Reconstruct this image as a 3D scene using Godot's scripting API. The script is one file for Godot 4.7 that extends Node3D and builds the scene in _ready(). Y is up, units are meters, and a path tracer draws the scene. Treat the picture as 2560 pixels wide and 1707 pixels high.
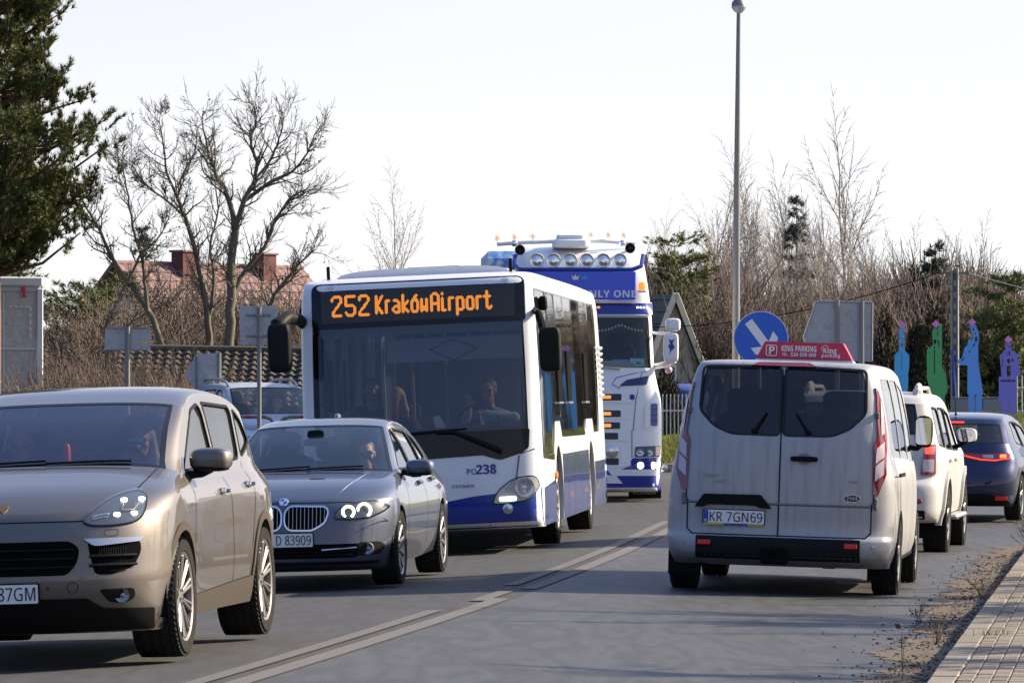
extends Node3D

const CAM_Y := 1.7
var sun_way := Vector3(0.845, 0.47, -0.27).normalized()      # towards the sun: low, to the right and a little ahead
var rng := RandomNumberGenerator.new()

func _ready() -> void:
	rng.seed = 7
	# camera: a long lens, nearly level
	var cam := Camera3D.new()
	cam.name = "camera"
	add_child(cam)
	cam.position = Vector3(0, CAM_Y, 0)
	cam.rotation_degrees = Vector3(0.603, 0, 0)
	cam.fov = 7.79
	cam.near = 1.0
	cam.far = 4000.0
	cam.current = true
	# sky
	var env := Environment.new()
	env.background_mode = Environment.BG_SKY
	var pano := PanoramaSkyMaterial.new()
	pano.panorama = sky_picture()
	env.sky = Sky.new()
	env.sky.sky_material = pano
	env.tonemap_mode = Environment.TONE_MAPPER_LINEAR
	env.tonemap_exposure = 2.55
	env.sdfgi_enabled = true
	env.ssao_enabled = true
	env.ssil_enabled = true
	env.fog_enabled = false
	env.fog_density = 0.0006
	env.fog_light_color = Color(0.93, 0.95, 0.98)
	var we := WorldEnvironment.new()
	we.name = "sky_environment"
	we.environment = env
	add_child(we)
	# sun
	var sun := DirectionalLight3D.new()
	sun.name = "sun"
	add_child(sun)
	sun.look_at_from_position(sun_way * 100.0, Vector3.ZERO)
	sun.light_energy = 1.6
	sun.light_color = Color(1.0, 0.93, 0.82)
	sun.light_angular_distance = 0.5
	sun.shadow_enabled = true
	build_ground()
	build_background()
	build_street_furniture()
	build_vehicles()

func sky_picture() -> ImageTexture:
	var w := 512
	var h := 256
	var im := Image.create(w, h, false, Image.FORMAT_RGBF)
	var cl := FastNoiseLite.new()
	cl.seed = 4
	cl.frequency = 1.3
	for j in h:
		var el := PI * 0.5 - PI * (j + 0.5) / h
		for i in w:
			var az := TAU * (i + 0.5) / w
			var d := Vector3(sin(az) * cos(el), sin(el), -cos(az) * cos(el))
			var c := d.dot(sun_way)
			var up := maxf(d.y, 0.0)
			var front := smoothstep(-0.8, 0.15, c)                   # hazier towards the sun
			var haze := lerpf(0.22, 1.0, front) / (1.0 + pow(up / 0.18, 2.1))
			var blue := Color(0.058, 0.118, 0.275) * (1.0 + 0.4 * c * c)
			var k := blue.lerp(Color(0.388, 0.392, 0.40), haze)
			var g := 0.16 * exp(-(1.0 - c) * 2.2) + 0.9 * exp(-(1.0 - c) * 14.0)
			k += Color(1.0, 0.95, 0.88) * g
			k *= 1.0 - 0.05 * smoothstep(0.0, 0.5, cl.get_noise_3d(d.x * 2.0, d.y * 14.0, d.z * 2.0)) * smoothstep(0.02, 0.08, up)
			im.set_pixel(i, j, k)
	return ImageTexture.create_from_image(im)

# ---------------------------------------------------------------- ground
func mid(d: float) -> float:                                    # x of the centre line at a distance d
	var e := clampf(d, 20.0, 75.0) - 40.2
	var x := -0.23 + 0.1153 * e - 0.00088 * e * e
	if d > 75.0: x += (d - 75.0) * 0.054
	if d < 20.0: x += (d - 20.0) * 0.151
	return x

func kerb(d: float) -> float:                                   # x of the right kerb's road edge
	var x := 2.35 + 0.1254 * (d - 28.6)
	if d > 58.0: x += (d - 58.0) * (d - 58.0) * 0.006
	return x

func road_y(x: float, d: float) -> float:                      # the crown of the road, fading towards the roundabout
	return (0.057 - 0.03 * minf(absf(x - mid(d)), 7.0)) * (1.0 - smoothstep(58.0, 74.0, d))

func land_y(x: float, d: float) -> float:                      # the verge and the bank beyond the roundabout
	var y := -0.16
	y += 1.3 * smoothstep(96.0, 112.0, d) * smoothstep(5.0, 9.0, x)
	y += 0.5 * smoothstep(112.0, 122.0, d) * smoothstep(-60.0, 3.0, x) * (1.0 - smoothstep(5.0, 9.0, x))
	y += 0.36 * smoothstep(70.0, 82.0, d) * (1.0 - smoothstep(-3.0, 1.0, x))
	return y

func build_ground() -> void:
	var earth := textured("earth", noise_tex(0.02, [Color(0.06, 0.05, 0.03), Color(0.10, 0.095, 0.04), Color(0.13, 0.15, 0.035), Color(0.10, 0.08, 0.05)], 5, 512, 3), 0.15, 1.0)
	var g := MB.new()
	var xs := [-900.0, -300.0, -120.0, -60.0]
	xs.append_array(span(-40.0, 40.0, 40))
	xs.append_array([60.0, 120.0, 300.0, 900.0])
	var ds := [-800.0, -200.0, -50.0]
	ds.append_array(span(-20.0, 160.0, 60))
	ds.append_array([200.0, 300.0, 600.0, 1500.0])
	g.sheet(func(x, d): return Vector3(x, land_y(x, d), -d), xs, ds)
	struct("ground", g, earth)
	# asphalt
	var fine := noise_tex(0.25, [grey(0.020), grey(0.050), grey(0.085), grey(0.19)], 2, 512, 11)
	var wide := noise_tex(0.012, [Color(0.58, 0.58, 0.60), Color(1.0, 1.0, 1.0), Color(0.70, 0.69, 0.68), Color(0.98, 0.97, 0.95), Color(0.62, 0.61, 0.60)], 4, 512, 12)
	var asphalt := textured("asphalt", fine, 1.1, 0.62, noise_tex(0.2, [grey(0), grey(1)], 3, 512, 13), 0.35)
	asphalt.detail_enabled = true
	asphalt.detail_albedo = wide
	asphalt.detail_blend_mode = BaseMaterial3D.BLEND_MODE_MUL
	asphalt.detail_uv_layer = BaseMaterial3D.DETAIL_UV_2
	asphalt.uv2_triplanar = true
	asphalt.uv2_world_triplanar = true
	asphalt.uv2_scale = Vector3(0.30, 0.16, 0.05)
	asphalt.metallic_specular = 0.42
	asphalt.roughness = 0.58
	var rough_tar := textured("coarse_asphalt", noise_tex(0.25, [grey(0.010), grey(0.032), grey(0.055), grey(0.13)], 2, 512, 15), 1.1, 0.80, asphalt.heightmap_texture, 0.45)
	rough_tar.detail_enabled = true
	rough_tar.detail_albedo = wide
	rough_tar.detail_blend_mode = BaseMaterial3D.BLEND_MODE_MUL
	rough_tar.detail_uv_layer = BaseMaterial3D.DETAIL_UV_2
	rough_tar.uv2_triplanar = true
	rough_tar.uv2_world_triplanar = true
	rough_tar.uv2_scale = Vector3(0.30, 0.16, 0.05)
	for part in 2:                                                   # the left lane is coarse and dark, the right lane smoother
		var r := MB.new()
		r.sheet(func(u, d):
			var x0: float = mid(d) - 11.0 - maxf(0.0, d - 62.0) * 0.55
			var x: float = lerpf(x0, mid(d) + 0.215, u) if part == 0 else lerpf(mid(d) + 0.215, kerb(d) + 0.02, u)
			return Vector3(x, road_y(x, d) + 0.27 * smoothstep(72.0, 84.0, d), -d), span(0.0, 1.0, 26 if part == 0 else 14), span(-15.0, 116.0, 131))
		struct("road", r, rough_tar if part == 0 else asphalt, null)
	# worn double line
	var paint := textured("worn_paint", noise_tex(0.06, [grey(0.04), Color(0.072, 0.068, 0.064), Color(0.105, 0.098, 0.09), Color(0.135, 0.127, 0.115)], 5, 512, 14), 1.3, 0.8)
	for run in [[6.0, 38.2, -0.123], [6.0, 40.4, 0.123], [43.2, 66.0, -0.123], [42.4, 66.0, 0.123], [39.9, 41.9, -0.01]]:
		var b := MB.new()
		var o: float = run[2]
		b.sheet(func(u, d):
			var x: float = mid(d) + o + u * 0.135
			return Vector3(x, road_y(x, d) + 0.005, -d), [-0.5, 0.5], span(run[0], run[1], maxi(2, int(run[1] - run[0]))))
		struct("road_marking", b, paint)
	# tar joints and sealed cracks
	var tar := mat("tar_seal", grey(0.012), 0.35)
	for q in [[14.0, 15.0, 0.25, 0.0, 0.004]] :
		var b := MB.new()
		b.sheet(func(u, d):
			var x: float = mid(d) + q[2] + q[3] * (d - q[0]) + 0.02 * sin(d * 2.1 + q[2]) + u * q[4]
			return Vector3(x, road_y(x, d) + 0.004, -d), [-1.0, 1.0], span(q[0], q[1], int((q[1] - q[0]) * 6.0) + 4))
		struct("road_joint", b, tar)
	for q in [[74.0, 2.3], [75.5, 2.05], [77.0, 1.8]]:
		var b := MB.new()
		b.sheet(func(u, d): return Vector3(q[1] + 0.5 + u, road_y(q[1], d) + 0.006, -d), [0.0, 1.6], [q[0], q[0] + 0.5])
		struct("road_marking", b, paint)
	# sandy gutter along the kerb
	var sand := textured("gutter_sand", noise_tex(0.09, [Color(0.04, 0.032, 0.025), Color(0.095, 0.072, 0.052), Color(0.14, 0.108, 0.08), Color(0.06, 0.048, 0.036)], 5, 512, 21), 0.9, 1.0, noise_tex(0.1, [grey(0), grey(1)], 4, 512, 22), 2.0)
	var wob := FastNoiseLite.new()
	wob.seed = 5
	wob.frequency = 0.55
	var s := MB.new()
	s.sheet(func(u, d):
		var wd: float = 0.44 + 0.30 * wob.get_noise_2d(d, 0.0) + 0.16 * wob.get_noise_2d(d * 5.0, 7.0) + 0.1 * wob.get_noise_2d(d * 19.0, 3.0)
		var x: float = kerb(d) + 0.01 - maxf(wd, 0.08) * (1.0 - u)
		var lift: float = 0.004 + 0.05 * pow(u, 2.5) + 0.012 * u * wob.get_noise_2d(d * 9.0, u * 9.0)
		return Vector3(x, road_y(x, d) + lift, -d), [0.0, 0.25, 0.5, 0.75, 1.0], span(16.0, 58.0, 420))
	struct("gutter_sand", s, sand)
	var peb := MultiMesh.new()
	peb.transform_format = MultiMesh.TRANSFORM_3D
	var pm := MB.new()
	pm.ball(Vector3.ZERO, Vector3(1, 0.6, 0.8), 6)
	peb.mesh = pm.mesh(20)
	peb.instance_count = 3000
	for i in peb.instance_count:
		var d := rng.randf_range(18.0, 55.0)
		var x := kerb(d) - 0.02 - absf(rng.randfn(0.0, 0.25)) * (1.0 if rng.randf() < 0.9 else 1.9)
		var z := rng.randf_range(0.003, 0.014) * (2.0 if rng.randf() < 0.04 else 1.0)
		peb.set_instance_transform(i, Transform3D(Basis(Vector3.UP, rng.randf() * TAU).scaled(Vector3.ONE * z), Vector3(x, road_y(x, d) + 0.004 + 0.05 * pow(clampf(1.0 - (kerb(d) - x) / 0.5, 0.0, 1.0), 2.5), -d)))
	var po := MultiMeshInstance3D.new()
	po.multimesh = peb
	po.name = "gravel"
	po.material_override = textured("gravel_stone", noise_tex(0.05, [Color(0.03, 0.026, 0.022), Color(0.11, 0.088, 0.066)], 3, 128, 23), 3.0, 1.0)
	po.set_meta("kind", "stuff")
	po.set_meta("label", "loose gravel and crumbs in the sandy gutter along the kerb")
	add_child(po)
	build_pavement()

func build_pavement() -> void:
	var tones := []
	for i in 4:
		tones.append(textured("paver_tone_%d" % i, noise_tex(0.05, [grey(0.105 + 0.012 * i) * Color(1.14, 1.0, 0.82), grey(0.165 + 0.016 * i) * Color(1.13, 1.0, 0.84), grey(0.135 + 0.012 * i) * Color(1.13, 1.0, 0.84)], 5, 256, 30 + i), 1.7, 0.9, noise_tex(0.12, [grey(0), grey(1)], 4, 256, 40), 0.25))
	for t in tones: t.metallic_specular = 0.15
	var bed := MB.new()
	var top := func(d: float) -> float: return road_y(kerb(d), d) + 0.115
	bed.sheet(func(u, d): return Vector3(kerb(d) + u, top.call(d) - 0.012, -d), [0.03, 4.0], span(-15.0, 58.0, 73))
	var pave := struct("pavement", bed, textured("joint_sand", noise_tex(0.1, [Color(0.05, 0.045, 0.035), Color(0.12, 0.10, 0.08)], 4, 256, 45), 2.0, 1.0))
	var dir := Vector3(0.1254, 0, -1).normalized()
	var turn := Basis(Vector3.UP, -atan(0.1254))
	var stones := []
	for i in 3:
		var b := MB.new()
		b.box(Vector3(0, 0, 0), Vector3(0.165, 0.20, 0.985), 0.012)
		stones.append(b.mesh(30))
	var d := 12.0
	while d < 56.0:
		var at := Vector3(kerb(d) + 0.085, top.call(d) - 0.10 + rng.randf_range(-0.004, 0.004), -d)
		put("kerb_stone", stones[0], tones[rng.randi() % 4], pave, Transform3D(turn * Basis(Vector3.UP, rng.randf_range(-0.004, 0.004)), at))
		d += 0.992
	var pb := MB.new()
	pb.box(Vector3.ZERO, Vector3(0.096, 0.06, 0.194), 0.006)
	var pm := pb.mesh(30)
	var rest := [MB.new(), MB.new(), MB.new(), MB.new()]
	var count := 0
	for i in 130:
		var dd := 26.6 + i * 0.2 * 0.992
		for j in 26:
			var off := 0.222 + j * 0.101
			var dj := dd + 0.1 * (j % 2)
			var x := kerb(dj) + off
			if x > 0.2046 * dj * 0.5 + 0.55: break
			var xf := Transform3D(turn * Basis(Vector3.RIGHT, rng.randf_range(-0.008, 0.008)) * Basis(Vector3.UP, rng.randf_range(-0.012, 0.012)), Vector3(x, top.call(dj) - 0.030 + rng.randf_range(-0.003, 0.003), -dj))
			if count < 300 and x < 0.1022 * dj + 0.1 and dj > 28.0:
				put("paver", pm, tones[rng.randi() % 4], pave, xf)
				count += 1
			else: rest[rng.randi() % 4].add(pb, xf)
	for i in 4:
		var o := obj("pavers", rest[i], tones[i], pave)
		o.set_meta("kind", "stuff")
# ---------------------------------------------------------------- trees, houses and thickets behind
class Wood:                                                       # limbs and twigs with their own normals
	var v := PackedVector3Array()
	var n := PackedVector3Array()
	var tips := []
	var r: RandomNumberGenerator
	func limb(pts: Array, radii: Array, sides: int) -> void:
		var up := Vector3(0.31, 0.2, 0.93)
		var old := []
		for i in pts.size():
			var d: Vector3 = (pts[mini(i + 1, pts.size() - 1)] - pts[maxi(i - 1, 0)]).normalized()
			var x := up.cross(d).normalized()
			if x.length() < 0.5: x = Vector3.RIGHT
			var y := d.cross(x)
			up = y
			var ring := []
			for k in sides:
				var a := TAU * k / sides
				ring.append(x * cos(a) + y * sin(a))
			if i > 0:
				for k in sides:
					var m := (k + 1) % sides
					var a: Vector3 = pts[i - 1] + old[k] * radii[i - 1]; var b: Vector3 = pts[i - 1] + old[m] * radii[i - 1]
					var c: Vector3 = pts[i] + ring[m] * radii[i]; var e: Vector3 = pts[i] + ring[k] * radii[i]
					v.append_array([a, c, b, a, e, c])
					n.append_array([old[k], ring[m], old[m], old[k], ring[k], ring[m]])
			old = ring
	func grow(p: Vector3, d: Vector3, length: float, rad: float, depth: int, o: Dictionary) -> void:
		var segs: int = o.get("segs", 5) if depth > 1 else 3
		var pts := [p]
		var radii := [rad]
		var wig: float = o.wiggle
		for i in segs:
			d = (d + Vector3(r.randfn(0, wig), r.randfn(0, wig) + o.get("lift", 0.06), r.randfn(0, wig))).normalized()
			if depth <= o.get("droop_from", -1): d = (d + Vector3(0, -0.22, 0)).normalized()
			p += d * length / segs
			pts.append(p)
			radii.append(lerpf(rad, rad * o.taper, float(i + 1) / segs))
		limb(pts, radii, 7 if depth > 3 else (4 if depth > 1 else 3))
		if depth <= 0:
			tips.append(p)
			return
		var kids: int = o.kids[depth]
		for i in kids:
			var t := lerpf(o.get("bare", 0.35) if depth >= o.get("top", 4) else 0.15, 1.0, (i + r.randf()) / kids)
			var at := t * segs
			var j := mini(int(at), segs - 1)
			var s: Vector3 = pts[j].lerp(pts[j + 1], at - j)
			var dd: Vector3 = (pts[j + 1] - pts[j]).normalized()
			var side := dd.cross(Vector3(r.randfn(0, 1), r.randfn(0, 1), r.randfn(0, 1))).normalized()
			var ang: float = r.randf_range(o.spread * 0.6, o.spread * 1.25)
			var rr: float = lerpf(radii[j], radii[j + 1], at - j) * r.randf_range(0.45, 0.72)
			grow(s, (dd * cos(ang) + side * sin(ang)).normalized(), length * o.shorten * r.randf_range(0.65, 1.2) * lerpf(1.1, 0.75, t), maxf(rr, o.thin), depth - 1, o)
		if depth > 0: grow(p, d, length * o.shorten, maxf(radii[segs] * 0.9, o.thin), depth - 1, o)
	func mesh() -> ArrayMesh:
		var a := []
		a.resize(Mesh.ARRAY_MAX)
		a[Mesh.ARRAY_VERTEX] = v
		a[Mesh.ARRAY_NORMAL] = n
		var m := ArrayMesh.new()
		m.add_surface_from_arrays(Mesh.PRIMITIVE_TRIANGLES, a)
		return m

func wood(sd: int) -> Wood:
	var w := Wood.new()
	w.r = RandomNumberGenerator.new()
	w.r.seed = sd
	return w

func many(called: String, mesh: Mesh, m: Material, where: Array, parent: Node) -> MultiMeshInstance3D:
	var mm := MultiMesh.new()
	mm.transform_format = MultiMesh.TRANSFORM_3D
	mm.mesh = mesh
	mm.instance_count = where.size()
	for i in where.size(): mm.set_instance_transform(i, where[i])
	var o := MultiMeshInstance3D.new()
	o.name = called if parent else numbered(called)
	o.multimesh = mm
	o.material_override = m
	o.set_meta("kind", "stuff")
	if parent: parent.add_child(o, true)
	else: add_child(o)
	return o

func needle_tuft(sd: int, count: int, length: float, width: float, cone: float) -> ArrayMesh:    # a spray of needles round the axis y
	var r := RandomNumberGenerator.new()
	r.seed = sd
	var w := wood(sd)
	for i in count:
		var a := r.randf() * TAU
		var lean := r.randf_range(0.15, 1.0) * cone
		var d := Vector3(cos(a) * sin(lean), cos(lean), sin(a) * sin(lean))
		var s := Vector3(-sin(a), 0.2, cos(a)).normalized() * width
		var p := Vector3(0, r.randf_range(0.0, 0.4) * length, 0)
		var tip := p + d * length * r.randf_range(0.7, 1.1)
		var nn := s.cross(d).normalized()
		w.v.append_array([p - s, tip, p + s])
		w.n.append_array([nn, nn, nn])
	return w.mesh()

func bark(called: String, dark: Color, pale: Color) -> StandardMaterial3D:
	return textured(called, noise_tex(0.04, [dark, pale, dark.lerp(pale, 0.4)], 4, 256, called.length()), 2.0, 0.95)

func tree_thing(called: String, label: String, at: Vector3, turn: float, size: float, trunk: Mesh, m: Material, group := "") -> Node3D:
	var o := thing(called, label, "tree", at, Vector3(0, turn, 0), group)
	o.scale = Vector3.ONE * size
	put("branches", trunk, m, o)
	return o

func build_background() -> void:
	var grey_bark := bark("grey_bark", Color(0.035, 0.03, 0.024), Color(0.115, 0.10, 0.075))
	var brown_twig := bark("brown_twig", Color(0.055, 0.040, 0.030), Color(0.135, 0.10, 0.078))
	var birch_bark := bark("birch_bark", Color(0.10, 0.085, 0.075), Color(0.30, 0.27, 0.24))
	# walnut-like bare trees at left
	var old := {"wiggle": 0.17, "taper": 0.55, "kids": [0, 3, 4, 4, 4, 3], "spread": 0.72, "shorten": 0.66, "thin": 0.0085, "lift": 0.07, "bare": 0.42, "top": 5}
	var list := [
		[21, 610, 112.0, 0.25, 2.1, 0.09, Vector3(0.55, 1, 0.1), "low bare tree with crooked limbs spreading right towards the bus"],
		[34, 420, 116.0, 0.25, 2.4, 0.09, Vector3(0.05, 1, 0.2), "small bare tree in front of the red roof's left end"],
		[55, 255, 107.0, 0.2, 2.1, 0.08, Vector3(-0.2, 1, 0.1), "small twiggy bare tree between the lorry and the wide sign back"],
		[57, 690, 124.0, 0.2, 1.3, 0.06, Vector3(0.3, 1, 0.1), "small bare tree just left of the bus's top corner"]]
	for q in list:
		var w := wood(q[0])
		w.grow(Vector3(0, -0.3, 0), (q[6] as Vector3).normalized(), q[4], q[5], 5, old)
		var d: float = q[2]
		bare_tree(w, q[7], q[1], q[3], d, grey_bark)
	# the three big ones, their limbs measured from the photo: [radius at the start, radius at the end, x, y, x, y ...]
	var side := {"wiggle": 0.17, "taper": 0.55, "kids": [0, 3, 4, 4], "spread": 0.75, "shorten": 0.62, "thin": 0.0056, "lift": 0.09, "top": 9, "segs": 5}
	for q in [[3, 522, 104.0, "tall bare tree with a wide vase-shaped crown, between the two sign backs", [[0.15, 0.105, 520, 900, 526, 790, 530, 690, 531, 600, 540, 520], [0.085, 0.014, 540, 520, 522, 445, 494, 398, 474, 340, 462, 258], [0.095, 0.05, 540, 520, 562, 462, 584, 418], [0.06, 0.012, 584, 418, 590, 372, 576, 322, 588, 284, 578, 236], [0.06, 0.012, 562, 462, 618, 420, 668, 394, 706, 352, 728, 300], [0.05, 0.012, 584, 418, 622, 366, 640, 318, 652, 268], [0.075, 0.014, 530, 690, 560, 622, 606, 566, 634, 500, 668, 452, 704, 432], [0.07, 0.016, 600, 760, 626, 690, 660, 640, 690, 606, 722, 574]]],
			[8, 462, 108.0, "slimmer bare tree rising left of the tall one, in front of the red roof", [[0.125, 0.085, 466, 900, 476, 800, 480, 736, 462, 650], [0.08, 0.045, 462, 650, 448, 570, 424, 496, 408, 452], [0.045, 0.012, 408, 452, 384, 398, 378, 336, 366, 272], [0.04, 0.012, 408, 452, 420, 400, 446, 352, 452, 290], [0.06, 0.014, 480, 736, 492, 650, 484, 560, 500, 478, 490, 410], [0.04, 0.012, 424, 496, 372, 452, 330, 420, 300, 372]]],
			[13, 372, 103.0, "bare tree leaning far left over the wide sign back", [[0.10, 0.07, 392, 900, 372, 800, 340, 716, 296, 650], [0.065, 0.03, 296, 650, 262, 600, 236, 540, 214, 500], [0.03, 0.010, 214, 500, 178, 440, 160, 380], [0.05, 0.012, 340, 716, 330, 620, 306, 520, 288, 430, 276, 360], [0.045, 0.012, 296, 650, 320, 590, 360, 552, 392, 500]]]]:
		var w := wood(q[0])
		var d: float = q[2]
		for l in q[4]:
			var pts := []
			var off := 0.0
			for i in range(2, l.size(), 2):
				off += w.r.randfn(0, 0.12) if i > 2 else 0.0
				pts.append(Vector3((l[i] - q[1]) / 11500.0 * d, 1.45 + (905.0 - l[i + 1]) / 11500.0 * d, off))
			var fine := []
			var radii := []
			for i in (pts.size() - 1) * 4 + 1:
				var j := mini(i / 4, pts.size() - 2)
				var t := (i - j * 4) / 4.0
				var c: Vector3 = pts[j].cubic_interpolate(pts[j + 1], pts[maxi(j - 1, 0)], pts[mini(j + 2, pts.size() - 1)], t)
				fine.append(c + Vector3(w.r.randfn(0, 0.012), 0, w.r.randfn(0, 0.012)))
				radii.append(0.78 * lerpf(l[0], l[1], float(i) / ((pts.size() - 1) * 4)))
			w.limb(fine, radii, 7)
			for i in range(3 if l[0] < 0.1 else 8, fine.size()):
				for k in (1 if i % 3 else 2):
					var dir: Vector3 = (fine[i] - fine[i - 1]).normalized()
					var out := dir.cross(Vector3(w.r.randfn(0, 1), w.r.randfn(0, 1), w.r.randfn(0, 1))).normalized()
					var ang := w.r.randf_range(0.5, 1.1)
					var thick: float = minf(radii[i] * 0.6, 0.022)
					w.grow(fine[i], (dir * cos(ang) + out * sin(ang)).normalized(), w.r.randf_range(0.26, 0.58), thick, 2 + (1 if w.r.randf() < 0.12 else 0), side)
		bare_tree(w, q[3], q[1], 0.25, d, grey_bark)
	# bare trees outside the frame whose long shadows lie across the road
	var shady: Dictionary = old.duplicate()
	shady["thin"] = 0.022
	for q in [[61, 10.0, 34.2, 2.6], [62, 12.5, 38.0, 3.0], [63, 9.5, 39.5, 2.3], [64, 13.5, 33.0, 3.1], [65, 12.0, 46.0, 2.8]]:
		var w := wood(q[0])
		w.grow(Vector3(0, -0.3, 0), Vector3(0.05, 1, 0), q[3], 0.26, 5, shady)
		tree_thing("bare_tree", "bare roadside tree beyond the right edge that shades the road", Vector3(q[1], 0, -q[2]), q[0], 1.0, w.mesh(), grey_bark, "roadside trees that cast the long shadows")
	for q in [[71, 9.0, -14.0, 3.0], [72, 15.0, -24.0, 3.2], [73, -9.0, -30.0, 3.0], [74, 3.5, -42.0, 3.3]]:
		var w := wood(q[0])
		w.grow(Vector3(0, -0.3, 0), Vector3(0.05, 1, 0), q[3], 0.2, 4, shady)
		tree_thing("bare_tree", "bare tree behind the viewer, seen only in the bus windscreen's reflections", Vector3(q[1], -0.1, -q[2]), q[0], 1.0, w.mesh(), grey_bark, "trees behind the viewer")
	# birches at right, one far one behind the bus
	var slim := {"wiggle": 0.07, "taper": 0.35, "kids": [0, 5, 8, 15], "spread": 0.50, "shorten": 0.42, "thin": 0.0095, "lift": 0.05, "bare": 0.25, "top": 3, "segs": 7, "droop_from": 0}
	var birch := []
	for i in 4:
		var w := wood(200 + i)
		w.grow(Vector3(0, -0.3, 0), Vector3(w.r.randfn(0, 0.03), 1, 0), 6.3, 0.09, 3, slim)
		birch.append(w.mesh())
	for q in [[1655, 402, 195.0, 0, "birch with a loose crown just left of the street lamp"], [1700, 440, 205.0, 1, "birch close behind the street lamp"], [1800, 392, 200.0, 2, "birch right of the street lamp beside the thin spruce"], [1850, 440, 210.0, 3, "thin birch behind the big arrow-shaped sign"], [1912, 428, 196.0, 1, "forked birch above the big arrow-shaped sign"],
		[1998, 300, 198.0, 0, "tallest birch, right of the big arrow-shaped sign"], [2215, 545, 190.0, 2, "small birch right of the concrete pole's top"], [2300, 540, 195.0, 3, "thin birch near the photo's right edge"], [1512, 490, 215.0, 3, "thin birch behind the round pine by the truck"], [938, 425, 230.0, 2, "faint far birch above the bus roof"], [1760, 520, 185.0, 1, "low birch between the street lamp and the thin spruce"], [1600, 560, 200.0, 2, "low birch between the round pine and the street lamp"], [2060, 560, 188.0, 1, "low birch left of the tall fir"]]:
		var d: float = q[2]
		var top: float = 1.7 + (905.0 - q[1]) / 11500.0 * d
		tree_thing("birch_tree", q[4], Vector3((q[0] - 1176.0) / 11500.0 * d, 0.2, -d), q[0] * 1.7, top / 8.7, birch[q[3]], birch_bark, "birches at the back")
	for i in 22:
		var d := rng.randf_range(176.0, 205.0)
		var px := rng.randf_range(1590.0, 2120.0)
		var top: float = 1.7 + (905.0 - rng.randf_range(450.0, 600.0)) / 11500.0 * d
		tree_thing("birch_tree", "young birch in the crowded row of birches at the back right", Vector3((px - 1176.0) / 11500.0 * d, 0.2, -d), px, top / 8.7, birch[i % 4], birch_bark, "birches at the back")
	conifers()
	thickets(brown_twig)
	houses()

func bare_tree(w: Wood, label: String, px: float, y: float, d: float, m: Material) -> void:
	var o := tree_thing("bare_tree", label, Vector3((px - 1176.0) / 11500.0 * d, y, -d), 0.0, 1.0, w.mesh(), m, "bare trees at left")
	var fruit := []
	for i in range(0, w.tips.size(), 16): fruit.append(Transform3D(Basis.from_scale(Vector3.ONE * w.r.randf_range(0.010, 0.022)), w.tips[i]))
	var ball := MB.new()
	ball.ball(Vector3.ZERO, Vector3.ONE, 6)
	many("buds", ball.mesh(60), mat("dry_bud", Color(0.02, 0.016, 0.012), 0.9), fruit, o)

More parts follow.
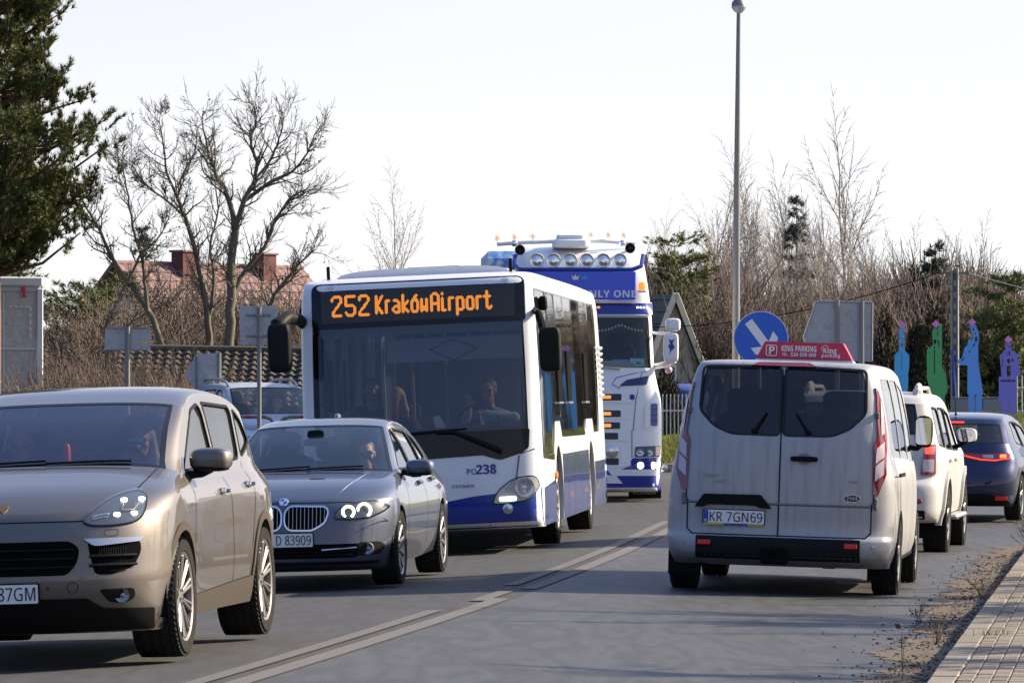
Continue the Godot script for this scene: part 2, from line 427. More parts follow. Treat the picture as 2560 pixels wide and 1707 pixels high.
func conifers() -> void:
	var green := textured("pine_needles", noise_tex(0.03, [Color(0.042, 0.064, 0.020), Color(0.10, 0.118, 0.030), Color(0.165, 0.155, 0.042)], 4, 256, 301), 0.5, 0.8)
	green.backlight_enabled = true
	green.backlight = Color(0.10, 0.12, 0.04)
	var blue_green := textured("spruce_needles", noise_tex(0.03, [Color(0.028, 0.045, 0.028), Color(0.065, 0.08, 0.048)], 4, 256, 302), 0.5, 0.85)
	var olive := textured("thuja_scales", noise_tex(0.03, [Color(0.012, 0.016, 0.008), Color(0.035, 0.035, 0.014), Color(0.07, 0.055, 0.02)], 4, 256, 303), 0.6, 0.85)
	var pine_bark := bark("pine_bark", Color(0.05, 0.03, 0.02), Color(0.16, 0.09, 0.055))
	# the big pine at the left edge
	var w := wood(401)
	w.limb([Vector3(0, -0.4, 0), Vector3(0.05, 3, 0), Vector3(-0.05, 7, 0.1), Vector3(0.05, 11.0, 0), Vector3(0, 14.0, 0)], [0.30, 0.26, 0.21, 0.14, 0.03], 10)
	var tufts := []
	var r := w.r
	var shape := [[3.95, 0.5], [4.3, 1.4], [4.6, 1.85], [5.3, 2.05], [5.7, 2.45], [6.1, 2.55], [6.5, 2.25], [7.0, 2.1], [7.5, 1.75], [7.8, 1.3], [8.2, 1.35], [8.9, 1.55], [10.0, 1.4], [12.0, 0.9], [13.6, 0.25]]
	for i in 560:
		var y := lerpf(4.0, 13.5, pow(r.randf(), 1.6))
		var a := r.randf() * TAU
		var reach: float = tab(shape, y) * sqrt(r.randf_range(0.08, 1.0)) * r.randf_range(0.85, 1.08)
		var e := Vector3(cos(a) * reach, y, sin(a) * reach)
		var s := Vector3(0, y - reach * r.randf_range(0.1, 0.5), 0)
		var m := s.lerp(e, 0.55) + Vector3(r.randfn(0, 0.08), -0.10 * reach, r.randfn(0, 0.08))
		w.limb([s, m, e], [0.045, 0.03, 0.014], 5)
		for k in 7:                                                  # shoots that turn upwards, each a brush of needles
			var q := m.lerp(e, r.randf_range(0.35, 1.1)) + Vector3(r.randfn(0, 0.13), r.randfn(0, 0.09), r.randfn(0, 0.13))
			var dd := (Vector3(cos(a) * 0.45, 1.0, sin(a) * 0.45) + Vector3(r.randfn(0, 0.45), r.randfn(0, 0.25), r.randfn(0, 0.45))).normalized()
			var l := r.randf_range(0.14, 0.42)
			w.limb([q, q + dd * l], [0.012, 0.006], 3)
			var n := int(4 + l * 14)
			for j in n:
				var up := (dd + Vector3(r.randfn(0, 0.35), r.randf_range(-0.1, 0.5), r.randfn(0, 0.35))).normalized()
				var x := up.cross(Vector3(0.3, 0.1, 1)).normalized()
				tufts.append(Transform3D(Basis(x, up, x.cross(up)).scaled(Vector3.ONE * r.randf_range(0.55, 1.0)), q + dd * l * float(j) / n + Vector3(r.randfn(0, 0.03), r.randfn(0, 0.03), r.randfn(0, 0.03))))
	var o := tree_thing("pine_tree", "tall dense pine rising at the photo's left edge", Vector3(-10.0, 0.2, -95.0), 0.4, 1.0, w.mesh(), pine_bark)
	many("crown", needle_tuft(402, 18, 0.17, 0.0135, 1.2), green, tufts, o)
	# smaller pines, a fir and spruces
	var needle := needle_tuft(403, 12, 0.17, 0.011, 1.2)
	for q in [[1550, 535, 146.0, 1.6, "round dark pine right behind the truck's right side", "pine"], [1600, 640, 148.0, 0.9, "low dark pine left of the street lamp", "pine"], [1830, 450, 184.0, 1.25, "thin dark spruce between the birches", "spruce"], [2148, 552, 146.0, 1.4, "dark fir with a star-like top left of the concrete pole", "fir"], [2105, 600, 149.0, 1.1, "smaller fir left of the star-topped fir", "fir"],
		[2330, 622, 141.0, 1.3, "pine at the photo's right edge", "pine"], [2262, 690, 141.0, 1.0, "low pine right of the concrete pole", "pine"], [2215, 668, 146.0, 1.0, "dark pine just right of the star-topped fir", "pine"], [2300, 655, 147.0, 1.0, "dark pine behind the purple figure", "pine"], [1960, 700, 150.0, 0.8, "low pine behind the big arrow-shaped sign", "pine"], [328, 515, 225.0, 2.0, "dark spruce behind the red-roofed house", "spruce"], [185, 655, 122.0, 1.3, "olive-green bushy conifer behind the wide sign back", "pine"], [95, 690, 125.0, 1.2, "olive-green bushy conifer right beside the lorry", "pine"], [268, 640, 130.0, 0.9, "slim olive conifer left of the red-roofed house", "pine"], [20, 585, 118.0, 1.2, "dark conifer between the tall pine and the lorry", "pine"]]:
		var d: float = q[2]
		var base := 0.15
		var h: float = 1.7 + (905.0 - q[1]) / 11500.0 * d - base
		var t := wood(int(q[0]))
		var rr := t.r
		t.limb([Vector3(0, -0.3, 0), Vector3(0, h * 0.5, 0), Vector3(0, h, 0)], [0.014 * h, 0.010 * h, 0.004], 6)
		var where := []
		var spiky: bool = q[5] != "pine"
		var levels := int(h * (2.8 if spiky else 3.8))
		for i in levels:
			var u := float(i) / levels
			var y := h * clampf(lerpf(0.10, 0.985, u) + rr.randfn(0, 0.035), 0.08, 0.985)
			var reach: float = q[3] * (1.0 - u) + 0.10 if spiky else q[3] * sqrt(maxf(0.03, 1.0 - pow(absf(u - 0.35) / 0.66, 2.0)))
			var n := 6 if spiky else 5
			for k in n:
				y += rr.randfn(0, 0.09)
				var a := TAU * (k + rr.randf()) / n
				var l := reach * rr.randf_range(0.65, 1.15)
				var way := Vector3(cos(a), 0.35 if q[5] == "fir" else (-0.12 if spiky else 0.25), sin(a)).normalized()
				t.limb([Vector3(0, y, 0), Vector3(0, y, 0) + way * l], [0.018, 0.006], 3)
				for j in int(5 + l * 9):
					var s := Vector3(0, y, 0) + way * l * rr.randf_range(0.15, 1.05) + Vector3(rr.randfn(0, 0.09), rr.randfn(0, 0.06), rr.randfn(0, 0.09)) * (0.6 + l * 0.5)
					var up := (way + Vector3(rr.randfn(0, 0.5), rr.randf_range(-0.2, 0.7), rr.randfn(0, 0.5))).normalized()
					var x := up.cross(Vector3(0.3, 0.1, 1)).normalized()
					where.append(Transform3D(Basis(x, up, x.cross(up)).scaled(Vector3.ONE * rr.randf_range(0.9, 1.7)), s))
		var c := tree_thing("%s_tree" % q[5], q[4], Vector3((q[0] - 1176.0) / 11500.0 * d, base, -d), rr.randf() * 6.0, 1.0, t.mesh(), pine_bark)
		many("crown", needle, green if d < 150 and q[5] == "pine" else blue_green, where, c)
	# dark thujas behind the figures
	for q in [[2150, 690, 138.0, 0.75, "big dark conical thuja behind the green figure"], [2105, 735, 140.0, 0.6, "dark thuja between the light blue and green figures"], [2032, 700, 142.0, 0.4, "narrow dark thuja right of the big arrow-shaped sign"], [2052, 780, 136.0, 0.5, "low dark thuja behind the light blue figure"], [2195, 760, 141.0, 0.6, "dark thuja behind the concrete pole"], [1975, 810, 139.0, 0.5, "low thuja behind the big arrow-shaped sign"], [2290, 800, 141.0, 0.7, "brown-green thuja behind the purple figure"], [1530, 845, 131.0, 0.55, "low round evergreen bush under the truck's mirror"]]:
		var d: float = q[2]
		var h: float = 1.7 + (905.0 - q[1]) / 11500.0 * d
		var rr := RandomNumberGenerator.new()
		rr.seed = int(q[0] + q[1])
		var where := []
		for i in int(1100 * h * q[3]):
			var u := 1.0 - sqrt(rr.randf())
			var a := rr.randf() * TAU
			var rad: float = q[3] * pow(1.0 - u, 0.65) * rr.randf_range(0.55, 1.08) * (1.0 + 0.18 * sin(a * 5.0 + u * 17.0))
			var way := Vector3(cos(a) * 0.5, 1.0, sin(a) * 0.5).normalized()
			var x := way.cross(Vector3(0.3, 0.1, 1)).normalized()
			where.append(Transform3D(Basis(x, way, x.cross(way)).scaled(Vector3.ONE * rr.randf_range(0.7, 1.3)), Vector3(cos(a) * rad, h * u * 0.97, sin(a) * rad)))
		var t := wood(9)
		t.limb([Vector3(0, -0.3, 0), Vector3(0, h * 0.8, 0)], [0.07, 0.01], 6)
		var c := tree_thing("thuja_tree", q[4], Vector3((q[0] - 1176.0) / 11500.0 * d, 0.15, -d), 0.0, 1.0, t.mesh(), pine_bark)
		many("crown", needle_tuft(405, 9, 0.14, 0.016, 0.6), olive, where, c)

func thickets(twig: Material) -> void:
	# bare bushes of several makes; far off they read as one mass
	var make := {"wiggle": 0.13, "taper": 0.5, "kids": [0, 4, 5], "spread": 0.5, "shorten": 0.55, "thin": 0.0062, "lift": 0.05, "top": 9, "segs": 4}
	var bushes := []
	for i in 5:
		var w := wood(500 + i)
		for k in 17:
			var a := w.r.randf() * TAU
			var p := Vector3(cos(a), 0, sin(a)) * w.r.randf() * 0.45
			w.grow(p, Vector3(p.x * 0.5 + w.r.randfn(0, 0.1), 1, p.z * 0.5 + w.r.randfn(0, 0.1)).normalized(), w.r.randf_range(0.8, 1.35), 0.012, 2, make)
		bushes.append(w.mesh())
	var far := [[], [], [], [], []]
	for i in 1200:
		var d := rng.randf_range(142.0, 215.0)
		var px := rng.randf_range(1470.0, 2420.0)
		var x := (px - 1176.0) / 11500.0 * d
		var roof := 622.0 + 50.0 * sin(px * 0.011) + 25.0 * sin(px * 0.037) + rng.randf_range(0.0, 150.0)
		var h := 1.7 + (905.0 - roof) / 11500.0 * d
		far[i % 5].append(Transform3D(Basis(Vector3.UP, rng.randf() * TAU).scaled(Vector3(h * 0.42, h / 2.35, h * 0.42)), Vector3(x, 0.1, -d)))
	var russet := bark("russet_twig", Color(0.060, 0.044, 0.036), Color(0.125, 0.095, 0.080))
	for i in 5:
		var o := many("thicket", bushes[i], twig if i % 2 else russet, far[i], null)
		o.set_meta("kind", "stuff")
		o.set_meta("label", "brown mass of leafless bushes and young trees along the back at right")
	var left := [[], [], [], [], []]
	for i in 330:
		var d := rng.randf_range(108.0, 140.0)
		var px := rng.randf_range(60.0, 800.0)
		var roof := 700.0 + 55.0 * sin(px * 0.013 + 1.0) + rng.randf_range(0.0, 170.0)
		if px > 430.0: roof += 10.0
		var h := maxf(0.6, 1.7 + (905.0 - roof) / 11500.0 * d)
		left[i % 5].append(Transform3D(Basis(Vector3.UP, rng.randf() * TAU).scaled(Vector3(h * 0.5, h / 2.35, h * 0.5)), Vector3((px - 1176.0) / 11500.0 * d, 0.1, -d)))
	for i in 150:                                                  # nearer bushes over the low roof and before the house
		var near := i < 70
		var d := rng.randf_range(90.0, 97.0) if near else rng.randf_range(112.0, 135.0)
		var px := rng.randf_range(120.0, 470.0) if near else rng.randf_range(290.0, 700.0)
		var roof := rng.randf_range(790.0, 880.0) if near else rng.randf_range(615.0, 760.0)
		var h := 1.7 + (905.0 - roof) / 11500.0 * d
		left[i % 5].append(Transform3D(Basis(Vector3.UP, rng.randf() * TAU).scaled(Vector3(h * 0.5, h / 2.35, h * 0.5)), Vector3((px - 1176.0) / 11500.0 * d, 0.1, -d)))
	for i in 5:
		var o := many("thicket", bushes[i], twig, left[i], null)
		o.set_meta("kind", "stuff")
		o.set_meta("label", "tangle of leafless bushes in front of the red-roofed house")
	# far dark band of forest closing the view
	var r2 := wood(77)
	var band := []
	for i in 900:
		var d := rng.randf_range(225.0, 300.0)
		var px := rng.randf_range(-250.0, 2600.0)
		var h := rng.randf_range(2.0, 4.2) * (1.25 if px > 1450.0 else 0.8)
		band.append(Transform3D(Basis(Vector3.UP, rng.randf() * TAU).scaled(Vector3(h * 0.8, h / 2.35, h * 0.8)), Vector3((px - 1176.0) / 11500.0 * d, 0.0, -d)))
	var fo := many("far_woods", bushes[2], russet, band, null)
	fo.set_meta("kind", "stuff")
	fo.set_meta("label", "far band of leafless woods closing the view")
	# grass of the roundabout mound and verges
	var blades := wood(600)
	for i in 26:
		var a := blades.r.randf() * TAU
		var p := Vector3(blades.r.randfn(0, 0.10), -0.01, blades.r.randfn(0, 0.10))
		var tip := p + Vector3(cos(a) * 0.05, blades.r.randf_range(0.06, 0.14), sin(a) * 0.05)
		var s := Vector3(-sin(a), 0, cos(a)) * 0.006
		var nn := s.cross(tip - p).normalized()
		blades.v.append_array([p - s, tip, p + s])
		blades.n.append_array([nn, nn, nn])
	var turf := textured("turf", noise_tex(0.03, [Color(0.06, 0.085, 0.015), Color(0.15, 0.17, 0.03), Color(0.20, 0.18, 0.06)], 4, 256, 601), 0.4, 0.9)
	turf.backlight_enabled = true
	turf.backlight = Color(0.14, 0.16, 0.04)
	var mound := MB.new()
	var my := func(u: float, v: float) -> Vector3:
		var e := sin(PI * clampf(v, 0.0, 1.0)) * sin(PI * clampf(u, 0.0, 1.0))
		return Vector3(lerpf(1.6, 7.5, u), 0.2 + 0.62 * pow(maxf(e, 0.0), 0.5), -lerpf(92.0, 108.0, v))
	mound.sheet(my, span(0, 1, 30), span(0, 1, 30))
	struct("grass_island", mound, mats["earth"])
	var where := []
	for i in 5200:
		var q: Vector3 = my.call(rng.randf_range(0.01, 0.99), rng.randf_range(0.0, 0.75))
		where.append(Transform3D(Basis(Vector3.UP, rng.randf() * TAU).scaled(Vector3.ONE * rng.randf_range(0.8, 1.5)), q))
	for i in 9000:
		var d := rng.randf_range(84.0, 130.0)
		var x := rng.randf_range(-0.11, 0.11) * d
		if x > 1.0 and x < 8.0 and d < 112: continue
		if x > -4.0 and d < 112 and x < 8.0: continue
		if x < 0 and d < 98: continue
		where.append(Transform3D(Basis(Vector3.UP, rng.randf() * TAU).scaled(Vector3.ONE * rng.randf_range(0.8, 1.8)), Vector3(x, land_y(x, d), -d)))
	var g := many("grass", blades.mesh(), turf, where, null)
	g.set_meta("kind", "stuff")
	g.set_meta("label", "short green grass on the roundabout mound and verges")
	var kb := MB.new()
	for i in 6:
		var x := 1.7 + i * 0.99
		kb.box(Vector3(x, 0.28, -91.9), Vector3(0.97, 0.30, 0.16), 0.015)
	struct("island_kerb", kb, textured("kerb_grey", noise_tex(0.05, [grey(0.12), grey(0.22)], 4, 128, 602), 1.0, 0.9))

func roof_slope(o: Node3D, a: Vector3, b: Vector3, down: Vector3, cols: int, rows: int, tones: Array, called: String) -> void:   # tiles from the ridge a-b down the slope
	var u := (b - a) / cols
	var v := down / rows
	var nrm := u.cross(v).normalized()
	if nrm.y < 0: nrm = -nrm
	var tb := MB.new()
	var lu := u.length()
	var lv := v.length()
	for k in 6:                                                     # a tile: a shallow wave, thicker at its lower edge
		var x0 := lu * k / 6.0
		var x1 := lu * (k + 1) / 6.0
		var h := func(x: float) -> float: return 0.022 * sin(TAU * x / lu)
		tb.quad(Vector3(x0, h.call(x0) + 0.045, lv * 1.12), Vector3(x1, h.call(x1) + 0.045, lv * 1.12), Vector3(x1, h.call(x1), 0), Vector3(x0, h.call(x0), 0))
		tb.quad(Vector3(x0, h.call(x0) - 0.01, lv * 1.12), Vector3(x1, h.call(x1) - 0.01, lv * 1.12), Vector3(x1, h.call(x1) + 0.045, lv * 1.12), Vector3(x0, h.call(x0) + 0.045, lv * 1.12))
	var tm := tb.mesh(50)
	var base := Basis(u.normalized(), nrm, v.normalized())
	var n := 0
	for j in rows:
		for i in cols:
			var xf := Transform3D(base * Basis(Vector3.UP, rng.randf_range(-0.012, 0.012)), a + u * i + v * j + nrm * (0.02 + rng.randf_range(0, 0.008)))
			if n < 300: put(called, tm, tones[rng.randi() % tones.size()], o, xf)
			n += 1

func houses() -> void:
	# red-roofed house at left
	var o := thing("house", "house with a red tiled roof and two broad red chimneys behind the bare trees", "house", Vector3(-15.1, 0.2, -190.0), Vector3(0, deg_to_rad(52.0), 0))
	var ridge := 6.45
	var eave := 2.9
	var half := 3.5
	var long := 11.0
	var plaster := textured("pale_plaster", noise_tex(0.02, [grey(0.34), grey(0.46), Color(0.42, 0.40, 0.37)], 4, 128, 701), 0.6, 0.9)
	var b := MB.new()
	b.box(Vector3(long / 2, eave / 2, 0), Vector3(long - 0.6, eave, half * 2 - 0.7), 0.02)
	b.prism(pv([-half + 0.35, eave - 0.02, half - 0.35, eave - 0.02, 0, ridge - 0.35]), long - 0.62, Transform3D(Basis(Vector3.UP, -PI / 2), Vector3(0.32, 0, 0)))
	obj("wall", b, plaster, o)
	var red := []
	for i in 3: red.append(textured("red_tile_%d" % i, noise_tex(0.05, [Color(0.105, 0.055, 0.05), Color(0.155, 0.088, 0.08), Color(0.13, 0.07, 0.065)], 3, 128, 710 + i), 0.8, 0.7))
	b = MB.new()
	for s in [1.0, -1.0]:
		b.quad(Vector3(0, ridge, 0), Vector3(0, eave - 0.35, s * (half + 0.35)), Vector3(long, eave - 0.35, s * (half + 0.35)), Vector3(long, ridge, 0))
	var rn := obj("roof", b, red[0], o)
	roof_slope(rn, Vector3(0, ridge + 0.03, 0.0), Vector3(long, ridge + 0.03, 0.0), Vector3(0, eave - 0.35 - ridge, half + 0.35), 25, 12, red, "tile")
	b = MB.new()
	for s in [1.0, -1.0]: b.bar(Vector3(-0.02, ridge + 0.02, 0), Vector3(-0.02, eave - 0.33, s * (half + 0.35)), 0.09, 6)
	b.bar(Vector3(0, ridge + 0.05, 0), Vector3(long, ridge + 0.05, 0), 0.10, 8)
	obj("roof_trim", b, red[1], rn)
	for q in [[3.6, 0.95, 0.85], [8.3, 0.85, 0.8]]:
		b = MB.new()
		b.box(Vector3(q[0], ridge - 0.35, 0.35), Vector3(q[2], 1.7, 0.6), 0.02)
		var c := obj("chimney", b, textured("chimney_red", noise_tex(0.05, [Color(0.07, 0.022, 0.024), Color(0.12, 0.04, 0.036)], 3, 128, 720), 1.0, 0.9), rn)
		b = MB.new()
		b.box(Vector3(q[0], ridge + 0.54, 0.35), Vector3(q[2] + 0.14, 0.09, 0.74), 0.02)
		obj("chimney_cap", b, red[2], c)
	for q in [[-0.9, 3.6], [0.9, 3.6]]:
		b = MB.new()
		b.box(Vector3(0.30, q[1], q[0]), Vector3(0.06, 1.0, 0.8), 0.01)
		var wn := obj("window", b, mat("window_frame_white", grey(0.6), 0.5), o)
		b = MB.new()
		b.box(Vector3(0.275, q[1], q[0]), Vector3(0.03, 0.84, 0.64), 0.0)
		obj("pane", b, mat("dark_pane", Color(0.02, 0.025, 0.03), 0.05), wn)
	# low outbuilding with a mossy tiled roof
	o = thing("shed", "low outbuilding with an old dark tiled roof behind the estate car", "shed", Vector3(-7.7, 0.2, -99.0), Vector3(0, -0.06, 0))
	b = MB.new()
	b.box(Vector3(2.2, 0.75, -0.9), Vector3(4.6, 1.5, 1.6), 0.02)
	obj("wall", b, textured("dark_boards", noise_tex(0.04, [grey(0.02), grey(0.06)], 3, 128, 730), 1.0, 0.95), o)
	var old := []
	for i in 4: old.append(textured("old_tile_%d" % i, noise_tex(0.06, [Color(0.015, 0.014, 0.012), Color(0.035, 0.031, 0.026), Color(0.10, 0.088, 0.066), Color(0.02, 0.018, 0.015)], 4, 128, 740 + i), 2.2, 0.95))
	b = MB.new()
	b.quad(Vector3(-0.2, 2.38, -1.0), Vector3(-0.2, 1.30, 0.6), Vector3(4.8, 1.22, 0.6), Vector3(4.8, 2.30, -1.0))
	b.quad(Vector3(-0.2, 2.38, -1.0), Vector3(4.8, 2.30, -1.0), Vector3(4.8, 1.3, -2.4), Vector3(-0.2, 1.3, -2.4))
	rn = obj("roof", b, old[0], o)
	roof_slope(rn, Vector3(-0.2, 2.39, -1.0), Vector3(4.8, 2.31, -1.0), Vector3(0, -1.09, 1.6), 26, 11, old, "tile")
	for i in 24:
		b = MB.new()
		b.lathe([Vector2(0.085, -0.12), Vector2(0.075, 0.12)], Transform3D(Basis(Vector3(0, 0, 1), PI / 2 - 0.03), Vector3(-0.1 + i * 0.21, 2.42 - i * 0.0034, -1.0)), 8)
		obj("ridge_tile", b, old[i % 4], rn)
	# dark roof and gable of the small house behind the truck's mirror
	o = thing("gabled_house", "small house with a steep dark roof and pale bargeboards by the truck's mirror", "house", Vector3(4.55, 0.1, -141.0), Vector3(0, 0.30, 0))
	b = MB.new()
	b.prism(pv([-0.95, 0, 0.95, 0, 0.95, 1.9, 0, 4.25, -0.95, 1.9]), 4.6, Transform3D())
	obj("wall", b, textured("beige_plaster", noise_tex(0.02, [Color(0.33, 0.28, 0.22), Color(0.42, 0.36, 0.29)], 3, 128, 750), 0.7, 0.9), o)
	b = MB.new()
	for s in [1.0, -1.0]:
		b.quad(Vector3(0, 4.42, 0.15), Vector3(s * 1.25, 1.35, 0.15), Vector3(s * 1.25, 1.35, -4.8), Vector3(0, 4.42, -4.8))
	var dk := textured("slate_dark", noise_tex(0.05, [grey(0.018), grey(0.04)], 3, 128, 751), 1.0, 0.6)
	rn = obj("roof", b, dk, o)
	for i in 9:
		b = MB.new()
		var t := (i + 0.5) / 9.0
		b.bar(Vector3(-1.25 * t, 4.45 - 3.07 * t, 0.12), Vector3(-1.25 * t, 4.45 - 3.07 * t, -4.8), 0.02, 5)
		obj("roof_course", b, dk, rn)
	b = MB.new()
	for s in [1.0, -1.0]: b.box(Vector3(s * 0.63, 2.88, 0.18), Vector3(0.16, 3.35, 0.07), 0.01, Basis(Vector3(0, 0, 1), s * 0.387))
	obj("bargeboard", b, mat("bargeboard_cream", Color(0.50, 0.44, 0.36), 0.7), rn)
	b = MB.new()
	b.box(Vector3(-0.2, 2.05, 0.01), Vector3(0.55, 0.75, 0.06), 0.01)
	var wn2 := obj("window", b, mat("window_frame_white", grey(0.6), 0.5), o)
	b = MB.new()
	b.box(Vector3(-0.2, 2.05, 0.035), Vector3(0.43, 0.63, 0.03), 0.0)
	obj("pane", b, mat("dark_pane", Color(0.02, 0.025, 0.03), 0.05), wn2)
	b = MB.new()
	b.box(Vector3(-1.9, 2.3, -4.3), Vector3(2.4, 4.6, 0.15), 0.02)
# ---------------------------------------------------------------- parts of vehicles
func blob(b: MB, at: Vector3, half: Vector3, e := 0.5, segs := 20, turn := Basis()) -> void:   # a rounded block
	var f := func(u: float, v: float) -> Vector3:
		var cu := cos(u); var su := sin(u); var cv := cos(v); var sv := sin(v)
		return at + turn * (half * Vector3(signf(cv) * pow(absf(cv), e) * signf(cu) * pow(absf(cu), e), signf(sv) * pow(absf(sv), e), signf(cv) * pow(absf(cv), e) * signf(su) * pow(absf(su), e)))
	var us := span(0.0, TAU, segs)
	us.reverse()
	b.sheet(f, us, span(-PI / 2, PI / 2, segs / 2))

func torus(b: MB, xf: Transform3D, big: float, thin: float, n := 28, a0 := 0.0, a1 := TAU) -> void:   # round the axis z
	var pts := []
	for i in n + 1:
		var a := lerpf(a0, a1, float(i) / n)
		pts.append(xf * Vector3(cos(a) * big, sin(a) * big, 0))
	b.tube(pts, [thin], 8)

var black: StandardMaterial3D
var rubber: StandardMaterial3D
var trim: StandardMaterial3D
var chrome: StandardMaterial3D
var clear: StandardMaterial3D
var tint: StandardMaterial3D
var white_lamp: StandardMaterial3D
var red_glass: StandardMaterial3D
var red_lit: StandardMaterial3D
var amber: StandardMaterial3D
var amber_lit: StandardMaterial3D
var reflector: StandardMaterial3D
var cloth_dark: StandardMaterial3D
var plate_white: StandardMaterial3D
var ink: StandardMaterial3D
var plate_blue: StandardMaterial3D
func vehicle_materials() -> void:
	black = dull("black_plastic", grey(0.009), 0.6)
	dull("underbody", grey(0.006), 0.95)
	dull("grille_black", grey(0.003), 0.95)  # near-black paints the shade of deep recesses onto flush grille patches
	dull("mirror_shell", grey(0.014), 0.5)
	dull("bumper_black", grey(0.014), 0.75)
	rubber = textured("tyre_rubber", noise_tex(0.05, [grey(0.010), grey(0.022), Color(0.05, 0.045, 0.04)], 4, 256, 61), 4.0, 0.85, null, 1.0, false)
	trim = mat("gloss_black", grey(0.004), 0.12)
	trim.metallic_specular = 0.4
	chrome = mat("chrome", grey(0.72), 0.12, 1.0)
	clear = glass("lamp_glass", grey(0.5), 0.06)
	tint = glass("tinted_glass", Color(0.012, 0.018, 0.022), 0.42)
	white_lamp = glow("white_lamp", Color(1.0, 0.97, 0.86), 3.0)
	red_glass = mat("red_lens", Color(0.17, 0.006, 0.012), 0.12, 0.0, 1.0)
	red_lit = glow("lit_red_lens", Color(1.0, 0.05, 0.03), 0.8)
	amber = mat("amber_lens", Color(0.85, 0.22, 0.02), 0.15, 0.0, 1.0)
	amber_lit = glow("lit_amber_lens", Color(1.0, 0.30, 0.03), 0.5)
	reflector = mat("reflector", Color(0.55, 0.57, 0.60), 0.18, 0.9)
	cloth_dark = dull("dark_upholstery", Color(0.014, 0.015, 0.018), 0.9)
	rubber.metallic_specular = 0.15
	plate_white = mat("plate_white", grey(0.62), 0.5)
	ink = mat("plate_ink", grey(0.012), 0.6)
	plate_blue = mat("plate_blue", Color(0.01, 0.04, 0.30), 0.5)

func paint(called: String, c: Color, metal := 0.12, rough := 0.42, coat := 0.3) -> StandardMaterial3D:   # lacquer under a film of road dust
	var m := mat(called, c, rough, metal, coat)
	m.metallic_specular = 0.35
	return m

func dull(called: String, c: Color, rough := 0.8) -> StandardMaterial3D:       # dusty, with hardly any shine
	var m := mat(called, c, rough)
	m.metallic_specular = 0.18
	return m

var wheel_meshes := {}
func wheel(o: Node3D, at: Vector3, r: float, w: float, rim_r: float, spokes: int, twin: float, rim_mat: Material, side := 1.0) -> Node3D:
	var n := Node3D.new()
	n.name = "wheel"
	o.add_child(n, true)
	n.transform = Transform3D(Basis(Vector3.UP, 0.0 if side > 0 else PI), at)
	var key := [r, w, rim_r, spokes, twin]
	var ax := Transform3D(Basis(Vector3(0, 0, 1), -PI / 2), Vector3.ZERO)     # the axis y turned to +x, the outer face
	if not wheel_meshes.has(key):
		var t := MB.new()
		var h := w / 2
		var pr := [Vector2(rim_r, -h + 0.02), Vector2(rim_r + 0.012, -h), Vector2(r * 0.93, -h - 0.004), Vector2(r - 0.018, -h + 0.012), Vector2(r - 0.004, -h + 0.035)]
		var g := 4
		for i in g:
			var y := lerpf(-h + 0.05, h - 0.05, float(i) / (g - 1))
			pr.append_array([Vector2(r, y - 0.006), Vector2(r - 0.008, y - 0.004), Vector2(r - 0.008, y + 0.004), Vector2(r, y + 0.006)])
		pr.append_array([Vector2(r - 0.004, h - 0.035), Vector2(r - 0.018, h - 0.012), Vector2(r * 0.93, h + 0.004), Vector2(rim_r + 0.012, h), Vector2(rim_r, h - 0.015)])
		t.lathe(pr, ax, 48)
		for i in 56:                                                           # shoulder blocks
			var a := TAU * i / 56.0
			for s in [-1.0, 1.0]:
				t.box(Vector3(s * (h - 0.028), cos(a) * (r - 0.010), sin(a) * (r - 0.010)), Vector3(0.042, 0.016, TAU * r / 56.0 * 0.55), 0.0, Basis(Vector3.RIGHT, a) * Basis(Vector3.UP, 0.35 * s))
		var m := MB.new()
		m.lathe([Vector2(rim_r - 0.03, -h + 0.03), Vector2(rim_r - 0.025, h - 0.05), Vector2(rim_r - 0.012, h - 0.012), Vector2(rim_r + 0.006, h - 0.004), Vector2(rim_r + 0.004, h - 0.014)], ax, 48)
		for i in spokes:
			var a := TAU * i / spokes
			for s in ([-1.0, 1.0] if twin > 0.0 else [0.0]):
				var b := Basis(Vector3.RIGHT, a + s * twin)
				var p0 := Vector3(h - 0.045, 0, 0) + Basis(Vector3.RIGHT, a + s * twin * 0.7) * Vector3(0, 0.05, 0)
				var p1 := Vector3(h - 0.020, 0, 0) + b * Vector3(0, rim_r - 0.012, 0)
				var d := (p1 - p0)
				var sz := Vector3(0.03, d.length(), (0.024 if twin > 0.0 else TAU * rim_r / spokes * 0.26))
				var yy := d.normalized()
				var zz := Vector3.RIGHT.cross(yy).normalized()
				m.box((p0 + p1) * 0.5, sz, 0.008, Basis(yy.cross(zz), yy, zz))
		m.lathe([Vector2(0.072, h - 0.09), Vector2(0.07, h - 0.035), Vector2(0.045, h - 0.025), Vector2(0.0, h - 0.025)], ax, 20)
		var bk := MB.new()
		bk.lathe([Vector2(rim_r - 0.02, -0.02), Vector2(0.0, -0.02)], ax, 24)
		bk.lathe([Vector2(rim_r * 0.62, 0.0), Vector2(rim_r * 0.62, 0.02), Vector2(0.0, 0.02)], ax, 24)
		for i in 5:
			var a := TAU * (i + 0.5) / 5
			bk.box(Vector3(h - 0.026, cos(a) * 0.045, sin(a) * 0.045), Vector3(0.012, 0.016, 0.016), 0.003)
		wheel_meshes[key] = [t.mesh(40), m.mesh(40), bk.mesh(40)]
	put("tyre", wheel_meshes[key][0], rubber, n)
	put("rim", wheel_meshes[key][1], rim_mat, n)
	put("brake_disc", wheel_meshes[key][2], mat("brake_iron", grey(0.03), 0.5, 0.6), n)
	return n

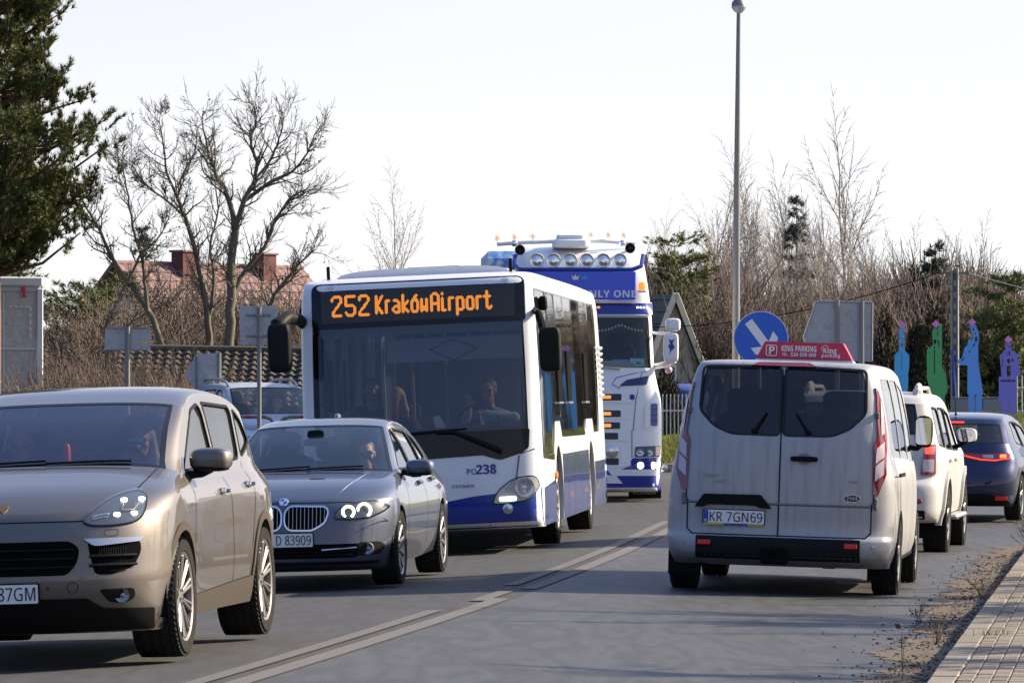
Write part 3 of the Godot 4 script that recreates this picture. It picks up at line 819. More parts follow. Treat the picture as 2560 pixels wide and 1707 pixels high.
func seat(o: Node3D, x: float, y: float, z: float, face := 1.0, m: Material = null, head := true) -> void:
	var b := MB.new()
	var lean := Basis(Vector3.RIGHT, -0.22 * face)
	blob(b, Vector3(x, y + 0.07, z + 0.22 * face), Vector3(0.25, 0.09, 0.27), 0.45, 16)
	blob(b, Vector3(x, y + 0.38, z - 0.12 * face), Vector3(0.25, 0.33, 0.075), 0.5, 20, lean)
	if head: blob(b, Vector3(x, y + 0.80, z - 0.22 * face), Vector3(0.135, 0.10, 0.06), 0.55, 16, lean)
	obj("seat", b, m if m else cloth_dark, o)

func steering_wheel(o: Node3D, at: Vector3, face := 1.0, r := 0.185) -> void:
	var b := MB.new()
	var xf := Transform3D(Basis(Vector3.RIGHT, -0.45 * face), at)
	torus(b, xf, r, 0.016)
	blob(b, at, Vector3(0.075, 0.06, 0.03), 0.6, 12, xf.basis)
	b.bar(xf * Vector3(-r, 0, 0), xf * Vector3(r, 0, 0), 0.014)
	b.bar(xf * Vector3(0, 0, 0), xf * Vector3(0, -r, 0), 0.014)
	obj("steering_wheel", b, black, o)

func number_plate(o: Node3D, xf: Transform3D, what: String, x0: float, x1: float, w := 0.52, h := 0.114) -> Node3D:
	var b := MB.new()
	b.prism(rrect(0, 0, w + 0.016, h + 0.016, 0.012), 0.012, xf * Transform3D(Basis(), Vector3(0, 0, 0.004)))
	var n := obj("number_plate", b, black, o)
	var p := MB.new()
	p.prism(rrect(0, 0, w, h, 0.01), 0.006, xf * Transform3D(Basis(), Vector3(0, 0, 0.007)))
	obj("plate_face", p, plate_white, n)
	var bl := MB.new()
	bl.prism(rrect(-w / 2 + 0.022, 0, 0.042, h - 0.004, 0.004), 0.002, xf * Transform3D(Basis(), Vector3(0, 0, 0.0085)))
	obj("plate_band", bl, plate_blue, n)
	var ltr := word("lettering", what, 0.08, ink, n, xf * Transform3D(Basis(), Vector3((x0 + x1) / 2, -0.04 + 0.0, 0.009)), false, 1.0, "Droid Sans", 0.002)
	var size := ltr.mesh.get_aabb()
	var sx := (x1 - x0) / size.size.x
	ltr.transform = xf * Transform3D(Basis.from_scale(Vector3(sx, 1, 1)), Vector3((x0 + x1) / 2 - size.get_center().x * sx, -size.get_center().y, 0.009))
	return n

func skin_patch(b: MB, k: Shell, poly: PackedVector2Array, s0: float, s1: float, lift := 0.004, cell := 0.05, deep := 0.02, both := false) -> void:
	var one := MB.new()
	one.patch(poly, [], func(q): return k.face(q, s0, s1, lift), cell, Vector3(0, 0, -deep))
	b.add(one, Transform3D())
	if both: b.mirror(one)

# the shell of a car. c: k (Shell), face/bonnet/screen/roof/rear/tail as station numbers, post = where the screen's glass ends across, windows, arches, sill, paint
func car_shell(o: Node3D, c: Dictionary) -> void:
	var k: Shell = c.k
	var n := float(k.st.size() - 1)
	var body := MB.new()
	var cuts: Array = c.get("face_cuts", [])
	k.ribbon(body, 0.0, c.screen, -1, 1, int(c.screen * 5), 40)
	for s in [-1.0, 1.0]:
		k.ribbon(body, c.screen, c.roof, s * c.post if s > 0 else -1.0, 1.0 if s > 0 else s * c.post, 10, 5)
		k.ribbon(body, c.rear, c.tail, s * c.rear_post if s > 0 else -1.0, 1.0 if s > 0 else s * c.rear_post, 10, 5)
	k.ribbon(body, c.roof, c.rear, -1, 1, 14, 28)
	k.ribbon(body, c.tail, n, -1, 1, int((n - c.tail) * 5), 28)
	var outline := flank_outline(k, 0.0, n, 150, c.sill, c.arches)
	var fl := MB.new()
	fl.patch(outline, c.windows, func(q): return k.flank(q), 0.07, Vector3(-0.03, 0, 0), true)
	body.add(fl, Transform3D())
	body.mirror(fl)
	obj("body", body, c.paint, o, 32)
	var sc := MB.new()
	k.ribbon(sc, c.screen, c.roof, -c.post, c.post, 14, 28, -0.004)
	obj("windscreen", sc, c.get("glass", tint), o, 60)
	var fr := MB.new()                                                        # black border round the screen
	for s in [-1.0, 1.0]: k.ribbon(fr, c.screen, c.roof, minf(s * c.post, s * (c.post - 0.035)), maxf(s * c.post, s * (c.post - 0.035)), 10, 2, -0.002)
	k.ribbon(fr, c.screen, c.screen + 0.08, -c.post, c.post, 2, 24, -0.001)
	k.ribbon(fr, c.roof - 0.07, c.roof, -c.post, c.post, 2, 24, -0.001)
	obj("windscreen_border", fr, trim, o, 60)
	var rg := MB.new()
	k.ribbon(rg, c.rear, c.tail, -c.rear_post, c.rear_post, 10, 20, -0.004)
	obj("rear_window", rg, c.get("rear_glass", c.get("glass", tint)), o, 60)
	for s in [1.0, -1.0]:
		for w in c.windows:
			var g := MB.new()
			var big := Geometry2D.offset_polygon(w, 0.012)
			g.patch(big[0], [], func(q): return k.flank(q, -0.010) * Vector3(s, 1, 1), 0.12, Vector3.ZERO, s > 0)
			obj("side_window", g, c.get("side_glass", c.get("glass", tint)), o, 60)
	var lines := MB.new()                                                     # window rubbers and door gaps
	for w in c.windows:
		var rim_out: PackedVector2Array = Geometry2D.offset_polygon(w, 0.014)[0]
		lines.patch(rim_out, [Geometry2D.offset_polygon(w, -0.006)[0]], func(q): return k.flank(q, 0.003), 0.1, Vector3(-0.01, 0, 0), true)
	for l in c.get("gaps", []):
		lines.patch(strip(l, 0.009), [], func(q): return k.flank(q, 0.0022), 0.05, Vector3.ZERO, true)
	var both := MB.new()
	both.add(lines, Transform3D())
	both.mirror(lines)
	obj("window_and_door_seals", both, black, o)
	# floor, wheel housings, dashboard
	var a0: Array = c.arches[0]
	var a1: Array = c.arches[1]
	var u := MB.new()
	var wid: float = k.side(a0[0], 0.5)
	var inner := wid - 0.31
	var z0: float = k.st[0][0] - 0.25
	var z1: float = k.st[k.st.size() - 1][0] + 0.25
	u.box(Vector3(0, c.sill + 0.14, (z0 + z1) / 2), Vector3(inner * 2, 0.30, z0 - z1), 0.05)
	u.box(Vector3(0, c.sill + 0.12, (a0[0] - a0[2] + a1[0] + a1[2]) / 2), Vector3(wid * 2 - 0.12, 0.2, a0[0] - a0[2] - a1[0] - a1[2]), 0.03)
	for a in c.arches:
		for s in [-1.0, 1.0]:
			var hw := MB.new()
			hw.lathe([Vector2(a[2] + 0.012, -0.16), Vector2(a[2] + 0.012, 0.13), Vector2(0.2, 0.13)], Transform3D(Basis(Vector3(0, 0, 1), PI / 2 * s), Vector3(s * (wid - 0.19), a[1], a[0])), 24)
			for i in range(0, hw.v.size(), 3):
				if hw.v[i].y > c.sill and hw.v[i + 1].y > c.sill and hw.v[i + 2].y > c.sill: u.v.append_array([hw.v[i], hw.v[i + 1], hw.v[i + 2]])
	obj("underbody", u, mat("underbody", grey(0.008), 0.9), o)
	var w_in: float = k.side((a0[0] + a1[0]) / 2, c.belt) - 0.06
	var d := MB.new()
	var ds: float = c.dash                                                    # z of the dashboard's rear edge
	d.box(Vector3(0, c.belt - 0.18, (ds + a1[0]) / 2), Vector3(w_in * 2, 0.04, ds - a1[0] + 0.9), 0.0)
	blob(d, Vector3(0, c.belt - 0.13, ds + 0.14 * c.get("facing", 1.0)), Vector3(w_in - 0.10, 0.10, 0.30), 0.4, 20)
	obj("dashboard", d, cloth_dark, o)

func wing_mirror(o: Node3D, at: Vector3, half: Vector3, side: float, m: Material, root: Vector3, glass_back := false) -> void:
	var b := MB.new()
	blob(b, at, half, 0.62, 20, Basis(Vector3.UP, -0.12 * side))
	var n := obj("wing_mirror", b, m, o, 60)
	var f := MB.new()
	f.tube([root, root.lerp(at, 0.6) - Vector3(0, half.y * 0.7, 0), at - Vector3(0, half.y * 0.75, 0)], [0.03, 0.025, 0.03], 8)
	blob(f, at - Vector3(0, half.y * 0.72, 0), Vector3(half.x * 0.86, half.y * 0.32, half.z * 0.95), 0.6, 16)
	obj("mirror_foot", f, black, n)
	if glass_back:
		var g := MB.new()
		g.prism(rrect(0, 0, half.x * 1.66, half.y * 1.7, half.x * 0.5), 0.01, Transform3D(Basis(), at + Vector3(0, 0, half.z + 0.004)))
		obj("mirror_glass", g, mat("mirror_glass", grey(0.8), 0.02, 1.0), n)

func door_handle(o: Node3D, k: Shell, z: float, y: float, m: Material) -> void:
	for s in [1.0, -1.0]:
		var b := MB.new()
		blob(b, k.flank(Vector2(z, y), 0.022) * Vector3(s, 1, 1), Vector3(0.016, 0.019, 0.10), 0.5, 14)
		blob(b, k.flank(Vector2(z + 0.09, y), 0.008) * Vector3(s, 1, 1), Vector3(0.016, 0.018, 0.02), 0.6, 10)
		obj("door_handle", b, m, o)

# ---------------------------------------------------------------- the grey saloon
func build_saloon() -> void:
	var o := thing("saloon_car", "grey saloon car with ringed headlights lit, between the beige car and the bus", "car", Vector3(-1.955, 0.02, -43.0), Vector3(0, -deg_to_rad(6.2), 0.026))
	var k := Shell.new()
	k.st = [[-0.16, 0.15, 0.15, 0.55], [-0.03, 0.20, 0.20, 0.62], [0.0, 0.32, 0.32, 0.68], [-0.01, 0.46, 0.46, 0.70], [-0.03, 0.60, 0.60, 0.70], [-0.075, 0.72, 0.715, 0.68], [-0.14, 0.775, 0.76, 0.62],
		[-0.40, 0.875, 0.835, 0.50], [-0.80, 0.945, 0.885, 0.40], [-1.36, 1.0, 0.95, 0.38, 1], [-1.85, 1.235, 1.195, 0.26], [-2.28, 1.40, 1.355, 0.15, 1], [-2.75, 1.462, 1.40, 0.05], [-3.25, 1.455, 1.395, 0.0],
		[-3.75, 1.39, 1.34, -0.05, 1], [-4.12, 1.20, 1.16, -0.05], [-4.40, 1.06, 1.02, -0.05, 1], [-4.72, 1.05, 0.98, 0.0], [-4.86, 1.0, 0.95, -0.05], [-4.90, 0.7, 0.7, -0.35], [-4.84, 0.25, 0.25, -0.35]]
	k.plan = [[-4.9, 0.80], [-4.5, 0.88], [-4.0, 0.915], [-3.0, 0.925], [-1.5, 0.925], [-0.9, 0.925], [-0.6, 0.91], [-0.3, 0.84]]
	k.sec = [[0.15, 0.09], [0.3, 0.035], [0.5, 0.005], [0.68, 0.0], [0.80, 0.02], [0.88, 0.06], [0.96, 0.125], [1.2, 0.235], [1.36, 0.325], [1.46, 0.38]]
	var pt := paint("saloon_paint", Color(0.076, 0.086, 0.122), 0.9, 0.56, 1.0)
	var c := {"k": k, "screen": 9.0, "roof": 11.0, "rear": 14.0, "tail": 16.0, "post": 0.945, "rear_post": 0.86, "sill": 0.19, "arches": [[-0.83, 0.33, 0.365], [-3.80, 0.33, 0.365]], "paint": pt, "belt": 0.99, "dash": -1.75,
		"windows": [chamfered(pv([-1.78, 1.0, -2.62, 1.0, -2.60, 1.345, -2.42, 1.33]), 0.05), chamfered(pv([-2.70, 1.0, -3.46, 1.02, -3.40, 1.32, -2.68, 1.35]), 0.05), chamfered(pv([-3.54, 1.03, -3.92, 1.08, -3.70, 1.25, -3.48, 1.31]), 0.05)],
		"gaps": [pv([-1.35, 0.25, -1.33, 0.62, -1.50, 0.93]), pv([-2.66, 0.22, -2.66, 0.98]), pv([-3.30, 0.42, -3.62, 0.80, -3.60, 1.0]), pv([-0.22, 0.60, -0.45, 0.55, -0.48, 0.62])]}
	c.glass = glass("saloon_glass", Color(0.015, 0.028, 0.050), 0.42)  # blue of the reflected sky is put into the glass colour
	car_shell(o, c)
	for z in [-0.83, -3.80]:
		for s in [1.0, -1.0]: wheel(o, Vector3(s * 0.80, 0.33, z), 0.33, 0.24, 0.235, 10, 0.0, mat("rim_silver", grey(0.22), 0.35, 0.85), s)
	# face
	var g := MB.new()
	var kid := chamfered(pv([0.02, 0.56, 0.055, 0.515, 0.25, 0.51, 0.355, 0.57, 0.385, 0.655, 0.365, 0.695, 0.06, 0.705, 0.02, 0.66]), 0.035)
	for s in [1.0, -1.0]:
		var p: PackedVector2Array = kid if s > 0 else flipped(kid)
		var ring := MB.new()
		ring.patch(Geometry2D.offset_polygon(p, 0.014)[0], [p], func(q): return k.face(q, 0, 6, 0.014), 0.04, Vector3(0, 0, -0.03))
		var kn := obj("grille", ring, chrome, o)
		var inn := MB.new()
		skin_patch(inn, k, p, 0, 6, 0.003)
		obj("grille_back", inn, mat("grille_black", grey(0.004), 0.6), kn)
		for i in 10:
			var x := 0.05 + 0.034 * i
			var y0 := 0.515 + maxf(0.0, x - 0.25) * 0.55
			var sl := MB.new()
			sl.bar(k.face(Vector2(s * x, y0), 0, 6, 0.008), k.face(Vector2(s * x, 0.70), 0, 6, 0.012), 0.0042, 5)
			obj("slat", sl, mat("slat_chrome", grey(0.28), 0.3, 0.9), kn)
	var lamp := chamfered(pv([0.44, 0.60, 0.455, 0.655, 0.50, 0.70, 0.64, 0.735, 0.76, 0.745, 0.875, 0.69, 0.82, 0.645, 0.73, 0.605, 0.56, 0.59]), 0.02)
	for s in [1.0, -1.0]:
		var p: PackedVector2Array = lamp if s > 0 else flipped(lamp)
		var hb := MB.new()
		skin_patch(hb, k, p, 0, 6, 0.003, 0.05)
		var hl := obj("headlight", hb, mat("lamp_grey", Color(0.07, 0.075, 0.08), 0.25, 0.5), o)
		var edge := MB.new()
		edge.patch(Geometry2D.offset_polygon(p, 0.008)[0], [Geometry2D.offset_polygon(p, -0.006)[0]], func(q): return k.face(q, 0, 6, 0.006), 0.05)
		edge.patch(pv([s * 0.445, 0.60, s * 0.56, 0.592, s * 0.56, 0.612, s * 0.47, 0.62]), [], func(q): return k.face(q, 0, 6, 0.0055), 0.05)
		obj("lamp_edge", edge, trim, hl)
		for rr in [[0.556, 0.655, 0.048], [0.684, 0.665, 0.056]]:
			var q := k.face(Vector2(s * rr[0], rr[1]), 0, 6, 0.004)
			var dk := MB.new()
			dk.prism(oval(0, 0, rr[2] * 0.72, rr[2] * 0.72), 0.02, Transform3D(Basis(Vector3.UP, 0.25 * s), q))
			obj("projector", dk, mat("projector_dark", Color(0.03, 0.035, 0.03), 0.15), hl)
			var rg := MB.new()
			torus(rg, Transform3D(Basis(Vector3.UP, 0.25 * s), q + Vector3(0, 0, 0.008)), rr[2], 0.0115, 28, -1.0, PI + 1.0)
			obj("ring_light", rg, glow("ring_glow", Color(1.0, 0.98, 0.75), 2.4), hl)
		var cv := MB.new()
		skin_patch(cv, k, p, 0, 6, 0.024, 0.05, 0.0)
		obj("lamp_cover", cv, clear, hl)
		var fog := MB.new()
		skin_patch(fog, k, chamfered(pv([s * 0.615, 0.275, s * 0.80, 0.29, s * 0.84, 0.36, s * 0.80, 0.395, s * 0.64, 0.395]) if s > 0 else flipped(pv([0.615, 0.275, 0.80, 0.29, 0.84, 0.36, 0.80, 0.395, 0.64, 0.395])), 0.02), 0, 6, 0.003)
		var fo := obj("fog_lamp_recess", fog, black, o)
		var fl := MB.new()
		fl.lathe([Vector2(0.055, -0.02), Vector2(0.05, 0.006), Vector2(0.042, 0.002), Vector2(0.02, -0.006), Vector2(0, 0.004)], Transform3D(Basis(Vector3.RIGHT, PI / 2), k.face(Vector2(s * 0.705, 0.338), 0, 6, 0.01)), 20)
		obj("fog_lamp", fl, mat("fog_glass", grey(0.22), 0.15, 0.6), fo)
		var cs := MB.new()
		cs.bar(k.face(Vector2(s * 0.33, 0.335), 0, 6, 0.014), k.face(Vector2(s * 0.62, 0.35), 0, 6, 0.014), 0.007)
		obj("chrome_strip", cs, chrome, fo)
	var intake := MB.new()
	skin_patch(intake, k, chamfered(pv([-0.62, 0.265, 0.62, 0.265, 0.66, 0.33, 0.64, 0.385, -0.64, 0.385, -0.66, 0.33]), 0.03), 0, 6, 0.0025)
	var it := obj("lower_intake", intake, mat("grille_black", grey(0.004), 0.6), o)
	for i in 3:
		var bar := MB.new()
		var ps := []
		for x in span(-0.6, 0.6, 12): ps.append(k.face(Vector2(x, 0.29 + 0.032 * i), 0, 6, 0.008))
		bar.tube(ps, [0.005], 5)
		obj("slat", bar, black, it)
	var lip := MB.new()
	skin_patch(lip, k, chamfered(pv([-0.78, 0.205, 0.78, 0.205, 0.80, 0.235, -0.80, 0.235]), 0.01), 0, 6, 0.003)
	obj("bumper_lip", lip, black, o)
	var seam := MB.new()
	var hp := []
	for x in span(-0.74, 0.74, 30): hp.append(k.face(Vector2(x, 0.735 + 0.008 * (1.0 - x * x * 2)), 0, 6, 0.0))
	seam.tube(hp, [0.004], 5)
	obj("bonnet_gap", seam, black, o)
	for s in [1.0, -1.0]:
		var cr := MB.new()                                                    # a crease along the bonnet
		var pp := []
		for i in 14: pp.append(k.p(lerpf(6.3, 8.9, i / 13.0), s * lerpf(0.50, 0.72, i / 13.0), -0.006))
		cr.tube(pp, range(14).map(func(i): return 0.006 + 0.010 * sin(PI * i / 13.0)), 8)
		obj("bonnet_crease", cr, pt, o, 60)
	number_plate(o, Transform3D(Basis(), Vector3(0, 0.425, 0.012)), "D 83909", -0.055, 0.245)
	var em := MB.new()
	var eb := k.face(Vector2(0, 0.752), 0, 6, 0.0)
	var ex := Transform3D(Basis(Vector3.RIGHT, PI / 2 - 0.62), eb)
	em.lathe([Vector2(0.041, -0.01), Vector2(0.041, 0.006), Vector2(0.037, 0.009), Vector2(0.0, 0.010)], ex, 24)
	var emn := obj("bonnet_badge", em, chrome, o)
	for i in 4:
		var qd := MB.new()
		var fan := PackedVector2Array([Vector2.ZERO])
		for a in span(i * PI / 2, (i + 1) * PI / 2, 6): fan.append(Vector2(cos(a), sin(a)) * 0.027)
		qd.patch(fan, [], func(q): return ex * Vector3(q.x, 0.0125, -q.y), 1.0)
		obj("badge_quarter", qd, mat("badge_blue", Color(0.02, 0.13, 0.55), 0.3) if i % 2 else mat("badge_white", grey(0.8), 0.3), emn)
	wing_mirror(o, Vector3(0.985, 1.005, -1.70), Vector3(0.125, 0.072, 0.085), 1.0, pt, Vector3(0.82, 0.97, -1.80))
	wing_mirror(o, Vector3(-0.985, 1.005, -1.70), Vector3(0.125, 0.072, 0.085), -1.0, pt, Vector3(-0.82, 0.97, -1.80))
	door_handle(o, k, -2.42, 0.865, pt)
	door_handle(o, k, -3.40, 0.885, pt)
	seat(o, 0.36, 0.45, -2.45)
	seat(o, -0.36, 0.45, -2.45)
	for x in [-0.36, 0.0, 0.36]:
		var hr := MB.new()
		blob(hr, Vector3(x, 1.03, -3.55), Vector3(0.13, 0.085, 0.05), 0.55, 14)
		obj("rear_headrest", hr, cloth_dark, o)
	steering_wheel(o, Vector3(0.36, 0.97, -1.98))
	var im := MB.new()
	blob(im, Vector3(0.0, 1.25, -2.10), Vector3(0.12, 0.035, 0.02), 0.5, 14)
	blob(im, Vector3(0.0, 1.31, -2.08), Vector3(0.08, 0.05, 0.03), 0.5, 14)
	obj("inner_mirror", im, black, o)
	wipers(o, k, 9.0, [[-0.62, 0.05, 0.12], [0.02, 0.64, 0.12]])
	var rr := MB.new()
	rr.ball(Vector3(0, 1.475, -3.5), Vector3(0.03, 0.03, 0.08), 10)
	obj("roof_aerial", rr, pt, o)

func wipers(o: Node3D, k: Shell, screen: float, list: Array) -> void:
	for w in list:
		var b := MB.new()
		var pts := []
		for i in 9: pts.append(k.p(screen + lerpf(0.03, w[2], i / 8.0), lerpf(w[0], w[1], i / 8.0), 0.012))
		b.tube(pts, [0.008], 5)
		obj("wiper", b, black, o)
# ---------------------------------------------------------------- the beige car in front
func build_beige() -> void:
	var o := thing("sport_utility_car", "beige metallic sport utility car, nearest of all, cut off by the photo's edge", "car", Vector3(-3.095, 0.04, -30.4), Vector3(0, -deg_to_rad(7.1), 0.03))
	var k := Shell.new()
	k.st = [[-0.22, 0.19, 0.19, 0.55], [-0.10, 0.27, 0.27, 0.66], [-0.02, 0.40, 0.40, 0.74], [0.0, 0.50, 0.50, 0.76], [-0.01, 0.62, 0.62, 0.76], [-0.03, 0.76, 0.76, 0.74], [-0.07, 0.86, 0.86, 0.72], [-0.14, 0.935, 0.93, 0.68],
		[-0.40, 1.05, 1.02, 0.55], [-0.80, 1.135, 1.075, 0.42], [-1.18, 1.205, 1.12, 0.36, 1], [-1.62, 1.43, 1.37, 0.24], [-2.05, 1.60, 1.54, 0.12, 1], [-2.5, 1.685, 1.615, 0.05], [-3.1, 1.705, 1.63, 0.0], [-3.7, 1.66, 1.585, -0.03],
		[-4.1, 1.58, 1.50, -0.05, 1], [-4.45, 1.30, 1.25, -0.1], [-4.62, 1.12, 1.08, -0.15, 1], [-4.80, 0.9, 0.9, -0.3], [-4.855, 0.6, 0.6, -0.4], [-4.75, 0.3, 0.3, -0.4]]
	k.plan = [[-4.85, 0.80], [-4.5, 0.90], [-3.9, 0.962], [-3.3, 0.962], [-2.4, 0.945], [-1.6, 0.945], [-0.95, 0.965], [-0.6, 0.94], [-0.3, 0.86]]
	k.sec = [[0.2, 0.06], [0.32, 0.03], [0.42, 0.015], [0.55, 0.0], [0.85, 0.0], [1.0, 0.012], [1.07, 0.05], [1.14, 0.10], [1.25, 0.125], [1.4, 0.155], [1.55, 0.19], [1.62, 0.23], [1.70, 0.30]]
	var pt := paint("beige_paint", Color(0.128, 0.113, 0.102), 0.9, 0.55, 1.0)
	var c := {"k": k, "screen": 10.0, "roof": 12.0, "rear": 16.0, "tail": 18.0, "post": 0.915, "rear_post": 0.86, "sill": 0.24, "arches": [[-0.93, 0.375, 0.415], [-3.825, 0.375, 0.415]], "paint": pt, "belt": 1.13, "dash": -1.55,
		"windows": [chamfered(pv([-1.66, 1.15, -2.70, 1.175, -2.66, 1.575, -2.34, 1.535]), 0.07), chamfered(pv([-2.79, 1.18, -3.55, 1.21, -3.62, 1.55, -2.76, 1.58]), 0.06), chamfered(pv([-3.66, 1.22, -4.18, 1.32, -3.98, 1.45, -3.72, 1.535]), 0.05)],
		"gaps": [pv([-1.42, 0.32, -1.40, 0.75, -1.55, 1.08]), pv([-2.74, 0.30, -2.74, 1.16]), pv([-3.36, 0.62, -3.55, 0.95, -3.60, 1.18]), pv([-1.42, 0.36, -3.36, 0.42])]}
	c.glass = glass("beige_car_glass", Color(0.016, 0.021, 0.055), 0.52)  # bluish-purple sky reflection painted into the pane colour
	c.side_glass = glass("beige_side_glass", Color(0.02, 0.02, 0.02), 0.8)
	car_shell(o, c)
	var rim := mat("rim_dull", Color(0.20, 0.19, 0.18), 0.4, 0.8)
	for z in [-0.93, -3.825]:
		for s in [1.0, -1.0]: wheel(o, Vector3(s * 0.825, 0.375, z), 0.375, 0.285, 0.272, 10, 0.085, rim, s)
	var grey_trim := dull("grey_cladding", Color(0.055, 0.047, 0.04), 0.6)
	for a in c.arches:                                                         # cladding round the wheel arches, and the sills
		for s in [1.0, -1.0]:
			var b := MB.new()
			var ring := PackedVector2Array()
			for i in 25: ring.append(Vector2(a[0], a[1]) + Vector2.from_angle(lerpf(-0.22, PI + 0.22, i / 24.0)) * 0.44)
			b.patch(strip(ring, 0.055), [], func(q): return k.flank(q, 0.012) * Vector3(s, 1, 1), 0.08, Vector3(-0.03 * s, 0, 0), s > 0)
			obj("arch_cladding", b, grey_trim, o)
	for s in [1.0, -1.0]:
		var b := MB.new()
		b.patch(pv([-1.34, 0.245, -1.34, 0.36, -3.40, 0.42, -3.40, 0.245]), [], func(q): return k.flank(q, 0.014) * Vector3(s, 1, 1), 0.12, Vector3(-0.03 * s, 0, 0), s < 0)
		obj("sill_cladding", b, grey_trim, o)
	var F := 8.6
	for s in [1.0, -1.0]:
		var at := func(a: Array) -> PackedVector2Array: return pv(a) if s > 0 else flipped(pv(a))
		# headlight with four lit points
		var p: PackedVector2Array = rounded(at.call([0.507, 0.875, 0.555, 0.935, 0.64, 1.005, 0.73, 1.04, 0.79, 1.035, 0.825, 0.99, 0.832, 0.92, 0.80, 0.866, 0.714, 0.845, 0.593, 0.842, 0.53, 0.852]), 3)
		var hb := MB.new()
		skin_patch(hb, k, p, 0, F, 0.003, 0.04)
		var hl := obj("headlight", hb, mat("lamp_inside", Color(0.05, 0.065, 0.09), 0.2, 0.4), o)
		var eg := MB.new()
		eg.patch(Geometry2D.offset_polygon(p, 0.006)[0], [Geometry2D.offset_polygon(p, -0.004)[0]], func(q): return k.face(q, 0, F, 0.005), 0.04)
		obj("lamp_edge", eg, trim, hl)
		for q in [[0.708, 0.985], [0.802, 0.988], [0.690, 0.902], [0.782, 0.906]]:
			var lb := MB.new()
			blob(lb, k.face(Vector2(s * q[0], q[1]), 0, F, 0.010), Vector3(0.021, 0.0125, 0.008), 0.6, 14)
			obj("lit_point", lb, white_lamp, hl)
		var pj := MB.new()
		skin_patch(pj, k, rrect(s * 0.745, 0.945, 0.07, 0.05, 0.02), 0, F, 0.011, 0.03)
		obj("projector", pj, mat("projector_dark", Color(0.03, 0.035, 0.03), 0.15), hl)
		var pr := MB.new()
		pr.tube([k.face(Vector2(s * 0.712, 0.965), 0, F, 0.012), k.face(Vector2(s * 0.712, 0.925), 0, F, 0.012), k.face(Vector2(s * 0.775, 0.925), 0, F, 0.012), k.face(Vector2(s * 0.798, 0.965), 0, F, 0.012)], [0.003], 5)
		pr.tube([k.face(Vector2(s * 0.555, 0.895), 0, F, 0.011), k.face(Vector2(s * 0.645, 0.91), 0, F, 0.011), k.face(Vector2(s * 0.64, 0.892), 0, F, 0.011), k.face(Vector2(s * 0.555, 0.88), 0, F, 0.011)], [0.004], 5)
		obj("light_guide", pr, reflector, hl)
		var cv := MB.new()
		skin_patch(cv, k, p, 0, F, 0.022, 0.04, 0.0)
		obj("lamp_cover", cv, clear, hl)
		# side intake with a light bar
		var si := MB.new()
		var ip: PackedVector2Array = chamfered(at.call([0.53, 0.755, 0.82, 0.752, 0.825, 0.68, 0.785, 0.59, 0.67, 0.545, 0.575, 0.55, 0.548, 0.66]), 0.03)
		skin_patch(si, k, ip, 0, F, 0.0025)
		var sn := obj("side_intake", si, mat("grille_black", grey(0.004), 0.6), o)
		for i in 2:
			var ps := []
			for x in span(0.545, 0.80, 8): ps.append(k.face(Vector2(s * x, 0.605 + 0.055 * i), 0, F, 0.012))
			var sb := MB.new()
			sb.tube(ps, [0.010], 6)
			obj("slat", sb, black, sn)
		for i in 12:
			var x := 0.60 + 0.013 * i
			var sb := MB.new()
			sb.bar(k.face(Vector2(s * x, 0.565), 0, F, 0.004), k.face(Vector2(s * x, 0.71), 0, F, 0.004), 0.003, 4)
			obj("fin", sb, black, sn)
		var lt := MB.new()
		skin_patch(lt, k, chamfered(at.call([0.508, 0.765, 0.825, 0.768, 0.825, 0.742, 0.60, 0.722, 0.565, 0.725]), 0.01), 0, F, 0.012, 0.04)
		obj("light_bar", lt, mat("light_bar_glass", Color(0.42, 0.44, 0.48), 0.15, 0.6), sn)
		var fg := MB.new()
		skin_patch(fg, k, chamfered(at.call([0.592, 0.458, 0.786, 0.462, 0.785, 0.40, 0.735, 0.372, 0.645, 0.378]), 0.025), 0, F, 0.0025)
		var fo := obj("fog_lamp_recess", fg, black, o)
		var fl := MB.new()
		fl.lathe([Vector2(0.046, -0.03), Vector2(0.044, 0.002), Vector2(0.036, -0.002), Vector2(0.018, -0.008), Vector2(0, 0.002)], Transform3D(Basis(Vector3.UP, 0.3 * s) * Basis(Vector3.RIGHT, PI / 2), k.face(Vector2(s * 0.717, 0.42), 0, F, 0.008)), 20)
		obj("fog_lamp", fl, mat("fog_glass", grey(0.22), 0.15, 0.6), fo)
		var wj := MB.new()
		var wp := rrect(s * 0.665, 0.80, 0.075, 0.035, 0.012)
		wj.patch(Geometry2D.offset_polygon(wp, 0.003)[0], [wp], func(q): return k.face(q, 0, F, 0.0025), 0.03)
		obj("washer_flap", wj, black, o)
	var tow := MB.new()
	tow.patch(oval(0.442, 0.475, 0.034, 0.034), [oval(0.442, 0.475, 0.030, 0.030)], func(q): return k.face(q, 0, F, 0.002), 0.02)
	tow.patch(oval(0.295, 0.475, 0.010, 0.010), [oval(0.295, 0.475, 0.006, 0.006)], func(q): return k.face(q, 0, F, 0.002), 0.02)
	obj("parking_sensor", tow, black, o)
	var gb := MB.new()
	skin_patch(gb, k, chamfered(pv([-0.43, 0.757, 0.43, 0.757, 0.487, 0.71, 0.47, 0.62, 0.41, 0.55, -0.41, 0.55, -0.47, 0.62, -0.487, 0.71]), 0.03), 0, F, 0.0025)
	var gn := obj("grille", gb, mat("grille_black", grey(0.004), 0.6), o)
	for i in 3:
		var ps := []
		for x in span(-0.455, 0.455, 14): ps.append(k.face(Vector2(x, 0.60 + 0.052 * i), 0, F, 0.008))
		var sb := MB.new()
		sb.tube(ps, [0.007], 6)
		obj("slat", sb, black, gn)
	var lowb := MB.new()
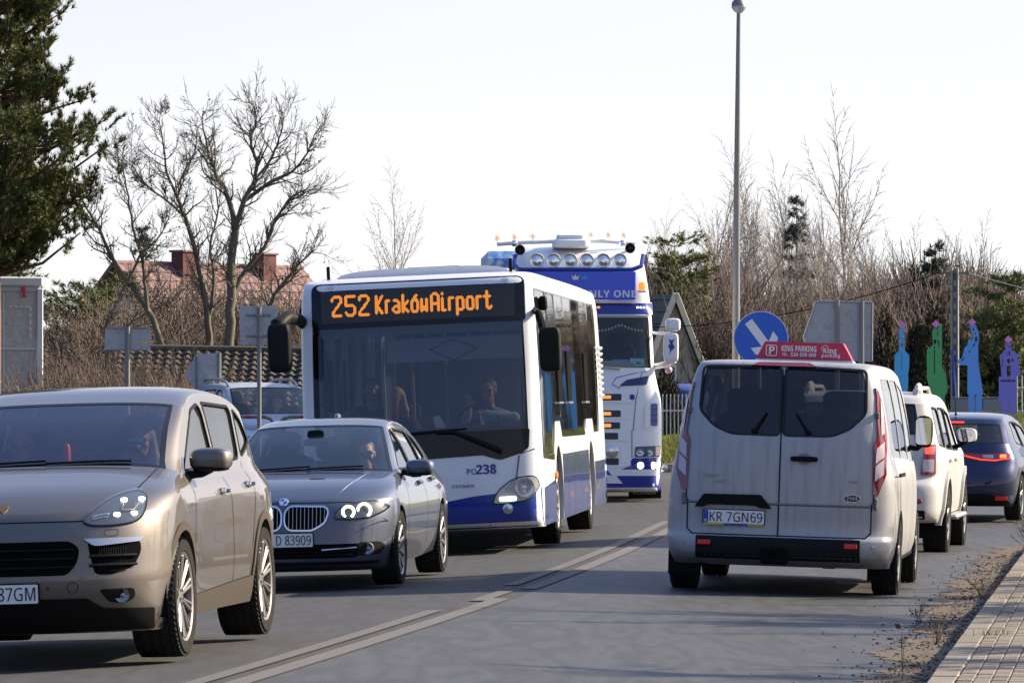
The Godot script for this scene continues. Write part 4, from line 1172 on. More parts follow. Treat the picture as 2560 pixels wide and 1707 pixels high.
	skin_patch(lowb, k, chamfered(pv([-0.85, 0.20, 0.85, 0.20, 0.872, 0.335, 0.61, 0.345, 0.52, 0.408, -0.52, 0.408, -0.61, 0.345, -0.872, 0.335]), 0.015), 0, F, 0.004)
	obj("lower_bumper", lowb, black, o)
	var seam := MB.new()
	var hp := []
	for x in span(-0.52, 0.52, 24): hp.append(k.face(Vector2(x, 0.875), 0, F, 0.0))
	seam.tube(hp, [0.0045], 5)
	for s in [1.0, -1.0]:
		var sp := []
		for i in 10: sp.append(k.p(lerpf(8.2, 9.9, i / 9.0), s * lerpf(0.80, 0.86, i / 9.0), 0.0))
		seam.tube(sp, [0.0045], 5)
	obj("bonnet_gap", seam, black, o)
	number_plate(o, Transform3D(Basis(), Vector3(-0.02, 0.445, 0.012)), "87GM", 0.01, 0.245)
	var em := MB.new()
	em.patch(chamfered(pv([-0.024, 0.978, 0.024, 0.978, 0.024, 0.952, 0.0, 0.928, -0.024, 0.952]), 0.008), [], func(q): return k.face(q, 0, F, 0.006), 0.02, Vector3(0, -0.004, -0.006))
	obj("bonnet_badge", em, mat("badge_gold", Color(0.22, 0.13, 0.05), 0.35, 0.7), o)
	wing_mirror(o, Vector3(1.0, 1.215, -1.75), Vector3(0.135, 0.075, 0.10), 1.0, pt, Vector3(0.85, 1.12, -1.72))
	wing_mirror(o, Vector3(-1.0, 1.215, -1.75), Vector3(0.135, 0.075, 0.10), -1.0, pt, Vector3(-0.85, 1.12, -1.72))
	door_handle(o, k, -2.50, 1.005, chrome)
	door_handle(o, k, -3.42, 1.035, chrome)
	seat(o, 0.38, 0.62, -2.45)
	seat(o, -0.38, 0.62, -2.45)
	for x in [-0.38, 0.38]:
		var hr := MB.new()
		blob(hr, Vector3(x, 1.22, -3.45), Vector3(0.13, 0.09, 0.05), 0.55, 14)
		obj("rear_headrest", hr, cloth_dark, o)
	steering_wheel(o, Vector3(0.38, 1.14, -1.86))
	var im := MB.new()
	blob(im, Vector3(0.0, 1.46, -2.02), Vector3(0.11, 0.032, 0.02), 0.5, 14)
	blob(im, Vector3(0.0, 1.535, -2.04), Vector3(0.20, 0.035, 0.05), 0.5, 14)
	obj("inner_mirror", im, black, o)
	wipers(o, k, 10.0, [[-0.7, 0.05, 0.10], [0.05, 0.68, 0.10]])
	var tow2 := MB.new()                                                       # a red toy and a small camera behind the screen
	blob(tow2, Vector3(0.06, 1.27, -1.75), Vector3(0.028, 0.075, 0.03), 0.7, 12)
	obj("red_windscreen_charm", tow2, mat("charm_red", Color(0.5, 0.02, 0.03), 0.5), o)
# ---------------------------------------------------------------- the bus
const GLYPHS := {      # strokes of the lamp-dot letters, on a grid 10 wide, 18 high
	"2": [[0.8, 13.5, 1, 16, 3, 17, 7, 17, 9, 15.5, 9, 12.5, 1, 3.5, 1, 1, 9, 1]], "5": [[9, 17, 1, 17, 1, 9.5, 6.5, 9.5, 9, 8, 9, 3, 7, 1, 3, 1, 1, 3.5]],
	"K": [[1, 1, 1, 17], [8.5, 17, 2.5, 8, 8.5, 1]], "r": [[1, 1, 1, 12, 6, 12]], "a": [[1.5, 12, 6, 12, 8, 10, 8, 1], [8, 6.5, 2.5, 6.5, 1, 5, 1, 2.5, 2.5, 1, 6, 1, 8, 2.5]], "k": [[1, 1, 1, 17], [7.5, 11.5, 1.5, 6, 8, 1]],
	"ó": [[2.5, 1, 6.5, 1, 8, 2.5, 8, 10.5, 6.5, 12, 2.5, 12, 1, 10.5, 1, 2.5, 2.5, 1], [4.5, 14.5, 6.5, 16.5]], "o": [[2.5, 1, 6.5, 1, 8, 2.5, 8, 10.5, 6.5, 12, 2.5, 12, 1, 10.5, 1, 2.5, 2.5, 1]], "w": [[1, 12, 1, 1, 4.5, 5, 8, 1, 8, 12]],
	"A": [[1, 1, 1, 15, 3, 17, 7, 17, 9, 15, 9, 1], [1, 8, 9, 8]], "i": [[1, 16, 1, 17], [1, 12, 1, 2, 2, 1, 5, 1]], "p": [[1, -4, 1, 12, 6.5, 12, 8, 10.5, 8, 2.5, 6.5, 1, 1, 1]], "t": [[3, 17, 3, 2.5, 4.5, 1, 7, 1, 8, 2.5], [0, 12, 7, 12]]}

func dots_picture(w: int, h: int, dot: int, runs: Array) -> ImageTexture:     # runs: [text, x, y of the base line, height, letter width]
	var on := {}
	for r in runs:
		var x: float = r[1]
		for ch in r[0]:
			var k: float = r[3] / 18.0
			var wide := 0.0
			for line in GLYPHS[ch]:
				for i in range(0, line.size() - 2, 2):
					var a := Vector2(line[i] * k * r[4], line[i + 1] * k)
					var b := Vector2(line[i + 2] * k * r[4], line[i + 3] * k)
					wide = maxf(wide, maxf(a.x, b.x))
					var n := maxi(1, int(a.distance_to(b) * 2))
					for j in n + 1:
						var p := a.lerp(b, float(j) / n) + Vector2(x, r[2])
						for dx in [-1, 0, 1]:
							for dy in [-1, 0, 1]:
								if absi(dx) + absi(dy) < 2: on[Vector2i(roundi(p.x) + dx, roundi(p.y) + dy)] = true
			x += wide + (3.2 if r[3] < 20 else 4.2)
	var im := Image.create(w * dot, h * dot, false, Image.FORMAT_RGB8)
	im.fill(Color(0.008, 0.007, 0.006))
	for j in h:
		for i in w:
			var lit: bool = on.has(Vector2i(i, h - 1 - j))
			for a in dot - 1:
				for b in dot - 1: im.set_pixel(i * dot + a, j * dot + b, Color(1.0, 0.60, 0.13) if lit else Color(0.013, 0.011, 0.010))
	return ImageTexture.create_from_image(im)

func build_bus() -> void:
	var o := thing("city_bus", "white and blue city bus with a lit orange destination board", "bus", Vector3(-0.92, 0.0, -52.7), Vector3(0, -deg_to_rad(4.4), 0.045))
	var k := Shell.new()
	k.pw = 4.2
	k.st = [[-0.16, 0.25, 0.25, 0.40], [-0.03, 0.33, 0.33, 0.44], [0.0, 0.55, 0.55, 0.44], [-0.02, 1.0, 1.0, 0.42], [-0.07, 1.6, 1.6, 0.40], [-0.14, 2.3, 2.3, 0.36], [-0.21, 2.75, 2.75, 0.32], [-0.26, 2.88, 2.87, 0.28], [-0.36, 2.935, 2.91, 0.24],
		[-0.7, 2.97, 2.92, 0.10], [-3.0, 3.0, 2.90, 0.0], [-11.4, 3.0, 2.88, 0.0], [-11.9, 2.93, 2.82, -0.05], [-12.0, 2.2, 2.2, -0.2], [-12.02, 0.6, 0.6, -0.2], [-11.9, 0.3, 0.3, -0.2]]
	k.plan = [[-12.0, 1.25], [-11.0, 1.275], [-1.0, 1.275], [-0.4, 1.262]]
	k.sec = [[0.25, 0.012], [0.5, 0.0], [1.2, 0.0], [2.2, 0.012], [2.75, 0.035], [2.95, 0.075]]
	var white := paint("bus_white", Color(0.60, 0.61, 0.63), 0.0, 0.35, 0.5)
	var blue := paint("bus_blue", Color(0.008, 0.030, 0.21), 0.0, 0.2, 0.9)
	var s_lo := k.find(1.28, 3, 5)
	var s_hi := k.find(2.44, 5, 7)
	var tl := -0.885
	var tr := 0.905
	var body := MB.new()
	k.ribbon(body, 0, s_lo, -1, 1, 14, 40)
	k.ribbon(body, s_lo, s_hi, -1, tl, 12, 8)
	k.ribbon(body, s_lo, s_hi, tr, 1, 12, 8)
	k.ribbon(body, s_hi, 15, -1, 1, 50, 40)
	# flanks: body with the window band left open
	var arches := [[-2.70, 0.48, 0.60], [-8.55, 0.48, 0.60]]
	var outline := flank_outline(k, 0, 15, 120, 0.26, arches)
	var wins := []
	var edges := [-0.62, -2.02, -3.35, -4.70, -6.10, -7.50, -9.20, -10.20]
	for i in 7:
		var lo := 1.20
		if i == 0: lo = 1.0
		elif i == 1 or i == 5: lo = 1.40
		wins.append(chamfered(pv([edges[i] - 0.02, lo, edges[i + 1] + 0.02, lo, edges[i + 1] + 0.02, 2.76, edges[i] - 0.02, 2.76]), 0.04))
	var fl := MB.new()
	fl.patch(outline, wins, func(q): return k.flank(q), 0.12, Vector3(-0.04, 0, 0), true)
	body.add(fl, Transform3D())
	body.mirror(fl)
	obj("body", body, white, o, 32)
	for s in [1.0, -1.0]:
		var band := MB.new()                                                   # gloss black surround of the side windows
		var shape := chamfered(pv([-0.50, 2.78, -0.46, 0.97, -1.98, 0.93, -2.05, 1.12, -2.25, 1.35, -3.15, 1.35, -3.42, 1.17, -7.44, 1.16, -7.66, 1.35, -9.05, 1.35, -9.26, 1.18, -10.25, 1.19, -10.45, 1.7, -10.6, 2.3, -10.7, 2.78]), 0.08)
		band.patch(shape, wins, func(q): return k.flank(q, 0.006) * Vector3(s, 1, 1), 0.15, Vector3.ZERO, s > 0)
		obj("window_band", band, mat("band_black", grey(0.012), 0.06), o)
		for i in wins.size():
			var g := MB.new()
			var tip := rng.randf_range(-0.004, 0.004)
			g.patch(Geometry2D.offset_polygon(wins[i], 0.02)[0], [], func(q): return k.flank(q, 0.002 + tip * (q.x - edges[i])) * Vector3(s, 1, 1), 0.3, Vector3.ZERO, s > 0)
			obj("side_window", g, glass("bus_side_glass", Color(0.012, 0.011, 0.010), 0.86), o, 60)
		for z in [-3.3, -4.9, -8.0]:
			var h := MB.new()
			h.box(Vector3(s * (k.side(z, 1.85) + 0.004), 1.85, z), Vector3(0.03, 0.58, 0.62), 0.01)
			var hn := obj("hinged_window", h, mat("grille_black", grey(0.004), 0.6), o)
			var sl := MB.new()
			sl.box(Vector3(s * (k.side(z, 1.55) + 0.012), 1.548, z), Vector3(0.03, 0.025, 0.66), 0.005)
			obj("window_sill", sl, reflector, hn)
		var sk := MB.new()
		for shape2 in [pv([-3.32, 0.262, -3.32, 0.98, -7.93, 0.98, -7.93, 0.262]), pv([-9.18, 0.262, -9.18, 0.82, -11.95, 0.82, -11.9, 0.262]), pv([-0.46, 0.262, -0.46, 0.66, -2.08, 0.72, -2.09, 0.262])]:
			sk.patch(shape2, [], func(q): return k.flank(q, 0.005 + 0.0015 * sin(q.x * 2.3)) * Vector3(s, 1, 1), 0.15, Vector3.ZERO, s < 0)
		obj("blue_skirt", sk, blue, o)
		for z in [-4.1, -5.2, -6.4, -7.4]:
			var gp := MB.new()
			gp.patch(strip(pv([z, 0.27, z, 0.97]), 0.012), [], func(q): return k.flank(q, 0.0075) * Vector3(s, 1, 1), 0.2, Vector3.ZERO, s < 0)
			obj("panel_gap", gp, black, o)
		for z in [-4.6, -7.2, -9.6]:
			var mk := MB.new()
			mk.box(Vector3(s * (k.side(z, 0.5) + 0.008), 0.5, z), Vector3(0.012, 0.05, 0.11), 0.004)
			obj("side_marker", mk, amber, o)
		var ind := MB.new()
		blob(ind, Vector3(s * 1.285, 0.76, -1.95), Vector3(0.03, 0.045, 0.05), 0.6, 12)
		obj("indicator", ind, amber, o)
		var lv := MB.new()
		for i in 9: lv.box(Vector3(s * (k.side(-11.2, 2.0) + 0.012), 1.63 + 0.075 * i, -11.2), Vector3(0.03, 0.045, 0.75), 0.008, Basis(Vector3(0, 0, 1), -0.5 * s))
		obj("louvre", lv, white, o)
		var cam := MB.new()
		blob(cam, Vector3(s * 1.29, 2.62, -1.1), Vector3(0.05, 0.08, 0.06), 0.6, 12)
		obj("side_camera", cam, black, o)
	for a in arches:
		for s in [1.0, -1.0]:
			wheel(o, Vector3(s * 1.105, 0.48, a[0]), 0.48, 0.28, 0.30, 10, 0.0, mat("steel_rim", grey(0.33), 0.4, 0.7), s)
	# front
	var F := 8.0
	var disp := MB.new()
	skin_patch(disp, k, chamfered(pv([-1.105, 2.43, 1.155, 2.43, 1.155, 2.865, 1.10, 2.905, -1.05, 2.905, -1.105, 2.865]), 0.04), 0, F, 0.006, 0.1)
	var dn := obj("destination_board", disp, trim, o)
	var led := MB.new()
	var bx := func(x: float, y: float) -> Vector3: return k.face(Vector2(x, y), 0, F, 0.011)
	var pic := dots_picture(196, 32, 6, [["252", 10.5, 5.5, 22.0, 0.87], ["Kraków", 55.0, 7.0, 18.8, 0.745], ["Airport", 111.0, 7.0, 18.8, 0.80]])
	var nx := 24
	var ny := 4
	for i in nx:
		for j in ny:
			var x0 := lerpf(-1.0, 1.05, float(i) / nx); var x1 := lerpf(-1.0, 1.05, float(i + 1) / nx)
			var y0 := lerpf(2.485, 2.82, float(j) / ny); var y1 := lerpf(2.485, 2.82, float(j + 1) / ny)
			led.quad(bx.call(x0, y0), bx.call(x1, y0), bx.call(x1, y1), bx.call(x0, y1))
			var u0 := float(i) / nx; var u1 := float(i + 1) / nx; var v0 := 1.0 - float(j) / ny; var v1 := 1.0 - float(j + 1) / ny
			led.uv.append_array([Vector2(u0, v0), Vector2(u1, v1), Vector2(u1, v0), Vector2(u0, v0), Vector2(u0, v1), Vector2(u1, v1)])
	var lm := mat("lamp_dots", grey(0.01), 0.35)
	lm.emission_enabled = true
	lm.emission_texture = pic
	lm.emission = Color.BLACK
	lm.emission_energy_multiplier = 0.55
	obj("display", led, lm, dn, 60)
	for x in [-0.9, 0.95]:
		var sq := MB.new()
		skin_patch(sq, k, rrect(x, 2.865, 0.075, 0.025, 0.006), 0, F, 0.010, 0.05, 0.004)
		obj("sensor_plate", sq, reflector, dn)
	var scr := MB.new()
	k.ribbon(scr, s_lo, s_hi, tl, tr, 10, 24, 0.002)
	obj("windscreen", scr, glass("bus_glass", Color(0.028, 0.060, 0.115), 0.50), o, 60)  # pale blue stands in for sky mirrored in the screen
	var fr := MB.new()
	k.ribbon(fr, s_lo, s_hi, tl, tl + 0.05, 10, 2, 0.004)
	k.ribbon(fr, s_lo, s_hi, tr - 0.012, tr, 10, 2, 0.004)
	obj("windscreen_border", fr, trim, o, 60)
	var low := MB.new()
	skin_patch(low, k, chamfered(pv([-1.12, 1.29, -1.10, 1.09, -1.02, 1.04, -0.85, 0.974, -0.72, 0.99, -0.60, 1.03, 0.05, 1.012, 0.66, 1.03, 0.78, 0.99, 0.85, 0.974, 1.07, 1.04, 1.14, 1.09, 1.155, 1.29]), 0.02), 0, F, 0.006, 0.1)
	obj("lower_screen", low, trim, o)
	var wp := MB.new()
	var f2 := func(x: float, y: float, l: float) -> Vector3: return k.face(Vector2(x, y), 0, F, l)
	wp.tube([f2.call(-0.10, 1.285, 0.04), f2.call(0.50, 1.315, 0.04)], [0.016, 0.010], 6)
	wp.tube([f2.call(0.18, 1.285, 0.05), f2.call(0.36, 1.285, 0.055), f2.call(0.60, 1.18, 0.05), f2.call(0.86, 1.06, 0.03)], [0.018, 0.022, 0.028, 0.034], 6)
	obj("wiper", wp, black, o)
	var bl := MB.new()
	skin_patch(bl, k, pv([-1.25, 0.26, 1.25, 0.26, 1.25, 0.665, 1.10, 0.635, 0.785, 0.622, 0.54, 0.603, 0.27, 0.56, 0.0, 0.52, -0.27, 0.56, -0.54, 0.603, -0.785, 0.622, -1.10, 0.635, -1.25, 0.665]), 0, F, 0.005, 0.07)
	obj("blue_bumper", bl, blue, o)
	var gaps := MB.new()
	for s in [1.0, -1.0]:
		for l in [[1.04, 1.015, 1.0, 0.765], [0.755, 0.51, 0.70, 0.29], [1.05, 1.03, 1.20, 1.075]]:
			var a: Vector3 = f2.call(s * l[0], l[1], 0.006)
			var b: Vector3 = f2.call(s * l[2], l[3], 0.006)
			gaps.bar(a, b, 0.006, 5)
	obj("panel_gap", gaps, black, o)
	for s in [1.0, -1.0]:
		var raw := pv([0.752, 0.522, 0.78, 0.60, 0.833, 0.668, 0.934, 0.742, 1.022, 0.775, 1.15, 0.787, 1.20, 0.769, 1.225, 0.69, 1.19, 0.628, 1.125, 0.566, 1.044, 0.537, 0.865, 0.518])
		var p: PackedVector2Array = chamfered(raw if s > 0 else flipped(raw), 0.02)
		var hb := MB.new()
		skin_patch(hb, k, Geometry2D.offset_polygon(p, 0.012)[0], 0, F, 0.008, 0.06)
		var hl := obj("headlight", hb, trim, o)
		var rf := MB.new()
		skin_patch(rf, k, p, 0, F, 0.014, 0.035, 0.0)
		obj("lamp_reflector", rf, textured("fluted_reflector", noise_tex(0.05, [grey(0.10), grey(0.5), grey(0.2), grey(0.62)], 3, 128, 71), 9.0, 0.25, null, 1.0, false), hl)
		var ln := MB.new()
		ln.lathe([Vector2(0.112, 0.0), Vector2(0.108, 0.02), Vector2(0.095, 0.022), Vector2(0.05, 0.012), Vector2(0.0, 0.03)], Transform3D(Basis(Vector3.UP, 0.2 * s) * Basis(Vector3.RIGHT, PI / 2), f2.call(s * 1.075, 0.672, 0.012)), 24)
		obj("main_lens", ln, reflector, hl)
		var dl := MB.new()
		skin_patch(dl, k, rrect(s * 0.90, 0.563, 0.17, 0.04, 0.015), 0, F, 0.022, 0.04)
		obj("daylight_strip", dl, white_lamp, hl)
		var cv := MB.new()
		skin_patch(cv, k, p, 0, F, 0.040, 0.06, 0.03)
		obj("lamp_cover", cv, clear, hl)
		var fg := MB.new()
		fg.lathe([Vector2(0.056, -0.02), Vector2(0.054, 0.008), Vector2(0.046, 0.010), Vector2(0, 0.016)], Transform3D(Basis(Vector3.RIGHT, PI / 2), f2.call(s * 0.90, 0.458, 0.006)), 20)
		obj("fog_lamp", fg, reflector, o)
	var nv := mat("lettering_blue", Color(0.015, 0.03, 0.22), 0.4)
	word("lettering", "PO", 0.062, nv, o, Transform3D(Basis(), f2.call(0.535, 0.862, 0.006) + Vector3(0, 0.0, 0)))
	word("lettering", "238", 0.098, nv, o, Transform3D(Basis(), f2.call(0.69, 0.88, 0.006)), true)
	word("lettering", "CITARO", 0.030, mat("dull_chrome", grey(0.25), 0.3, 0.9), o, Transform3D(Basis(), f2.call(0.44, 0.714, 0.006)), true, 1.6)
	# mirrors
	var mr := MB.new()
	blob(mr, Vector3(1.42, 2.11, -0.02), Vector3(0.115, 0.235, 0.10), 0.35, 24)
	var mn := obj("wing_mirror", mr, mat("mirror_shell", grey(0.022), 0.4), o, 50)
	var ar := MB.new()
	ar.tube([Vector3(1.22, 2.55, -0.5), Vector3(1.30, 2.5, -0.2), Vector3(1.36, 2.3, -0.06)], [0.035, 0.04, 0.05], 8)
	obj("mirror_arm", ar, black, mn)
	var ml := MB.new()
	ml.tube([Vector3(-1.19, 2.47, -0.45), Vector3(-1.24, 2.55, -0.2), Vector3(-1.33, 2.565, 0.1), Vector3(-1.41, 2.50, 0.25), Vector3(-1.425, 2.3, 0.28), Vector3(-1.42, 2.04, 0.28)], [0.06, 0.06, 0.07, 0.085, 0.10, 0.07], 12)
	blob(ml, Vector3(-1.40, 2.25, 0.26), Vector3(0.125, 0.26, 0.12), 0.4, 20)
	obj("wing_mirror", ml, mat("mirror_shell", grey(0.022), 0.4), o, 50)
	# roof units
	var pod := MB.new()
	var pf := func(w: float, h: float, z0: float, z1: float) -> void:
		var q := PackedVector2Array()
		for i in 21:
			var t := -1.0 + i * 0.1
			q.append(Vector2(w * t, 2.95 + h * pow(maxf(0.0, 1.0 - pow(absf(t), 4.0)), 0.45)))
		q.append(Vector2(w, 2.8)); q.append(Vector2(-w, 2.8))
		q.reverse()
		pod.prism(q, z0 - z1, Transform3D(Basis(), Vector3(0, 0, z0)))
	pf.call(0.99, 0.12, -1.3, -4.2)
	var pn := obj("roof_unit", pod, white, o, 40)
	pod = MB.new()
	pf = func(w: float, h: float, z0: float, z1: float) -> void:
		var q := PackedVector2Array()
		for i in 21:
			var t := -1.0 + i * 0.1
			q.append(Vector2(w * t, 2.95 + h * pow(maxf(0.0, 1.0 - pow(absf(t), 4.0)), 0.45)))
		q.append(Vector2(w, 2.8)); q.append(Vector2(-w, 2.8))
		q.reverse()
		pod.prism(q, z0 - z1, Transform3D(Basis(), Vector3(0, 0, z0)))
	pf.call(1.16, 0.10, -7.6, -11.3)
	obj("roof_unit", pod, white, o, 40)
	var pg := MB.new()
	pg.box(Vector3(0.10, 3.071, -2.2), Vector3(0.56, 0.012, 1.6), 0.004)
	obj("roof_grille", pg, mat("roof_grey", grey(0.12), 0.6), pn)
	for x in [-0.98, 0.98]:
		var an := MB.new()
		an.box(Vector3(x, 2.955, -0.85), Vector3(0.15, 0.03, 0.06), 0.005)
		an.box(Vector3(x, 3.03, -0.85), Vector3(0.035, 0.16, 0.035), 0.005)
		obj("roof_aerial", an, black, o)
	# inside
	var ins := MB.new()
	ins.box(Vector3(0, 0.40, -6.2), Vector3(2.4, 0.1, 11.4), 0.0)
	obj("floor", ins, mat("bus_floor", grey(0.05), 0.8), o)
	var dsh := MB.new()
	blob(dsh, Vector3(0.45, 1.12, -0.62), Vector3(0.72, 0.22, 0.30), 0.4, 20)
	dsh.box(Vector3(-0.1, 0.85, -0.5), Vector3(2.1, 0.7, 0.35), 0.05)
	obj("dashboard", dsh, cloth_dark, o)
	var vs := MB.new()
	vs.box(Vector3(0.40, 2.17, -0.42), Vector3(1.50, 0.25, 0.012), 0.003)
	vs.box(Vector3(-0.76, 2.38, -0.5), Vector3(0.70, 0.10, 0.10), 0.01)
	vs.box(Vector3(0.02, 2.40, -0.6), Vector3(2.3, 0.12, 0.25), 0.02)
	var bn := obj("sun_blind", vs, mat("blind_grey", Color(0.20, 0.24, 0.29), 0.7), o)
	var sc := MB.new()
	for l in [[0.11, 2.17, 0.37, 2.27], [0.37, 2.27, 0.62, 2.17], [0.62, 2.17, 0.37, 2.05], [0.37, 2.05, 0.11, 2.17]]: sc.bar(Vector3(l[0], l[1], -0.40), Vector3(l[2], l[3], -0.40), 0.006, 5)
	obj("blind_linkage", sc, black, bn)
	var rail := mat("grab_rail", Color(0.45, 0.30, 0.04), 0.4)
	for q in [[-0.42, -0.75], [0.16, -1.7], [0.30, -3.2], [-0.35, -3.2], [-0.35, -5.0], [0.35, -5.6], [-0.62, -1.6]]:
		var r := MB.new()
		r.bar(Vector3(q[0], 0.45, q[1]), Vector3(q[0], 2.75, q[1]), 0.018, 8)
		obj("grab_pole", r, reflector if q[0] < -0.4 else rail, o)
	var pa := MB.new()
	pa.box(Vector3(-0.42, 1.5, -1.1), Vector3(0.015, 1.4, 0.75), 0.003)
	pa.box(Vector3(0.52, 1.35, -1.75), Vector3(1.3, 1.5, 0.03), 0.005)
	obj("cab_partition", pa, mat("partition_grey", Color(0.06, 0.07, 0.085), 0.5), o)
	for z in [-3.6, -4.5, -5.4, -6.3, -7.4]:
		for x in [-0.95, -0.55, 0.55, 0.95]: seat(o, x, 0.72, z, 1.0, mat("seat_blue", Color(0.03, 0.05, 0.12), 0.8), true)
	seat(o, 0.55, 0.80, -1.35)
	steering_wheel(o, Vector3(0.55, 1.36, -0.95), 1.0, 0.225)
	var pp := MB.new()
	pp.patch(pv([0.13, 1.33, 0.25, 1.33, 0.17, 1.47, 0.10, 1.45]), [], func(q): return Vector3(q.x, q.y, -0.55), 1.0)
	pp.patch(pv([0.61, 1.36, 0.66, 1.34, 0.60, 1.52]), [], func(q): return Vector3(q.x, q.y, -0.55), 1.0)
	obj("paper_slip", pp, mat("paper", grey(0.6), 0.8), o)
	var ce := MB.new()
	ce.box(Vector3(0, 2.80, -6.2), Vector3(2.3, 0.04, 11.0), 0.0)
	obj("ceiling_panel", ce, mat("bus_ceiling", grey(0.35), 0.7), o)
	var bk := MB.new()
	bk.box(Vector3(0, 1.5, -11.6), Vector3(2.3, 2.3, 0.05), 0.0)
	bk.box(Vector3(0, 0.62, -6.2), Vector3(1.7, 0.42, 11.6), 0.0)
	obj("rear_bulkhead", bk, mat("underbody", grey(0.008), 0.9), o)
# ---------------------------------------------------------------- vehicles seen from behind
func opening_frame(k: Shell, s0: float, s1: float, t: float, holes: Array, b: MB) -> void:    # fills a rectangle left out of the ribbon, except for the windows
	var o := PackedVector2Array()
	for i in 13:
		var q := k.p(lerpf(s0, s1, i / 12.0), t)
		o.append(Vector2(q.x, q.y))
	for i in 13:
		var q := k.p(lerpf(s1, s0, i / 12.0), -t)
		o.append(Vector2(q.x, q.y))
	b.patch(o, holes, func(q): return k.face(q, maxf(0.0, s0 - 1.0), s1 + 1.0), 0.06, Vector3(0, 0, -0.03))

func build_van() -> void:
	var o := thing("passenger_van", "dirty silver passenger van seen from behind with twin rear doors", "van", Vector3(2.24, -0.01, -42.6), Vector3(0, -deg_to_rad(7.5), -0.03))
	var k := Shell.new()
	k.pw = 3.2
	k.st = [[-0.25, 0.24, 0.24, 0.5], [-0.02, 0.33, 0.33, 0.44], [0.0, 0.47, 0.47, 0.42], [-0.05, 0.53, 0.53, 0.40], [-0.055, 0.78, 0.78, 0.38], [-0.07, 1.05, 1.05, 0.36], [-0.11, 1.34, 1.34, 0.33], [-0.20, 1.70, 1.70, 0.28], [-0.27, 1.93, 1.925, 0.24], [-0.36, 1.985, 1.955, 0.20],
		[-0.8, 2.0, 1.95, 0.05], [-2.8, 2.0, 1.93, 0.0], [-3.55, 1.95, 1.87, -0.04, 1], [-4.0, 1.6, 1.53, -0.1], [-4.38, 1.24, 1.16, -0.25, 1], [-4.8, 1.08, 1.0, -0.3], [-4.95, 0.8, 0.8, -0.5], [-4.97, 0.5, 0.5, -0.5], [-4.85, 0.25, 0.25, -0.5]]
	k.plan = [[-4.97, 0.78], [-4.4, 0.93], [-3.6, 0.985], [-1.0, 0.985], [-0.4, 0.968]]
	k.sec = [[0.25, 0.05], [0.42, 0.0], [0.9, 0.0], [1.06, 0.02], [1.2, 0.055], [1.45, 0.095], [1.7, 0.145], [1.9, 0.20], [2.0, 0.26]]
	var pt := textured("dusty_silver", noise_tex(0.01, [Color(0.255, 0.25, 0.25), Color(0.315, 0.31, 0.315), Color(0.285, 0.28, 0.28), Color(0.225, 0.22, 0.215)], 6, 512, 81), 1.0, 0.42, null, 1.0, false)
	pt.uv1_scale = Vector3(2.2, 0.14, 0.5)
	pt.metallic = 0.2
	pt.clearcoat_enabled = true
	pt.clearcoat = 0.3
	pt.clearcoat_roughness = 0.1
	var s_lo := k.find(1.33, 5, 7)
	var s_hi := k.find(1.96, 8, 9.9)
	var t_in := 0.875
	var body := MB.new()
	k.ribbon(body, 0, s_lo, -1, 1, 30, 40)
	for s in [-1.0, 1.0]:
		k.ribbon(body, s_lo, s_hi, t_in if s > 0 else -1.0, 1.0 if s > 0 else -t_in, 14, 8)
		k.ribbon(body, 12, 14, 0.93 if s > 0 else -1.0, 1.0 if s > 0 else -0.93, 8, 4)
	k.ribbon(body, s_hi, 12, -1, 1, 16, 36)
	k.ribbon(body, 14, 18, -1, 1, 16, 20)
	var wl := chamfered(pv([-0.70, 1.935, -0.012, 1.95, -0.012, 1.357, -0.43, 1.362, -0.58, 1.425, -0.715, 1.56]), 0.05)
	var wr := flipped(wl)
	opening_frame(k, s_lo, s_hi, t_in, [wl, wr], body)
	var arches := [[-1.03, 0.335, 0.40], [-3.97, 0.335, 0.40]]
	var wins := [chamfered(pv([-0.55, 1.20, -1.75, 1.17, -1.75, 1.86, -0.62, 1.86]), 0.08), chamfered(pv([-1.83, 1.17, -2.80, 1.15, -2.80, 1.85, -1.83, 1.86]), 0.06), chamfered(pv([-2.90, 1.13, -3.95, 1.12, -3.50, 1.76, -2.90, 1.84]), 0.06)]
	var fl := MB.new()
	fl.patch(flank_outline(k, 0, 18, 150, 0.28, arches), wins, func(q): return k.flank(q), 0.08, Vector3(-0.03, 0, 0), true)
	body.add(fl, Transform3D())
	body.mirror(fl)
	obj("body", body, pt, o, 32)
	var dark := glass("van_rear_glass", Color(0.006, 0.007, 0.009), 0.80)
	for w in [wl, wr]:
		var g := MB.new()
		g.patch(Geometry2D.offset_polygon(w, 0.01)[0], [], func(q): return k.face(q, 5, 10, -0.012), 0.08)
		var gn := obj("rear_window", g, dark, o, 60)
		var e := MB.new()
		e.patch(Geometry2D.offset_polygon(w, 0.008)[0], [Geometry2D.offset_polygon(w, -0.012)[0]], func(q): return k.face(q, 5, 10, 0.002), 0.08)
		obj("window_border", e, trim, gn)
		var sgn := -1.0 if w == wl else 1.0
		var wp := MB.new()
		wp.tube([k.face(Vector2(sgn * 0.22, 1.40), 5, 10, 0.02), k.face(Vector2(sgn * (0.13 if sgn < 0 else 0.12), 1.55), 5, 10, 0.02)], [0.014, 0.008], 6)
		blob(wp, k.face(Vector2(sgn * 0.23, 1.39), 5, 10, 0.01), Vector3(0.03, 0.02, 0.02), 0.6, 10)
		obj("rear_wiper", wp, black, gn)
	for s in [1.0, -1.0]:
		for w in wins:
			var g := MB.new()
			g.patch(Geometry2D.offset_polygon(w, 0.012)[0], [], func(q): return k.flank(q, -0.006) * Vector3(s, 1, 1), 0.15, Vector3.ZERO, s > 0)
			obj("side_window", g, glass("van_side_glass", Color(0.012, 0.012, 0.014), 0.6), o, 60)
	var sc := MB.new()
